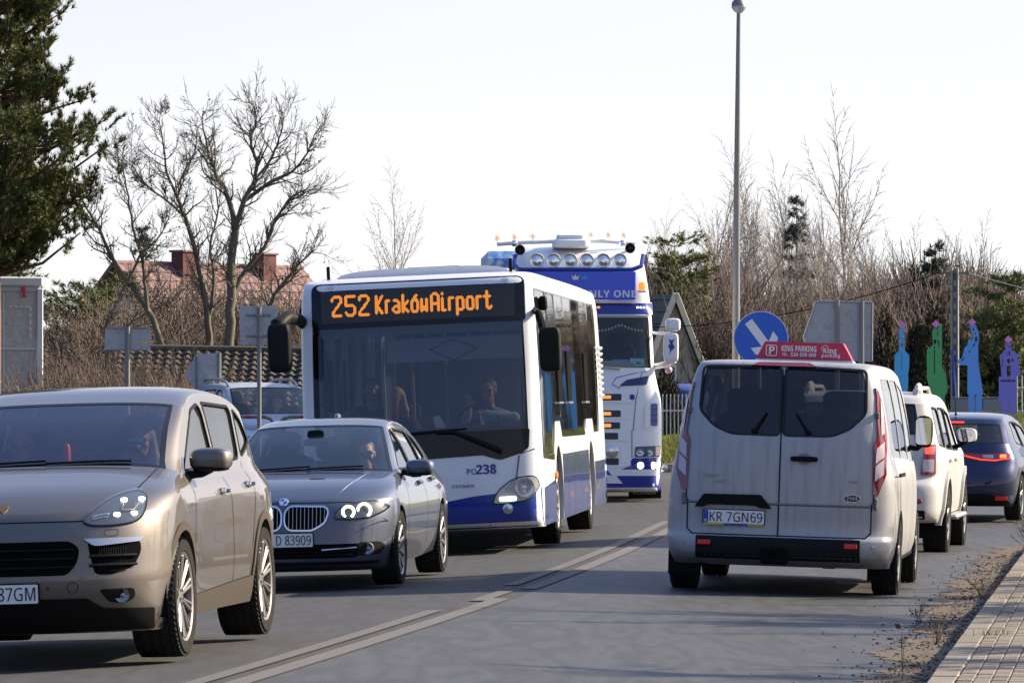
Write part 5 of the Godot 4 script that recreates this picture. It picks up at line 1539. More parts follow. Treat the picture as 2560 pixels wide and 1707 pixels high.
	k.ribbon(sc, 12, 14, -0.93, 0.93, 8, 16, -0.004)
	obj("windscreen", sc, tint, o, 60)
	var lines := MB.new()
	var face := func(x: float, y: float, l: float) -> Vector3: return k.face(Vector2(x, y), 0, 10.5, l)
	for l in [[0.0, 0.50, 0.0, 1.97], [-0.785, 0.80, -0.785, 0.55], [0.785, 0.80, 0.785, 0.55], [-0.74, 0.505, 0.74, 0.505], [-0.785, 0.55, -0.74, 0.505], [0.785, 0.55, 0.74, 0.505], [-0.80, 0.80, -0.80, 1.30], [0.80, 0.80, 0.80, 1.30]]:
		var ps := []
		for i in 13: ps.append(face.call(lerpf(l[0], l[2], i / 12.0), lerpf(l[1], l[3], i / 12.0), 0.001))
		lines.tube(ps, [0.0065], 5)
	for g in [pv([-1.80, 0.32, -1.80, 1.95]), pv([-2.85, 0.32, -2.85, 1.92]), pv([-0.50, 1.03, -1.80, 1.02])]:
		for s in [1.0, -1.0]: lines.patch(strip(g, 0.01), [], func(q): return k.flank(q, 0.0025) * Vector3(s, 1, 1), 0.08, Vector3.ZERO, s > 0)
	obj("door_gap", lines, black, o)
	var sh := MB.new()                                                         # folded step across both doors
	var sp := []
	for x in span(-0.78, 0.78, 20): sp.append(face.call(x, 0.775, -0.004))
	sh.tube(sp, [0.013], 6)
	obj("door_fold", sh, mat("fold_grey", grey(0.12), 0.5), o)
	var sl := MB.new()                                                         # sliding-door rail
	sl.box(k.flank(Vector2(-1.35, 1.035), 0.004), Vector3(0.02, 0.03, 0.75), 0.004)
	obj("door_rail", sl, black, o)
	for s in [1.0, -1.0]:                                                      # tall tail lamps
		var raw := pv([0.772, 1.79, 0.80, 1.75, 0.845, 1.60, 0.88, 1.39, 0.895, 1.05, 0.835, 0.875, 0.79, 0.88, 0.783, 1.29, 0.815, 1.365, 0.785, 1.72])
		var p: PackedVector2Array = raw if s > 0 else flipped(raw)
		var b := MB.new()
		skin_patch(b, k, p, 0, 10.5, 0.014, 0.04, 0.03)
		var n := obj("tail_lamp", b, red_glass, o)
		for q in [[0.805, 1.27, 0.865, 1.33, 0.868, 1.20, 0.802, 1.14], [0.802, 1.12, 0.868, 1.18, 0.872, 1.05, 0.80, 0.99], [0.815, 1.68, 0.838, 1.60, 0.862, 1.40, 0.838, 1.38]]:
			var r := pv(q)
			var c := MB.new()
			skin_patch(c, k, chamfered(r if s > 0 else flipped(r), 0.008), 0, 10.5, 0.0185, 0.04, 0.004)
			obj("clear_lens", c, mat("clear_lens", Color(0.42, 0.36, 0.37), 0.15, 0.0, 1.0), n)
		for y in [1.55, 0.80]:
			var h := MB.new()
			h.box(face.call(s * (0.80 if y > 1 else 0.815), y, 0.012), Vector3(0.035, 0.055 if y > 1 else 0.10, 0.04), 0.008)
			obj("hinge", h, mat("hinge_grey", grey(0.10), 0.5), o)
		var rf := MB.new()
		rf.box(Vector3(s * 0.625, 0.437, 0.008), Vector3(0.11, 0.04, 0.012), 0.004)
		obj("red_reflector", rf, mat("reflector_red", Color(0.55, 0.015, 0.02), 0.3), o)
		var fp := MB.new()                                                     # mud flap
		fp.box(Vector3(s * 0.86, 0.30, -0.62), Vector3(0.25, 0.34, 0.015), 0.005)
		obj("mud_flap", fp, black, o)
		var st := MB.new()
		st.box(Vector3(s * 0.90, 0.30, -2.5), Vector3(0.14, 0.06, 1.9), 0.02)
		obj("side_step", st, black, o)
		var sn := MB.new()
		sn.ball(face.call(s * 0.80, 0.43, 0.0), Vector3(0.016, 0.016, 0.008), 10)
		obj("parking_sensor", sn, mat("sensor_grey", grey(0.25), 0.5), o)
		for z in [-1.03, -3.97]: wheel(o, Vector3(s * 0.875, 0.335, z), 0.335, 0.22, 0.21, 5, 0.0, mat("rim_silver", grey(0.33), 0.3, 0.9), s)
		wing_mirror(o, Vector3(s * 1.03, 1.40, -3.85), Vector3(0.085, 0.145, 0.06), s, black, Vector3(s * 0.88, 1.25, -3.85), true)
	var bp := MB.new()
	skin_patch(bp, k, chamfered(pv([-0.70, 0.30, 0.70, 0.30, 0.70, 0.488, -0.70, 0.488]), 0.01), 0, 4, 0.006)
	obj("bumper", bp, mat("bumper_black", grey(0.022), 0.6), o)
	var th := MB.new()
	th.box(Vector3(-0.02, 0.34, 0.0), Vector3(0.24, 0.15, 0.05), 0.02)
	th.ball(Vector3(-0.02, 0.39, 0.06), Vector3(0.026, 0.026, 0.026), 10)
	th.bar(Vector3(-0.02, 0.32, -0.02), Vector3(-0.02, 0.39, 0.06), 0.014)
	obj("tow_hitch", th, mat("underbody", grey(0.008), 0.9), o)
	var ub := MB.new()
	ub.box(Vector3(0, 0.37, -2.5), Vector3(1.44, 0.26, 4.5), 0.04)
	ub.box(Vector3(0, 0.38, -2.5), Vector3(1.85, 0.2, 2.0), 0.02)
	ub.bar(Vector3(-0.75, 0.30, -1.03), Vector3(0.75, 0.30, -1.03), 0.05)
	ub.box(Vector3(0.35, 0.215, -1.5), Vector3(0.14, 0.05, 0.14), 0.02)
	ub.bar(Vector3(-0.42, 0.32, -0.1), Vector3(-0.42, 0.32, -1.4), 0.03, 8)
	obj("underbody", ub, mat("underbody", grey(0.008), 0.9), o)
	var hd := MB.new()
	blob(hd, face.call(0.205, 1.165, 0.014), Vector3(0.118, 0.022, 0.026), 0.4, 16)
	var hn := obj("door_handle", hd, black, o)
	var cup := MB.new()
	skin_patch(cup, k, oval(0.205, 1.165, 0.062, 0.05), 0, 10.5, 0.003, 0.03, 0.003)
	obj("handle_recess", cup, mat("recess_grey", grey(0.16), 0.5), hn)
	var gr := MB.new()
	skin_patch(gr, k, chamfered(pv([-0.715, 0.735, -0.64, 0.845, -0.155, 0.85, -0.065, 0.745, -0.065, 0.735, -0.16, 0.737, -0.20, 0.757, -0.60, 0.757, -0.64, 0.735]), 0.012), 0, 10.5, 0.028, 0.05, 0.05)
	obj("number_plate_grip", gr, black, o)
	var px := Transform3D(Basis(), Vector3(-0.38, 0.655, -0.048))
	var pl := number_plate(o, px, "KR 7GN69", -0.205, 0.245)
	var ps2 := MB.new()
	ps2.box(Vector3(-0.38, 0.592, -0.038), Vector3(0.52, 0.018, 0.006), 0.001)
	obj("plate_holder_strip", ps2, mat("holder_yellow", Color(0.42, 0.30, 0.03), 0.5), pl)
	var ps3 := MB.new()
	ps3.box(Vector3(-0.36, 0.592, -0.0335), Vector3(0.20, 0.017, 0.005), 0.001)
	obj("plate_holder_strip", ps3, plate_blue, pl)
	word("lettering", "PL", 0.022, plate_white, pl, px * Transform3D(Basis(), Vector3(-0.238, -0.035, 0.0105)), true, 0.9, "Droid Sans", 0.001)
	var bd := MB.new()
	bd.prism(oval(0, 0, 0.074, 0.035, 28), 0.012, Transform3D(Basis(), face.call(0.622, 0.842, 0.008)))
	var bn := obj("oval_badge", bd, chrome, o)
	var bd2 := MB.new()
	bd2.prism(oval(0, 0, 0.066, 0.029, 28), 0.008, Transform3D(Basis(), face.call(0.622, 0.842, 0.010)))
	obj("badge_field", bd2, mat("badge_navy", Color(0.01, 0.02, 0.07), 0.3), bn)
	word("lettering", "Ford", 0.030, chrome, bn, Transform3D(Basis(), face.call(0.622, 0.845, 0.012)), false, 0.95, "Droid Serif")
	var dim := mat("dull_chrome", grey(0.25), 0.3, 0.9)
	word("lettering", "TRANSIT", 0.030, dim, o, Transform3D(Basis(), face.call(-0.535, 1.003, 0.003)), false, 1.5)
	word("lettering", "CUSTOM", 0.020, dim, o, Transform3D(Basis(), face.call(-0.475, 0.955, 0.003)), false, 1.6)
	var tb := MB.new()
	tb.box(face.call(0.62, 0.985, 0.004), Vector3(0.088, 0.018, 0.004), 0.001)
	obj("engine_badge", tb, dim, o)
	var bl := MB.new()
	skin_patch(bl, k, chamfered(pv([-0.285, 1.945, -0.22, 1.972, 0.21, 1.976, 0.27, 1.945]), 0.01), 7, 10.5, 0.012)
	obj("brake_lamp", bl, red_glass, o)
	for q in [[-0.42, -1.2], [0.42, -1.2], [0.0, -1.2], [-0.42, -2.1], [0.42, -2.1], [0.45, -3.1], [-0.45, -3.1]]: seat(o, q[0], 0.85, q[1], -1.0)
	var fl2 := MB.new()
	fl2.box(Vector3(0, 0.6, -2.3), Vector3(1.8, 0.05, 3.9), 0.0)
	blob(fl2, Vector3(0, 1.12, -3.95), Vector3(0.80, 0.12, 0.3), 0.4, 16)
	obj("dashboard", fl2, cloth_dark, o)
	# roof sign: rests on the roof, so a thing of its own
	var vx := o.transform
	var sgn := thing("roof_sign", "red taxi-style roof sign of a parking firm on the silver van", "sign", vx * Vector3(0.085, 1.995, -1.3), o.rotation)
	var red := mat("sign_red", Color(0.42, 0.012, 0.05), 0.35)
	var sb := MB.new()
	sb.prism(chamfered(pv([-0.385, 0.02, 0.455, 0.02, 0.37, 0.172, -0.315, 0.172]), 0.01), 0.22, Transform3D(Basis(), Vector3(-0.02, 0, 0.11)))
	obj("sign_box", sb, red, sgn)
	var bs := MB.new()
	bs.box(Vector3(0.015, 0.006, 0), Vector3(0.86, 0.026, 0.25), 0.006)
	obj("base", bs, mat("sign_base", grey(0.5), 0.5), sgn)
	var wt := mat("sign_white", grey(0.62), 0.5)
	var z := 0.112
	var fr := MB.new()
	fr.patch(rrect(-0.275, 0.094, 0.098, 0.098, 0.018), [rrect(-0.275, 0.094, 0.084, 0.084, 0.013)], func(q): return Vector3(q.x, q.y, z), 0.03)
	obj("letter_frame", fr, wt, sgn)
	word("lettering", "P", 0.068, wt, sgn, Transform3D(Basis(), Vector3(-0.275, 0.094, z)), true, 1.1)
	word("lettering", "KING PARKING", 0.050, wt, sgn, Transform3D(Basis(), Vector3(-0.035, 0.114, z)), true, 0.62)
	word("lettering", "TEL.", 0.026, wt, sgn, Transform3D(Basis(), Vector3(-0.155, 0.062, z)), true, 0.8)
	word("lettering", "536 939 600", 0.031, wt, sgn, Transform3D(Basis(), Vector3(0.005, 0.062, z)), true, 0.95)
	word("lettering", "King", 0.042, wt, sgn, Transform3D(Basis(), Vector3(0.235, 0.105, z)), true, 0.92, "Droid Serif")
	word("lettering", "parking", 0.030, wt, sgn, Transform3D(Basis(), Vector3(0.245, 0.062, z)), true, 1.0, "Droid Serif")
	var rg := MB.new()
	torus(rg, Transform3D(Basis(), Vector3(0.195, 0.118, z)), 0.032, 0.0022, 20, 0.6, 3.6)
	obj("emblem_ring", rg, wt, sgn)

func build_offroader() -> void:
	var o := thing("offroad_car", "white off-road car with roof rails, just ahead of the silver van", "car", Vector3(3.73, -0.05, -54.6), Vector3(0, -deg_to_rad(8.8), -0.02))
	var k := Shell.new()
	k.pw = 3.4
	k.st = [[-0.20, 0.36, 0.36, 0.5], [-0.02, 0.42, 0.42, 0.5], [0.0, 0.56, 0.56, 0.48], [-0.02, 0.76, 0.76, 0.45], [-0.12, 0.86, 0.86, 0.40], [-0.15, 1.10, 1.10, 0.36], [-0.21, 1.32, 1.32, 0.32, 1], [-0.36, 1.66, 1.64, 0.25, 1], [-0.48, 1.745, 1.70, 0.18], [-1.0, 1.78, 1.71, 0.05], [-2.5, 1.78, 1.70, 0.0], [-3.0, 1.70, 1.63, -0.05, 1], [-3.62, 1.24, 1.18, -0.2, 1], [-4.2, 1.14, 1.08, -0.2], [-4.62, 1.05, 1.0, -0.3], [-4.74, 0.7, 0.7, -0.5], [-4.6, 0.36, 0.36, -0.5]]
	k.plan = [[-4.74, 0.80], [-4.2, 0.91], [-3.2, 0.92], [-1.0, 0.925], [-0.4, 0.91]]
	k.sec = [[0.36, 0.05], [0.5, 0.01], [0.8, 0.0], [1.05, 0.01], [1.2, 0.05], [1.4, 0.10], [1.65, 0.17], [1.78, 0.24]]
	var pt := paint("offroad_white", Color(0.42, 0.405, 0.385), 0.0, 0.4, 0.4)
	car_shell(o, {"k": k, "screen": 6.0, "roof": 7.0, "rear": 11.0, "tail": 12.0, "post": 0.80, "rear_post": 0.9, "sill": 0.44, "arches": [[-1.10, 0.38, 0.46], [-3.95, 0.38, 0.46]], "paint": pt, "belt": 1.15, "dash": -3.2, "facing": -1.0,
		"glass": glass("offroad_glass", Color(0.01, 0.01, 0.012), 0.6),
		"windows": [chamfered(pv([-0.52, 1.22, -1.30, 1.18, -1.30, 1.60, -0.62, 1.62]), 0.08), chamfered(pv([-1.40, 1.17, -2.28, 1.15, -2.28, 1.60, -1.40, 1.61]), 0.06), chamfered(pv([-2.36, 1.14, -3.36, 1.14, -2.98, 1.53, -2.36, 1.60]), 0.06)],
		"gaps": [pv([-1.35, 0.6, -1.35, 1.66]), pv([-2.32, 0.46, -2.32, 1.64])]})
	for z in [-1.10, -3.95]:
		for s in [1.0, -1.0]:
			wheel(o, Vector3(s * 0.815, 0.38, z), 0.38, 0.26, 0.22, 6, 0.0, mat("rim_silver", grey(0.33), 0.3, 0.9), s)
			var a := MB.new()
			var ring := PackedVector2Array()
			for i in 21: ring.append(Vector2(z, 0.38) + Vector2.from_angle(lerpf(-0.1, PI + 0.1, i / 20.0)) * 0.51)
			a.patch(strip(ring, 0.10), [], func(q): return k.flank(q, 0.03) * Vector3(s, 1, 1), 0.08, Vector3(-0.06 * s, 0, 0), s > 0)
			obj("arch_flare", a, pt, o, 50)
	for s in [1.0, -1.0]:
		var b := MB.new()
		var raw := chamfered(pv([0.69, 0.88, 0.845, 0.885, 0.84, 1.225, 0.735, 1.20]), 0.02)
		skin_patch(b, k, raw if s > 0 else flipped(raw), 0, 7, 0.016, 0.04, 0.03)
		var n := obj("tail_lamp", b, red_glass, o)
		var c := MB.new()
		skin_patch(c, k, rrect(s * 0.765, 0.985, 0.12, 0.14, 0.01), 0, 7, 0.02, 0.04, 0.004)
		obj("clear_lens", c, mat("clear_lens", Color(0.42, 0.36, 0.37), 0.15, 0.0, 1.0), n)
		var li := MB.new()
		skin_patch(li, k, rrect(s * 0.775, 1.15, 0.10, 0.08, 0.02), 0, 7, 0.019, 0.04, 0.003)
		obj("brake_light", li, red_lit, n)
		var rl := MB.new()
		rl.tube([Vector3(s * 0.60, 1.72, -0.62), Vector3(s * 0.60, 1.84, -0.72), Vector3(s * 0.60, 1.86, -0.95), Vector3(s * 0.60, 1.83, -1.3), Vector3(s * 0.60, 1.83, -2.3), Vector3(s * 0.60, 1.73, -2.7)], [0.03, 0.03, 0.03, 0.022, 0.022, 0.03], 8)
		rl.box(Vector3(s * 0.60, 1.79, -0.80), Vector3(0.09, 0.10, 0.34), 0.03)
		obj("roof_rail", rl, pt, o)
		var fp := MB.new()
		fp.box(Vector3(s * 0.80, 0.36, -0.68), Vector3(0.30, 0.36, 0.015), 0.005)
		obj("mud_flap", fp, black, o)
		var st := MB.new()
		st.box(Vector3(s * 0.93, 0.40, -2.5), Vector3(0.16, 0.05, 1.7), 0.02)
		obj("side_step", st, mat("step_grey", grey(0.35), 0.4, 0.6), o)
		wing_mirror(o, Vector3(s * 1.0, 1.30, -3.15), Vector3(0.12, 0.085, 0.06), s, pt, Vector3(s * 0.84, 1.16, -3.2), true)
		var rr := MB.new()
		rr.ball(k.face(Vector2(s * 0.69, 0.60), 0, 5, 0.004), Vector3(0.03, 0.03, 0.012), 12)
		obj("red_reflector", rr, red_glass, o)
	door_handle(o, k, -1.55, 1.03, pt)
	door_handle(o, k, -2.50, 1.03, pt)
	for q in [[-0.4, -2.0], [0.4, -2.0], [0.42, -2.9], [-0.42, -2.9]]: seat(o, q[0], 0.75, q[1], -1.0)
	var em := MB.new()
	skin_patch(em, k, chamfered(pv([-0.75, 0.40, 0.75, 0.40, 0.75, 0.50, -0.75, 0.50]), 0.02), 0, 4, 0.006)
	obj("bumper_underside", em, black, o)

func hatchback(o: Node3D, pt: Material, lit: bool) -> Shell:
	var k := Shell.new()
	k.pw = 2.8
	k.st = [[-0.20, 0.20, 0.20, 0.5], [-0.03, 0.28, 0.28, 0.5], [0.0, 0.45, 0.45, 0.5], [-0.02, 0.62, 0.62, 0.48], [-0.10, 0.78, 0.78, 0.45], [-0.14, 0.92, 0.92, 0.42], [-0.20, 1.04, 1.04, 0.38, 1], [-0.50, 1.31, 1.29, 0.28, 1], [-0.62, 1.385, 1.345, 0.20], [-1.2, 1.44, 1.385, 0.05], [-2.0, 1.45, 1.385, 0.0], [-2.55, 1.38, 1.32, -0.06, 1], [-3.25, 0.98, 0.93, -0.25, 1], [-3.9, 0.84, 0.79, -0.3], [-4.28, 0.68, 0.68, -0.5], [-4.36, 0.45, 0.45, -0.55], [-4.2, 0.2, 0.2, -0.5]]
	k.plan = [[-4.36, 0.74], [-3.8, 0.88], [-2.5, 0.90], [-0.9, 0.905], [-0.4, 0.88]]
	k.sec = [[0.2, 0.06], [0.4, 0.01], [0.65, 0.0], [0.82, 0.015], [0.93, 0.06], [1.1, 0.14], [1.3, 0.23], [1.44, 0.34]]
	car_shell(o, {"k": k, "screen": 6.0, "roof": 7.0, "rear": 11.0, "tail": 12.0, "post": 0.90, "rear_post": 0.93, "sill": 0.22, "arches": [[-0.84, 0.32, 0.36], [-3.51, 0.32, 0.36]], "paint": pt, "belt": 0.95, "dash": -2.75, "facing": -1.0,
		"glass": glass("hatch_glass", Color(0.012, 0.014, 0.018), 0.5),
		"windows": [chamfered(pv([-1.0, 1.06, -1.72, 1.0, -1.72, 1.33, -1.2, 1.31]), 0.06), chamfered(pv([-1.80, 0.99, -2.95, 0.97, -2.50, 1.25, -1.80, 1.33]), 0.06)],
		"gaps": [pv([-1.76, 0.26, -1.76, 0.98]), pv([-1.22, 0.62, -0.98, 0.9, -1.0, 1.05])]})
	for z in [-0.84, -3.51]:
		for s in [1.0, -1.0]: wheel(o, Vector3(s * 0.79, 0.32, z), 0.32, 0.21, 0.225, 5, 0.12, mat("rim_silver", grey(0.33), 0.3, 0.9), s)
	for s in [1.0, -1.0]:
		var b := MB.new()
		var raw := chamfered(pv([0.12, 0.905, 0.16, 0.915, 0.40, 0.905, 0.78, 0.915, 0.80, 0.83, 0.60, 0.805, 0.42, 0.835, 0.25, 0.875]), 0.01)
		skin_patch(b, k, raw if s > 0 else flipped(raw), 0, 7, 0.012, 0.04, 0.02)
		var n := obj("tail_lamp", b, red_glass, o)
		if lit:
			var l := MB.new()
			l.tube([0.14, 0.25, 0.42, 0.60, 0.78].map(func(x): return k.face(Vector2(s * x, [0.893, 0.862, 0.825, 0.815, 0.84][[0.14, 0.25, 0.42, 0.60, 0.78].find(x)]), 0, 7, 0.016)), [0.010], 6)
			obj("light_line", l, red_lit, n)
			var l2 := MB.new()
			skin_patch(l2, k, rrect(s * 0.70, 0.872, 0.08, 0.045, 0.012), 0, 7, 0.017, 0.03, 0.004)
			obj("brake_light", l2, glow("lit_orange_red", Color(1.0, 0.13, 0.03), 1.3), n)
			var lw := MB.new()
			skin_patch(lw, k, chamfered((pv([0.43, 0.885, 0.58, 0.892, 0.58, 0.84, 0.45, 0.855])) if s > 0 else flipped(pv([0.43, 0.885, 0.58, 0.892, 0.58, 0.84, 0.45, 0.855])), 0.008), 0, 7, 0.017, 0.03, 0.004)
			obj("clear_lens", lw, mat("clear_lens", Color(0.42, 0.36, 0.37), 0.15, 0.0, 1.0), n)
		var rf := MB.new()
		skin_patch(rf, k, rrect(s * 0.69, 0.315, 0.15, 0.05, 0.015), 0, 5, 0.012, 0.04)
		obj("red_reflector", rf, mat("reflector_red", Color(0.55, 0.015, 0.02), 0.3), o)
		wing_mirror(o, Vector3(s * 0.96, 1.02, -2.75), Vector3(0.11, 0.075, 0.06), s, pt, Vector3(s * 0.82, 0.95, -2.8), true)
	var df := MB.new()
	skin_patch(df, k, chamfered(pv([-0.80, 0.21, 0.80, 0.21, 0.78, 0.28, 0.55, 0.37, -0.55, 0.37, -0.78, 0.28]), 0.02), 0, 5, 0.006)
	obj("bumper_underside", df, black, o)
	var bl := MB.new()
	bl.box(Vector3(0, 1.325, -0.46), Vector3(0.30, 0.022, 0.02), 0.004)
	obj("brake_lamp", bl, red_lit if lit else red_glass, o)
	var an := MB.new()
	an.tube([Vector3(0, 1.42, -0.75), Vector3(0, 1.46, -0.73), Vector3(0, 1.85, -0.55)], [0.022, 0.006, 0.003], 6)
	obj("roof_aerial", an, black, o)
	for q in [[-0.36, -1.55], [0.36, -1.55], [0.37, -2.4], [-0.37, -2.4]]: seat(o, q[0], 0.45, q[1], -1.0)
	return k

func build_hatchbacks() -> void:
	var o := thing("hatchback_car", "dark blue hatchback with glowing tail lamps at the photo's right edge", "car", Vector3(5.85, 0.0, -67.2), Vector3(0, -deg_to_rad(12.0), -0.01))
	hatchback(o, paint("hatch_blue", Color(0.006, 0.011, 0.05), 0.5, 0.35, 0.8), true)
	var q := thing("hatchback_car", "pale silver car half hidden by the grass mound right of the truck", "car", Vector3(4.2, -0.22, -112.0), Vector3(0, deg_to_rad(-58.0), 0))
	hatchback(q, paint("pale_silver", Color(0.50, 0.54, 0.58), 0.1, 0.35, 0.5), false)
# ---------------------------------------------------------------- the truck behind the bus
func build_truck() -> void:
	var o := thing("semi_truck", "white and blue truck with six round roof lamps, behind the bus", "truck", Vector3(1.02, 0.02, -76.0), Vector3(0, -0.02, 0))
	var k := Shell.new()
	k.pw = 4.0
	k.st = [[-0.30, 0.19, 0.19, 0.5], [-0.04, 0.23, 0.23, 0.42], [0.0, 0.40, 0.40, 0.40], [0.0, 0.70, 0.70, 0.40], [-0.03, 1.12, 1.12, 0.40], [-0.06, 1.6, 1.6, 0.40], [-0.12, 2.05, 2.05, 0.38], [-0.34, 2.87, 2.87, 0.34], [-0.40, 3.06, 3.06, 0.32], [-0.55, 3.50, 3.48, 0.30], [-0.78, 3.78, 3.72, 0.25], [-1.15, 3.93, 3.84, 0.15], [-2.1, 3.97, 3.86, 0.0], [-2.28, 3.9, 3.8, -0.05], [-2.35, 3.0, 3.0, -0.1], [-2.35, 0.9, 0.9, -0.1]]
	k.plan = [[-2.4, 1.245], [-0.4, 1.245]]
	k.sec = [[0.2, 0.05], [0.4, 0.02], [0.7, 0.0], [1.55, 0.0], [1.8, 0.05], [2.05, 0.10], [2.87, 0.145], [3.4, 0.21], [3.75, 0.28], [3.9, 0.36]]
	var white := paint("truck_white", Color(0.66, 0.66, 0.66), 0.0, 0.35, 0.5)
	var blue := paint("truck_blue", Color(0.012, 0.025, 0.22), 0.0, 0.25, 0.8)
	var vivid := mat("sunshade_blue", Color(0.015, 0.05, 0.50), 0.25, 0.0, 0.6)
	var F := 12.0
	var f := func(x: float, y: float, l := 0.006) -> Vector3: return k.face(Vector2(x, y), 0, F, l)
	var s_lo := k.find(2.08, 5, 7.5)
	var s_hi := k.find(2.85, 6, 7.9)
	var body := MB.new()
	k.ribbon(body, 0, s_lo, -1, 1, 30, 36)
	for s in [-1.0, 1.0]: k.ribbon(body, s_lo, s_hi, 0.955 if s > 0 else -1.0, 1.0 if s > 0 else -0.955, 8, 5)
	k.ribbon(body, s_hi, 15, -1, 1, 40, 36)
	var arches := [[-1.4, 0.50, 0.60]]
	var win := chamfered(pv([-0.62, 1.98, -1.55, 1.95, -1.55, 2.75, -0.78, 2.75]), 0.06)
	var fl := MB.new()
	fl.patch(flank_outline(k, 0, 15, 120, 0.34, arches), [win], func(q): return k.flank(q), 0.12, Vector3(-0.04, 0, 0), true)
	body.add(fl, Transform3D())
	body.mirror(fl)
	obj("cab", body, white, o, 32)
	var sc := MB.new()
	k.ribbon(sc, s_lo, s_hi, -0.955, 0.955, 8, 20, 0.0)
	obj("windscreen", sc, glass("truck_glass", Color(0.03, 0.05, 0.06), 0.18), o, 60)
	var fr := MB.new()
	for s in [-1.0, 1.0]: k.ribbon(fr, s_lo, s_hi, minf(s * 0.955, s * 0.925), maxf(s * 0.955, s * 0.925), 8, 2, 0.003)
	obj("windscreen_border", fr, trim, o, 60)
	for s in [1.0, -1.0]:
		var g := MB.new()
		g.patch(win, [], func(q): return k.flank(q, -0.006) * Vector3(s, 1, 1), 0.2, Vector3.ZERO, s > 0)
		obj("side_window", g, tint, o)
	# blue parts: visor, bumper
	var vz := MB.new()
	skin_patch(vz, k, chamfered(pv([-1.09, 2.88, 1.09, 2.88, 1.085, 3.05, -1.085, 3.05]), 0.02), 5, F, 0.05, 0.08, 0.06)
	var vn := obj("sun_visor", vz, blue, o)
	for x in [-1.0, 0.29]:
		var al := MB.new()
		al.ball(f.call(x, 2.985, 0.06), Vector3(0.03, 0.02, 0.012), 10)
		obj("marker_lamp", al, amber_lit, vn)
	for i in 4:
		for s in [1.0, -1.0]:
			var wl := MB.new()
			wl.ball(f.call(s * (0.87 + 0.045 * i), 2.985, 0.06), Vector3(0.014, 0.014, 0.01), 8)
			obj("marker_lamp", wl, white_lamp, vn)
	for y in [2.872, 3.058]:
		var st := MB.new()
		st.tube(span(-1.07, 1.07, 16).map(func(x): return f.call(x, y, 0.052)), [0.010], 5)
		obj("visor_edge", st, white, vn)
	var bl := MB.new()
	skin_patch(bl, k, chamfered(pv([-1.24, 0.195, 1.24, 0.195, 1.24, 0.72, 0.80, 0.71, 0.74, 0.58, 0.60, 0.53, -0.60, 0.53, -0.74, 0.58, -0.80, 0.71, -1.24, 0.72]), 0.02), 0, 6, 0.006, 0.08)
	var bn := obj("bumper", bl, blue, o)
	var ws := MB.new()
	skin_patch(ws, k, pv([-1.235, 0.445, -0.55, 0.445, -0.40, 0.33, -0.35, 0.42, 0.35, 0.42, 0.40, 0.33, 0.66, 0.33, 0.56, 0.445, 1.235, 0.445, 1.235, 0.54, 0.42, 0.54, 0.50, 0.44, 0.30, 0.50, -0.30, 0.50, -0.42, 0.54, -1.235, 0.54]), 0, 6, 0.009, 0.08, 0.004)
	obj("white_stripe", ws, white, bn)
	for s in [1.0, -1.0]:
		for x in [0.925, 1.115]:
			var l := MB.new()
			l.lathe([Vector2(0.055, -0.03), Vector2(0.052, 0.0), Vector2(0.0, 0.014)], Transform3D(Basis(Vector3.RIGHT, PI / 2), f.call(s * x, 0.60, 0.012)), 16)
			obj("driving_lamp", l, glow("driving_lamp_glow", Color(1.0, 0.97, 0.9), 1.6), bn)
		var hb := MB.new()
		var raw := chamfered(pv([0.84, 0.725, 1.23, 0.735, 1.23, 0.90, 0.85, 0.885]), 0.02)
		skin_patch(hb, k, raw if s > 0 else flipped(raw), 0, 6, 0.010, 0.06)
		var hl := obj("headlight", hb, mat("lamp_inside", Color(0.05, 0.065, 0.09), 0.2, 0.4), o)
		for q in [[0.92, 0.80], [1.06, 0.80]]:
			var rb := MB.new()
			rb.lathe([Vector2(0.062, -0.02), Vector2(0.058, 0.006), Vector2(0.03, 0.0), Vector2(0.0, 0.014)], Transform3D(Basis(Vector3.RIGHT, PI / 2), f.call(s * q[0], q[1], 0.014)), 16)
			obj("lamp_reflector", rb, reflector, hl)
		var am := MB.new()
		skin_patch(am, k, rrect(s * 1.185, 0.82, 0.07, 0.14, 0.01), 0, 6, 0.016, 0.04, 0.006)
		obj("indicator", am, mat("pale_amber", Color(0.7, 0.45, 0.35), 0.2, 0.0, 1.0), hl)
		# air vent in the corner panel, badge ear above
		var v := MB.new()
		v.patch(chamfered(pv([0.985, 1.15, 1.20, 1.20, 1.19, 1.58, 1.06, 1.57, 0.99, 1.47]) if s > 0 else flipped(pv([0.985, 1.15, 1.20, 1.20, 1.19, 1.58, 1.06, 1.57, 0.99, 1.47])), 0.03), [], func(q): return k.face(q, 0, F, 0.012), 0.06, Vector3(0, 0, -0.02))
		var vv := obj("corner_panel", v, white, o)
		var v2 := MB.new()
		skin_patch(v2, k, rrect(s * 1.13, 1.37, 0.10, 0.34, 0.03), 0, F, 0.018, 0.05, 0.004)
		obj("corner_vent", v2, blue, vv)
		for i in 3:
			var lv := MB.new()
			lv.bar(f.call(s * 1.09, 1.28 + 0.085 * i, 0.024), f.call(s * 1.17, 1.28 + 0.085 * i, 0.024), 0.007, 5)
			obj("vent_slat", lv, mat("slat_navy", Color(0.015, 0.02, 0.10), 0.4), vv)
		var ey := MB.new()
		var er := chamfered(pv([0.60, 1.80, 1.02, 1.82, 1.06, 1.96, 0.72, 1.90]), 0.03)
		skin_patch(ey, k, er if s > 0 else flipped(er), 0, F, 0.008, 0.06, 0.004)
		obj("upper_vent", ey, mat("slat_navy", Color(0.015, 0.02, 0.10), 0.4), o)
		# lines
		var gp := MB.new()
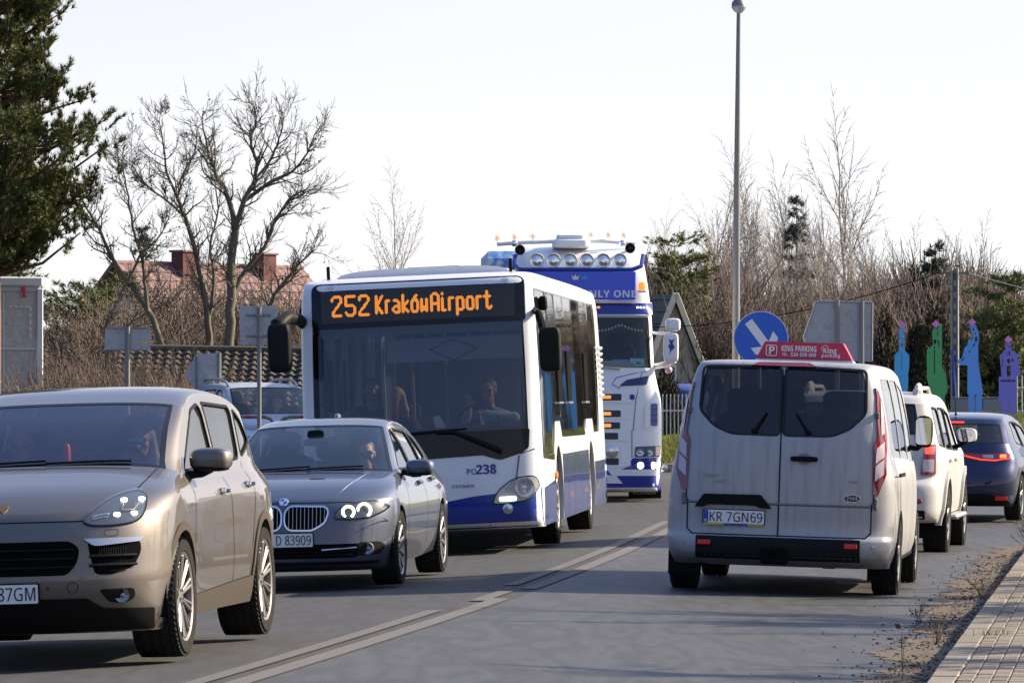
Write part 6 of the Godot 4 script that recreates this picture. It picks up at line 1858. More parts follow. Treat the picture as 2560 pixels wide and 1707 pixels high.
		for l in [[0.95, 2.02, 0.86, 1.6, 0.82, 1.14], [0.82, 1.14, 1.24, 1.14, 1.24, 1.14], [0.80, 1.14, 0.80, 0.95, 0.80, 0.72], [0.56, 1.93, 0.50, 1.83, 0.62, 1.77], [0.56, 1.93, 0.80, 1.99, 1.02, 2.03]]:
			gp.tube([f.call(s * l[0], l[1], 0.003), f.call(s * l[2], l[3], 0.003), f.call(s * l[4], l[5], 0.003)], [0.006], 5)
		obj("panel_gap", gp, mat("line_blue", Color(0.03, 0.05, 0.25), 0.5), o)
		# mirrors: a big and a small housing on two arms
		var m := MB.new()
		m.bar(Vector3(s * 1.05, 2.62, -0.6), Vector3(s * 1.42, 2.60, -0.25), 0.022, 8)
		m.tube([Vector3(s * 1.12, 2.10, -0.5), Vector3(s * 1.30, 2.13, -0.28), Vector3(s * 1.45, 2.20, -0.22)], [0.04, 0.05, 0.05], 8)
		blob(m, Vector3(s * 1.425, 2.735, -0.22), Vector3(0.115, 0.10, 0.08), 0.5, 18)
		blob(m, Vector3(s * 1.395, 2.39, -0.22), Vector3(0.115, 0.22, 0.09), 0.35, 20)
		var mn := obj("wing_mirror", m, white, o, 50)
		var pr := MB.new()
		pr.patch(rounded(pv([-0.03, -0.12, 0.0, -0.05, 0.05, 0.0, 0.02, 0.07, 0.05, 0.13, 0.0, 0.11, -0.04, 0.13, -0.02, 0.06, -0.05, 0.02, -0.02, -0.04]), 3), [], func(q): return Vector3(s * 1.40 + q.x, 2.39 + q.y, -0.128), 0.1)
		obj("mirror_decal", pr, mat("decal_navy", Color(0.02, 0.03, 0.22), 0.4), mn)
		var rl := MB.new()
		rl.ball(Vector3(s * 1.36, 2.05, -0.2), Vector3(0.055, 0.055, 0.045), 12)
		obj("marker_lamp", rl, mat("pale_pink_lens", Color(0.7, 0.38, 0.40), 0.2, 0.0, 1.0), mn)
		# wheels
		for z in [-1.4, -5.0]: wheel(o, Vector3(s * 1.06, 0.50, z), 0.50, 0.32, 0.30, 10, 0.0, mat("steel_rim", grey(0.33), 0.4, 0.7), s)
		var fw := MB.new()
		fw.lathe([Vector2(0.05, 0), Vector2(0.045, 0.05), Vector2(0.0, 0.055)], Transform3D(Basis(Vector3.RIGHT, PI / 2), Vector3(s * 1.30, 0.56, -0.3)), 12)
		fw.bar(Vector3(s * 1.20, 0.50, -0.4), Vector3(s * 1.30, 0.53, -0.32), 0.02)
		obj("side_lamp", fw, reflector, o)
		var fp := MB.new()
		fp.box(Vector3(s * 1.0, 0.22, -0.72), Vector3(0.50, 0.26, 0.02), 0.005)
		var fpn := obj("mud_flap", fp, black, o)
		if s > 0: word("lettering", "SCANIA", 0.05, mat("flap_grey", grey(0.25), 0.5), fpn, Transform3D(Basis(), Vector3(0.99, 0.175, -0.708)), true, 1.4)
	# grille slots with lit amber strips
	var slots := [[1.64, 0.66], [1.37, 0.65], [1.11 - 0.0, 0.0]]
	for q in [[1.635, 0.64, true], [1.385, 0.63, true], [1.205, 0.62, true], [1.045, 0.59, false], [0.66, 0.60, false]]:
		var b := MB.new()
		skin_patch(b, k, rrect(0.0, q[0], q[1] * 2 + 0.36, 0.175 if q[0] > 1.1 else 0.15, 0.04), 0, F, 0.010, 0.08, 0.012)
		var n := obj("grille_panel", b, white, o)
		var d := MB.new()
		skin_patch(d, k, rrect(0.0, q[0], q[1] * 2, 0.10, 0.02), 0, F, 0.014, 0.08, 0.004)
		obj("grille_slot", d, mat("slot_dark", Color(0.012, 0.014, 0.03), 0.4), n)
		if q[2]:
			for x in [-0.42, 0.0, 0.42]:
				var a := MB.new()
				skin_patch(a, k, rrect(x, q[0], 0.125, 0.05, 0.012), 0, F, 0.024, 0.05, 0.008)
				obj("marker_lamp", a, amber_lit, n)
	for x in [-0.5, 0.5]:
		var sp := MB.new()
		sp.lathe([Vector2(0.10, -0.05), Vector2(0.098, 0.02), Vector2(0.085, 0.03), Vector2(0.0, 0.045)], Transform3D(Basis(Vector3.RIGHT, PI / 2), f.call(x, 0.815, 0.03)), 18)
		obj("spot_lamp", sp, reflector, o)
	var nv := mat("lettering_blue", Color(0.015, 0.03, 0.22), 0.4)
	word("lettering", "SCANIA", 0.10, nv, o, Transform3D(Basis(), f.call(0.0, 1.86, 0.01)), true, 1.35)
	var bd := MB.new()
	bd.prism(oval(0, 0, 0.04, 0.045), 0.012, Transform3D(Basis(), f.call(0.80, 1.635, 0.016)))
	obj("round_badge", bd, nv, o)
	# sunshade board with crowns and words
	var sb := MB.new()
	sb.box(Vector3(0, 3.33, -0.27), Vector3(1.72, 0.43, 0.04), 0.01, Basis(Vector3.RIGHT, -0.10))
	var sn := obj("sunshade_board", sb, vivid, o)
	var pale := mat("board_white", grey(0.62), 0.5)
	word("lettering", "THE ONLY ONE", 0.105, pale, sn, Transform3D(Basis(Vector3.RIGHT, -0.10), Vector3(0.26, 3.205, -0.235)), true, 1.18)
	for i in 2:
		var cr := MB.new()
		var t := Transform3D(Basis(Vector3.RIGHT, -0.10), Vector3(-0.06 + 0.14 * i, 3.455, -0.25))
		cr.prism(pv([-0.04, -0.035, 0.04, -0.035, 0.06, 0.04, 0.025, 0.005, 0.0, 0.05, -0.025, 0.005, -0.06, 0.04]), 0.006, t)
		obj("crown_emblem", cr, pale if i == 0 else mat("board_cyan", Color(0.03, 0.25, 0.6), 0.5), sn)
	var we := MB.new()
	we.box(Vector3(0, 3.10, -0.31), Vector3(1.74, 0.03, 0.04), 0.006)
	obj("board_edge", we, white, sn)
	# lamp bar: blue tube with six big lamps, horns, beacons, air conditioner
	var tb := MB.new()
	tb.tube([Vector3(-0.98, 3.80, -0.62), Vector3(-1.0, 3.66, -0.48), Vector3(-0.92, 3.58, -0.34), Vector3(0.80, 3.575, -0.34), Vector3(0.94, 3.63, -0.40), Vector3(0.97, 3.80, -0.62)], [0.035], 8)
	obj("lamp_bar", tb, blue, o)
	for i in 6:
		var x := -0.645 + 0.2528 * i
		var l := MB.new()
		l.lathe([Vector2(0.06, -0.11), Vector2(0.10, -0.05), Vector2(0.113, 0.0), Vector2(0.108, 0.012)], Transform3D(Basis(Vector3.RIGHT, PI / 2 - 0.05), Vector3(x, 3.715, -0.33)), 22)
		l.bar(Vector3(x, 3.60, -0.34), Vector3(x, 3.58, -0.34), 0.02)
		var n := obj("roof_lamp", l, white, o)
		var r := MB.new()
		r.lathe([Vector2(0.104, 0.008), Vector2(0.08, -0.01), Vector2(0.045, 0.0), Vector2(0.03, 0.016), Vector2(0.0, 0.018)], Transform3D(Basis(Vector3.RIGHT, PI / 2 - 0.05), Vector3(x, 3.715, -0.33)), 22)
		obj("lamp_reflector", r, mat("mirror_reflector", grey(0.72), 0.08, 1.0), n)
	for q in [[-0.91, 3.885], [0.775, 3.91]]:
		var h := MB.new()
		h.lathe([Vector2(0.02, -0.55), Vector2(0.03, -0.15), Vector2(0.075, -0.02), Vector2(0.08, 0.0), Vector2(0.07, -0.01), Vector2(0.025, -0.12), Vector2(0.0, -0.13)], Transform3D(Basis(Vector3.RIGHT, PI / 2), Vector3(q[0], q[1], -0.55)), 16)
		obj("air_horn", h, mat("horn_grey", grey(0.06), 0.3, 0.6), o)
	var bb := MB.new()
	bb.tube([Vector3(-1.27, 3.99, -1.2), Vector3(-0.9, 4.01, -1.1), Vector3(-0.3, 4.03, -1.05), Vector3(0.4, 4.03, -1.05), Vector3(0.85, 4.0, -1.15)], [0.03], 8)
	obj("beacon_bar", bb, white, o)
	for q in [[-1.269, 4.085], [-1.006, 4.10], [-0.719, 4.11], [0.175, 4.125], [0.441, 4.125], [0.679, 4.12]]:
		var b := MB.new()
		b.lathe([Vector2(0.038, -0.02), Vector2(0.04, 0.0), Vector2(0.033, 0.006)], Transform3D(Basis(Vector3.RIGHT, PI / 2), Vector3(q[0], q[1], -1.05)), 14)
		b.bar(Vector3(q[0], q[1] - 0.04, -1.06), Vector3(q[0], q[1] - 0.09, -1.06), 0.008)
		var n := obj("beacon", b, chrome, o)
		var c := MB.new()
		c.ball(Vector3(q[0], q[1], -1.045), Vector3(0.024, 0.024, 0.012), 12)
		obj("beacon_lens", c, amber_lit, n)
	for x in [-1.0, 0.66]:
		var sp := MB.new()
		sp.ball(Vector3(x, 3.995, -0.85), Vector3(0.052, 0.052, 0.052), 14)
		obj("search_lamp", sp, chrome, o)
	var ac := MB.new()
	blob(ac, Vector3(-0.13, 3.99, -1.1), Vector3(0.30, 0.075, 0.40), 0.4, 20)
	blob(ac, Vector3(-0.13, 4.06, -1.1), Vector3(0.235, 0.075, 0.34), 0.35, 20)
	obj("air_conditioner", ac, white, o, 50)
	var be := MB.new()
	be.lathe([Vector2(0.055, -0.07), Vector2(0.055, 0.0), Vector2(0.05, 0.045), Vector2(0.0, 0.065)], Transform3D(Basis(), Vector3(0.955, 3.335, -0.42)), 16)
	var ben := obj("side_beacon", be, amber_lit, o)
	var bs := MB.new()
	bs.box(Vector3(0.955, 3.245, -0.42), Vector3(0.14, 0.04, 0.14), 0.01)
	obj("beacon_base", bs, white, ben)
	# side fairing with blue brushwork, and the trailer
	var fa := MB.new()
	fa.box(Vector3(-0.36, 2.55, -2.9), Vector3(2.40, 2.75, 0.9), 0.12)
	obj("rear_fairing", fa, textured("fairing_art", noise_tex(0.02, [grey(0.66), grey(0.62), Color(0.20, 0.36, 0.62), Color(0.06, 0.16, 0.5), grey(0.66)], 3, 256, 91), 0.9, 0.4, null, 1.0, false), o)
	var tr := MB.new()
	tr.box(Vector3(-0.50, 2.55, -10.5), Vector3(2.40, 2.70, 13.4), 0.03, Basis(Vector3.UP, 0.05))
	obj("trailer_body", tr, white, o)
	var ch := MB.new()
	ch.box(Vector3(0, 0.85, -5.5), Vector3(0.9, 0.3, 10.0), 0.02)
	ch.box(Vector3(0, 0.62, -1.2), Vector3(1.7, 0.5, 1.9), 0.05)
	obj("chassis", ch, mat("underbody", grey(0.008), 0.9), o)
	# cabin
	var ins := MB.new()
	ins.box(Vector3(0, 1.7, -1.3), Vector3(2.2, 0.1, 1.8), 0.0)
	ins.box(Vector3(0, 2.9, -2.0), Vector3(2.1, 1.9, 0.06), 0.0)
	obj("cabin_wall", ins, mat("cabin_grey", grey(0.06), 0.8), o)
	var da := MB.new()
	blob(da, Vector3(0.0, 2.08, -0.62), Vector3(1.02, 0.12, 0.30), 0.4, 20)
	obj("dashboard", da, mat("dash_green", Color(0.20, 0.24, 0.16), 0.7), o)
	seat(o, 0.55, 1.72, -1.35)
	seat(o, -0.55, 1.72, -1.35)
	steering_wheel(o, Vector3(0.62, 2.28, -0.85), 1.0, 0.22)
	var ga := MB.new()
	for i in 40:
		var x := -1.0 + 0.05 * i
		ga.ball(Vector3(x, 2.74 - 0.09 * absf(sin(x * 5.0)), -0.42), Vector3(0.017, 0.024, 0.012), 6)
	var gn := obj("cab_garland", ga, mat("garland_cream", Color(0.4, 0.38, 0.28), 0.8), o)
	gn.set_meta("kind", "stuff")
	for q in [[0.62, 2.155, 0.38, 0.11, Color(0.10, 0.20, 0.5), "UBA"], [0.88, 2.165, 0.36, 0.12, Color(0.25, 0.5, 0.55), "66"]]:
		var cd := MB.new()
		cd.box(Vector3(q[0], q[1], -0.36), Vector3(q[2] * 0.62, q[3], 0.008), 0.002)
		var cn := obj("dashboard_card", cd, mat("card_%s" % q[5], q[4], 0.6), o)
		word("lettering", q[5], 0.05, ink, cn, Transform3D(Basis(), Vector3(q[0] + 0.02, q[1] - 0.01, -0.355)), true)
	var wi := MB.new()
	wi.tube([f.call(0.18, 2.10, 0.03), f.call(0.62, 2.06, 0.03)], [0.012, 0.018], 6)
	wi.tube([f.call(-0.62, 2.10, 0.03), f.call(-0.2, 2.06, 0.03)], [0.012, 0.018], 6)
	obj("wiper", wi, mat("wiper_grey", grey(0.35), 0.4), o)

# ---------------------------------------------------------------- left background vehicles
func build_estate() -> void:
	var o := thing("estate_car", "silver estate car with raised roof rails behind the striped guard rail", "car", Vector3(-3.5, 0.25, -83.0), Vector3(0, deg_to_rad(20.5), 0))
	var k := Shell.new()
	k.st = [[-0.2, 0.22, 0.22, 0.5], [-0.03, 0.32, 0.32, 0.6], [0.0, 0.5, 0.5, 0.64], [-0.02, 0.70, 0.70, 0.64], [-0.08, 0.88, 0.88, 0.6], [-0.16, 0.95, 0.94, 0.56], [-0.5, 1.03, 1.0, 0.45], [-1.1, 1.12, 1.06, 0.34, 1], [-1.5, 1.37, 1.32, 0.2], [-1.85, 1.57, 1.52, 0.12, 1], [-2.3, 1.64, 1.57, 0.05], [-3.2, 1.65, 1.57, 0.0], [-3.85, 1.60, 1.52, -0.05, 1], [-4.15, 1.3, 1.25, -0.1], [-4.3, 1.1, 1.06, -0.15, 1], [-4.5, 0.8, 0.8, -0.3], [-4.52, 0.5, 0.5, -0.4], [-4.4, 0.25, 0.25, -0.4]]
	k.plan = [[-4.5, 0.80], [-4.0, 0.90], [-2.5, 0.92], [-0.9, 0.92], [-0.5, 0.89], [-0.3, 0.82]]
	k.sec = [[0.22, 0.06], [0.4, 0.01], [0.7, 0.0], [0.9, 0.01], [1.02, 0.06], [1.15, 0.10], [1.35, 0.15], [1.5, 0.20], [1.65, 0.30]]
	var pt := paint("estate_silver", Color(0.34, 0.36, 0.40), 0.2, 0.4, 0.4)
	car_shell(o, {"k": k, "screen": 7.0, "roof": 9.0, "rear": 12.0, "tail": 14.0, "post": 0.90, "rear_post": 0.9, "sill": 0.26, "arches": [[-0.9, 0.35, 0.39], [-3.5, 0.35, 0.39]], "paint": pt, "belt": 1.07, "dash": -1.5,
		"glass": glass("estate_glass", Color(0.02, 0.035, 0.04), 0.22),
		"windows": [chamfered(pv([-1.5, 1.10, -2.36, 1.11, -2.34, 1.52, -2.1, 1.50]), 0.06), chamfered(pv([-2.46, 1.11, -3.18, 1.12, -3.1, 1.51, -2.44, 1.52]), 0.05), chamfered(pv([-3.30, 1.13, -3.92, 1.18, -3.72, 1.44, -3.24, 1.50]), 0.05)],
		"gaps": [pv([-2.41, 0.3, -2.41, 1.1])]})
	for z in [-0.9, -3.5]:
		for s in [1.0, -1.0]: wheel(o, Vector3(s * 0.80, 0.35, z), 0.35, 0.22, 0.23, 5, 0.12, mat("rim_silver", grey(0.33), 0.3, 0.9), s)
	for s in [1.0, -1.0]:
		var r := MB.new()
		r.tube([Vector3(s * 0.60, 1.55, -2.0), Vector3(s * 0.61, 1.655, -2.2), Vector3(s * 0.62, 1.70, -2.5), Vector3(s * 0.62, 1.70, -3.3), Vector3(s * 0.61, 1.66, -3.6), Vector3(s * 0.60, 1.57, -3.75)], [0.024], 8)
		r.bar(Vector3(s * 0.62, 1.70, -2.95), Vector3(s * 0.60, 1.58, -2.95), 0.02)
		obj("roof_rail", r, mat("rail_grey", grey(0.32), 0.4, 0.5), o)
		var hl := MB.new()
		var raw := chamfered(pv([0.48, 0.72, 0.86, 0.76, 0.88, 0.86, 0.52, 0.82]), 0.02)
		skin_patch(hl, k, raw if s > 0 else flipped(raw), 0, 6, 0.008)
		obj("headlight", hl, reflector, o)
		wing_mirror(o, Vector3(s * 1.0, 1.10, -1.55), Vector3(0.12, 0.08, 0.09), s, pt, Vector3(s * 0.83, 1.06, -1.6))
	door_handle(o, k, -2.25, 0.95, pt)
	door_handle(o, k, -3.05, 0.97, pt)
	seat(o, 0.37, 0.60, -2.3)
	seat(o, -0.37, 0.60, -2.3)
	steering_wheel(o, Vector3(0.37, 1.08, -1.75))
	var im := MB.new()
	blob(im, Vector3(0.0, 1.42, -1.85), Vector3(0.12, 0.035, 0.02), 0.5, 14)
	blob(im, Vector3(0.0, 1.52, -1.88), Vector3(0.16, 0.03, 0.05), 0.5, 14)
	obj("inner_mirror", im, black, o)

func build_lorry() -> void:
	var o := thing("lorry_trailer", "grey curtain-sided lorry trailer at the photo's left edge", "trailer", Vector3(-11.6, 0.03, -97.0), Vector3(0, 0.2, 0))
	var cu := textured("curtain_grey", noise_tex(0.02, [Color(0.40, 0.375, 0.335), Color(0.48, 0.45, 0.40)], 4, 256, 95), 0.7, 0.7, noise_tex(0.03, [grey(0), grey(1)], 3, 256, 96), 1.5, false)
	var b := MB.new()
	b.box(Vector3(-1.4, 2.40, -1.25), Vector3(7.7, 2.75, 2.46), 0.02)
	obj("curtain", b, cu, o)
	var w := mat("trailer_frame", grey(0.58), 0.5)
	var t := MB.new()
	t.box(Vector3(-1.4, 3.86, -1.25), Vector3(7.84, 0.19, 2.56), 0.03)
	obj("roof_rail", t, w, o)
	var t2 := MB.new()
	t2.box(Vector3(-1.4, 3.71, -1.25), Vector3(7.74, 0.10, 2.50), 0.015)
	obj("roof_edge", t2, mat("trailer_grey", grey(0.42), 0.5), o)
	var c := MB.new()
	c.box(Vector3(2.46, 2.35, -0.03), Vector3(0.12, 2.75, 0.12), 0.015)
	obj("corner_post", c, w, o)
	for x in [1.75, 0.75, -0.25, -1.25]:
		var s := MB.new()
		s.box(Vector3(x, 2.30, 0.0), Vector3(0.03, 2.6, 0.012), 0.004)
		obj("curtain_strap", s, mat("strap_grey", grey(0.55), 0.7), o)
	for y in [2.55, 1.75]:
		var s := MB.new()
		s.box(Vector3(-1.4, y, 0.004), Vector3(7.6, 0.035, 0.012), 0.004)
		obj("curtain_strap", s, mat("strap_grey", grey(0.55), 0.7), o)
	var mk := MB.new()
	mk.box(Vector3(2.15, 3.66, 0.03), Vector3(0.07, 0.22, 0.03), 0.01, Basis(Vector3(0, 0, 1), 0.12))
	obj("red_tab", mk, mat("tab_red", Color(0.5, 0.03, 0.05), 0.5), o)
	for i in 5:
		var r := MB.new()
		r.box(Vector3(2.27, 3.33 - 0.13 * i, 0.006), Vector3(0.045, 0.09, 0.006), 0.001)
		obj("reflective_tape", r, w, o)
	for i in 4:
		var r := MB.new()
		r.box(Vector3(2.20 - 0.10 * i, 3.37, 0.006), Vector3(0.07, 0.04, 0.006), 0.001)
		obj("reflective_tape", r, w, o)
	var ch := MB.new()
	ch.box(Vector3(-1.4, 0.92, -1.25), Vector3(7.4, 0.2, 2.2), 0.02)
	obj("chassis", ch, mat("underbody", grey(0.008), 0.9), o)
	for x in [1.2, -0.1, -1.4]: 
		for z in [-0.2, -2.3]:
			var n := wheel(o, Vector3(x, 0.50, z), 0.50, 0.32, 0.30, 10, 0.0, mat("steel_rim", grey(0.33), 0.4, 0.7), 1.0)
			n.transform = Transform3D(Basis(Vector3.UP, PI / 2 if z < -1 else -PI / 2), Vector3(x, 0.50, z))

func build_vehicles() -> void:
	vehicle_materials()
	build_beige()
	build_saloon()
	build_bus()
	build_van()
	build_offroader()
	build_hatchbacks()
	build_truck()
	build_estate()
	build_lorry()
	build_people()
# ---------------------------------------------------------------- people
class Flesh:                                                     # distance field of joined tapered limbs on a grid, meshed as surface nets
	var o: Vector3
	var c: float
	var n: Vector3i
	var d := PackedFloat32Array()
	func _init(lo: Vector3, hi: Vector3, cell: float) -> void:
		o = lo
		c = cell
		n = Vector3i(((hi - lo) / cell).ceil()) + Vector3i.ONE
		d.resize(n.x * n.y * n.z)
		d.fill(1.0)
	func blend(i: int, v: float, k: float) -> void:
		var h := maxf(k - absf(d[i] - v), 0.0) / k
		d[i] = minf(d[i], v) - h * h * k * 0.25
	func limb(a: Vector3, b: Vector3, ra: float, rb: float, k := 0.03) -> void:
		var m := maxf(ra, rb) + k + c * 2
		var lo := Vector3i(((a.min(b) - Vector3.ONE * m - o) / c).floor()).clamp(Vector3i.ZERO, n - Vector3i.ONE)
		var hi := Vector3i(((a.max(b) + Vector3.ONE * m - o) / c).ceil()).clamp(Vector3i.ZERO, n - Vector3i.ONE)
		var ab := b - a
		var l := maxf(ab.length_squared(), 1e-9)
		for z in range(lo.z, hi.z + 1):
			for y in range(lo.y, hi.y + 1):
				for x in range(lo.x, hi.x + 1):
					var p := o + Vector3(x, y, z) * c
					var t := clampf((p - a).dot(ab) / l, 0.0, 1.0)
					blend((z * n.y + y) * n.x + x, p.distance_to(a + ab * t) - lerpf(ra, rb, t), k)
	func lump(at: Vector3, r: Vector3, k := 0.02) -> void:
		var m := Vector3.ONE * (k + c * 2) + r
		var lo := Vector3i(((at - m - o) / c).floor()).clamp(Vector3i.ZERO, n - Vector3i.ONE)
		var hi := Vector3i(((at + m - o) / c).ceil()).clamp(Vector3i.ZERO, n - Vector3i.ONE)
		var s := minf(r.x, minf(r.y, r.z))
		for z in range(lo.z, hi.z + 1):
			for y in range(lo.y, hi.y + 1):
				for x in range(lo.x, hi.x + 1):
					var q := (o + Vector3(x, y, z) * c - at) / r
					blend((z * n.y + y) * n.x + x, (q.length() - 1.0) * s, k)
	func add_to(b: MB) -> void:
		var at := {}
		var sx := 1
		var sy := n.x
		var sz := n.x * n.y
		for z in n.z - 1:
			for y in n.y - 1:
				for x in n.x - 1:
					var i := z * sz + y * sy + x
					if absf(d[i]) > c * 3.0: continue
					var sum := Vector3.ZERO
					var hits := 0
					for e in 12:
						var p0: Vector3i = E[e][0]
						var p1: Vector3i = E[e][1]
						var a := d[i + p0.x + p0.y * sy + p0.z * sz]
						var q := d[i + p1.x + p1.y * sy + p1.z * sz]
						if (a < 0.0) != (q < 0.0):
							sum += Vector3(p0).lerp(Vector3(p1), a / (a - q))
							hits += 1
					if hits: at[i] = o + (Vector3(x, y, z) + sum / hits) * c
		for i in at:
			var x: int = i % n.x
			var y: int = (i / n.x) % n.y
			var z: int = i / sz
			if d[i] < 0.0 == (d[i + sx] < 0.0) and d[i] < 0.0 == (d[i + sy] < 0.0) and d[i] < 0.0 == (d[i + sz] < 0.0): continue
			for axis in 3:
				var step: int = [sx, sy, sz][axis]
				if (d[i] < 0.0) == (d[i + step] < 0.0): continue
				var u: int = [sy, sz, sx][axis]
				var w: int = [sz, sx, sy][axis]
				if not (at.has(i - u) and at.has(i - w) and at.has(i - u - w)): continue
				if d[i] < 0.0: b.quad(at[i - u - w], at[i - w], at[i], at[i - u])
				else: b.quad(at[i - u - w], at[i - u], at[i], at[i - w])
	const E := [[Vector3i(0, 0, 0), Vector3i(1, 0, 0)], [Vector3i(0, 1, 0), Vector3i(1, 1, 0)], [Vector3i(0, 0, 1), Vector3i(1, 0, 1)], [Vector3i(0, 1, 1), Vector3i(1, 1, 1)],
		[Vector3i(0, 0, 0), Vector3i(0, 1, 0)], [Vector3i(1, 0, 0), Vector3i(1, 1, 0)], [Vector3i(0, 0, 1), Vector3i(0, 1, 1)], [Vector3i(1, 0, 1), Vector3i(1, 1, 1)],
		[Vector3i(0, 0, 0), Vector3i(0, 0, 1)], [Vector3i(1, 0, 0), Vector3i(1, 0, 1)], [Vector3i(0, 1, 0), Vector3i(0, 1, 1)], [Vector3i(1, 1, 0), Vector3i(1, 1, 1)]]

func hand(b: MB, wrist: Vector3, way: Vector3, palm_down: Vector3, side: float, curl: float) -> void:
	var x := way.cross(palm_down).normalized() * side                     # towards the thumb
	var down := palm_down.normalized()
	var f := Flesh.new(wrist - Vector3.ONE * 0.16, wrist + Vector3.ONE * 0.16, 0.0055)
	var palm := wrist + way * 0.085
	f.limb(wrist, wrist + way * 0.03, 0.027, 0.026, 0.01)
	for q in [-0.028, -0.009, 0.010, 0.029]: f.limb(wrist + way * 0.02 + x * q * 0.6, palm + x * q, 0.015, 0.0125, 0.012)
	var lens := [0.062, 0.074, 0.078, 0.068]
	for i in 4:
		var base: Vector3 = palm + x * [-0.029, -0.010, 0.010, 0.029][i]
		var p := base
		var dir := way
		for j in 3:
			dir = (dir + down * curl * (0.45 + 0.25 * j)).normalized()
			var q: Vector3 = p + dir * lens[i] * [0.45, 0.32, 0.23][j]
			f.limb(p, q, 0.0098 - 0.0008 * j, 0.0092 - 0.0008 * j, 0.004)
			p = q
	var t0 := wrist + way * 0.025 + x * 0.024
	var t1 := t0 + (way * 0.6 + x * 0.75 + down * 0.25).normalized() * 0.045
	f.limb(t0, t1, 0.014, 0.0115, 0.01)
	f.limb(t1, t1 + (way * 0.9 + x * 0.2 + down * 0.4 * curl).normalized() * 0.04, 0.011, 0.009, 0.004)
	f.add_to(b)

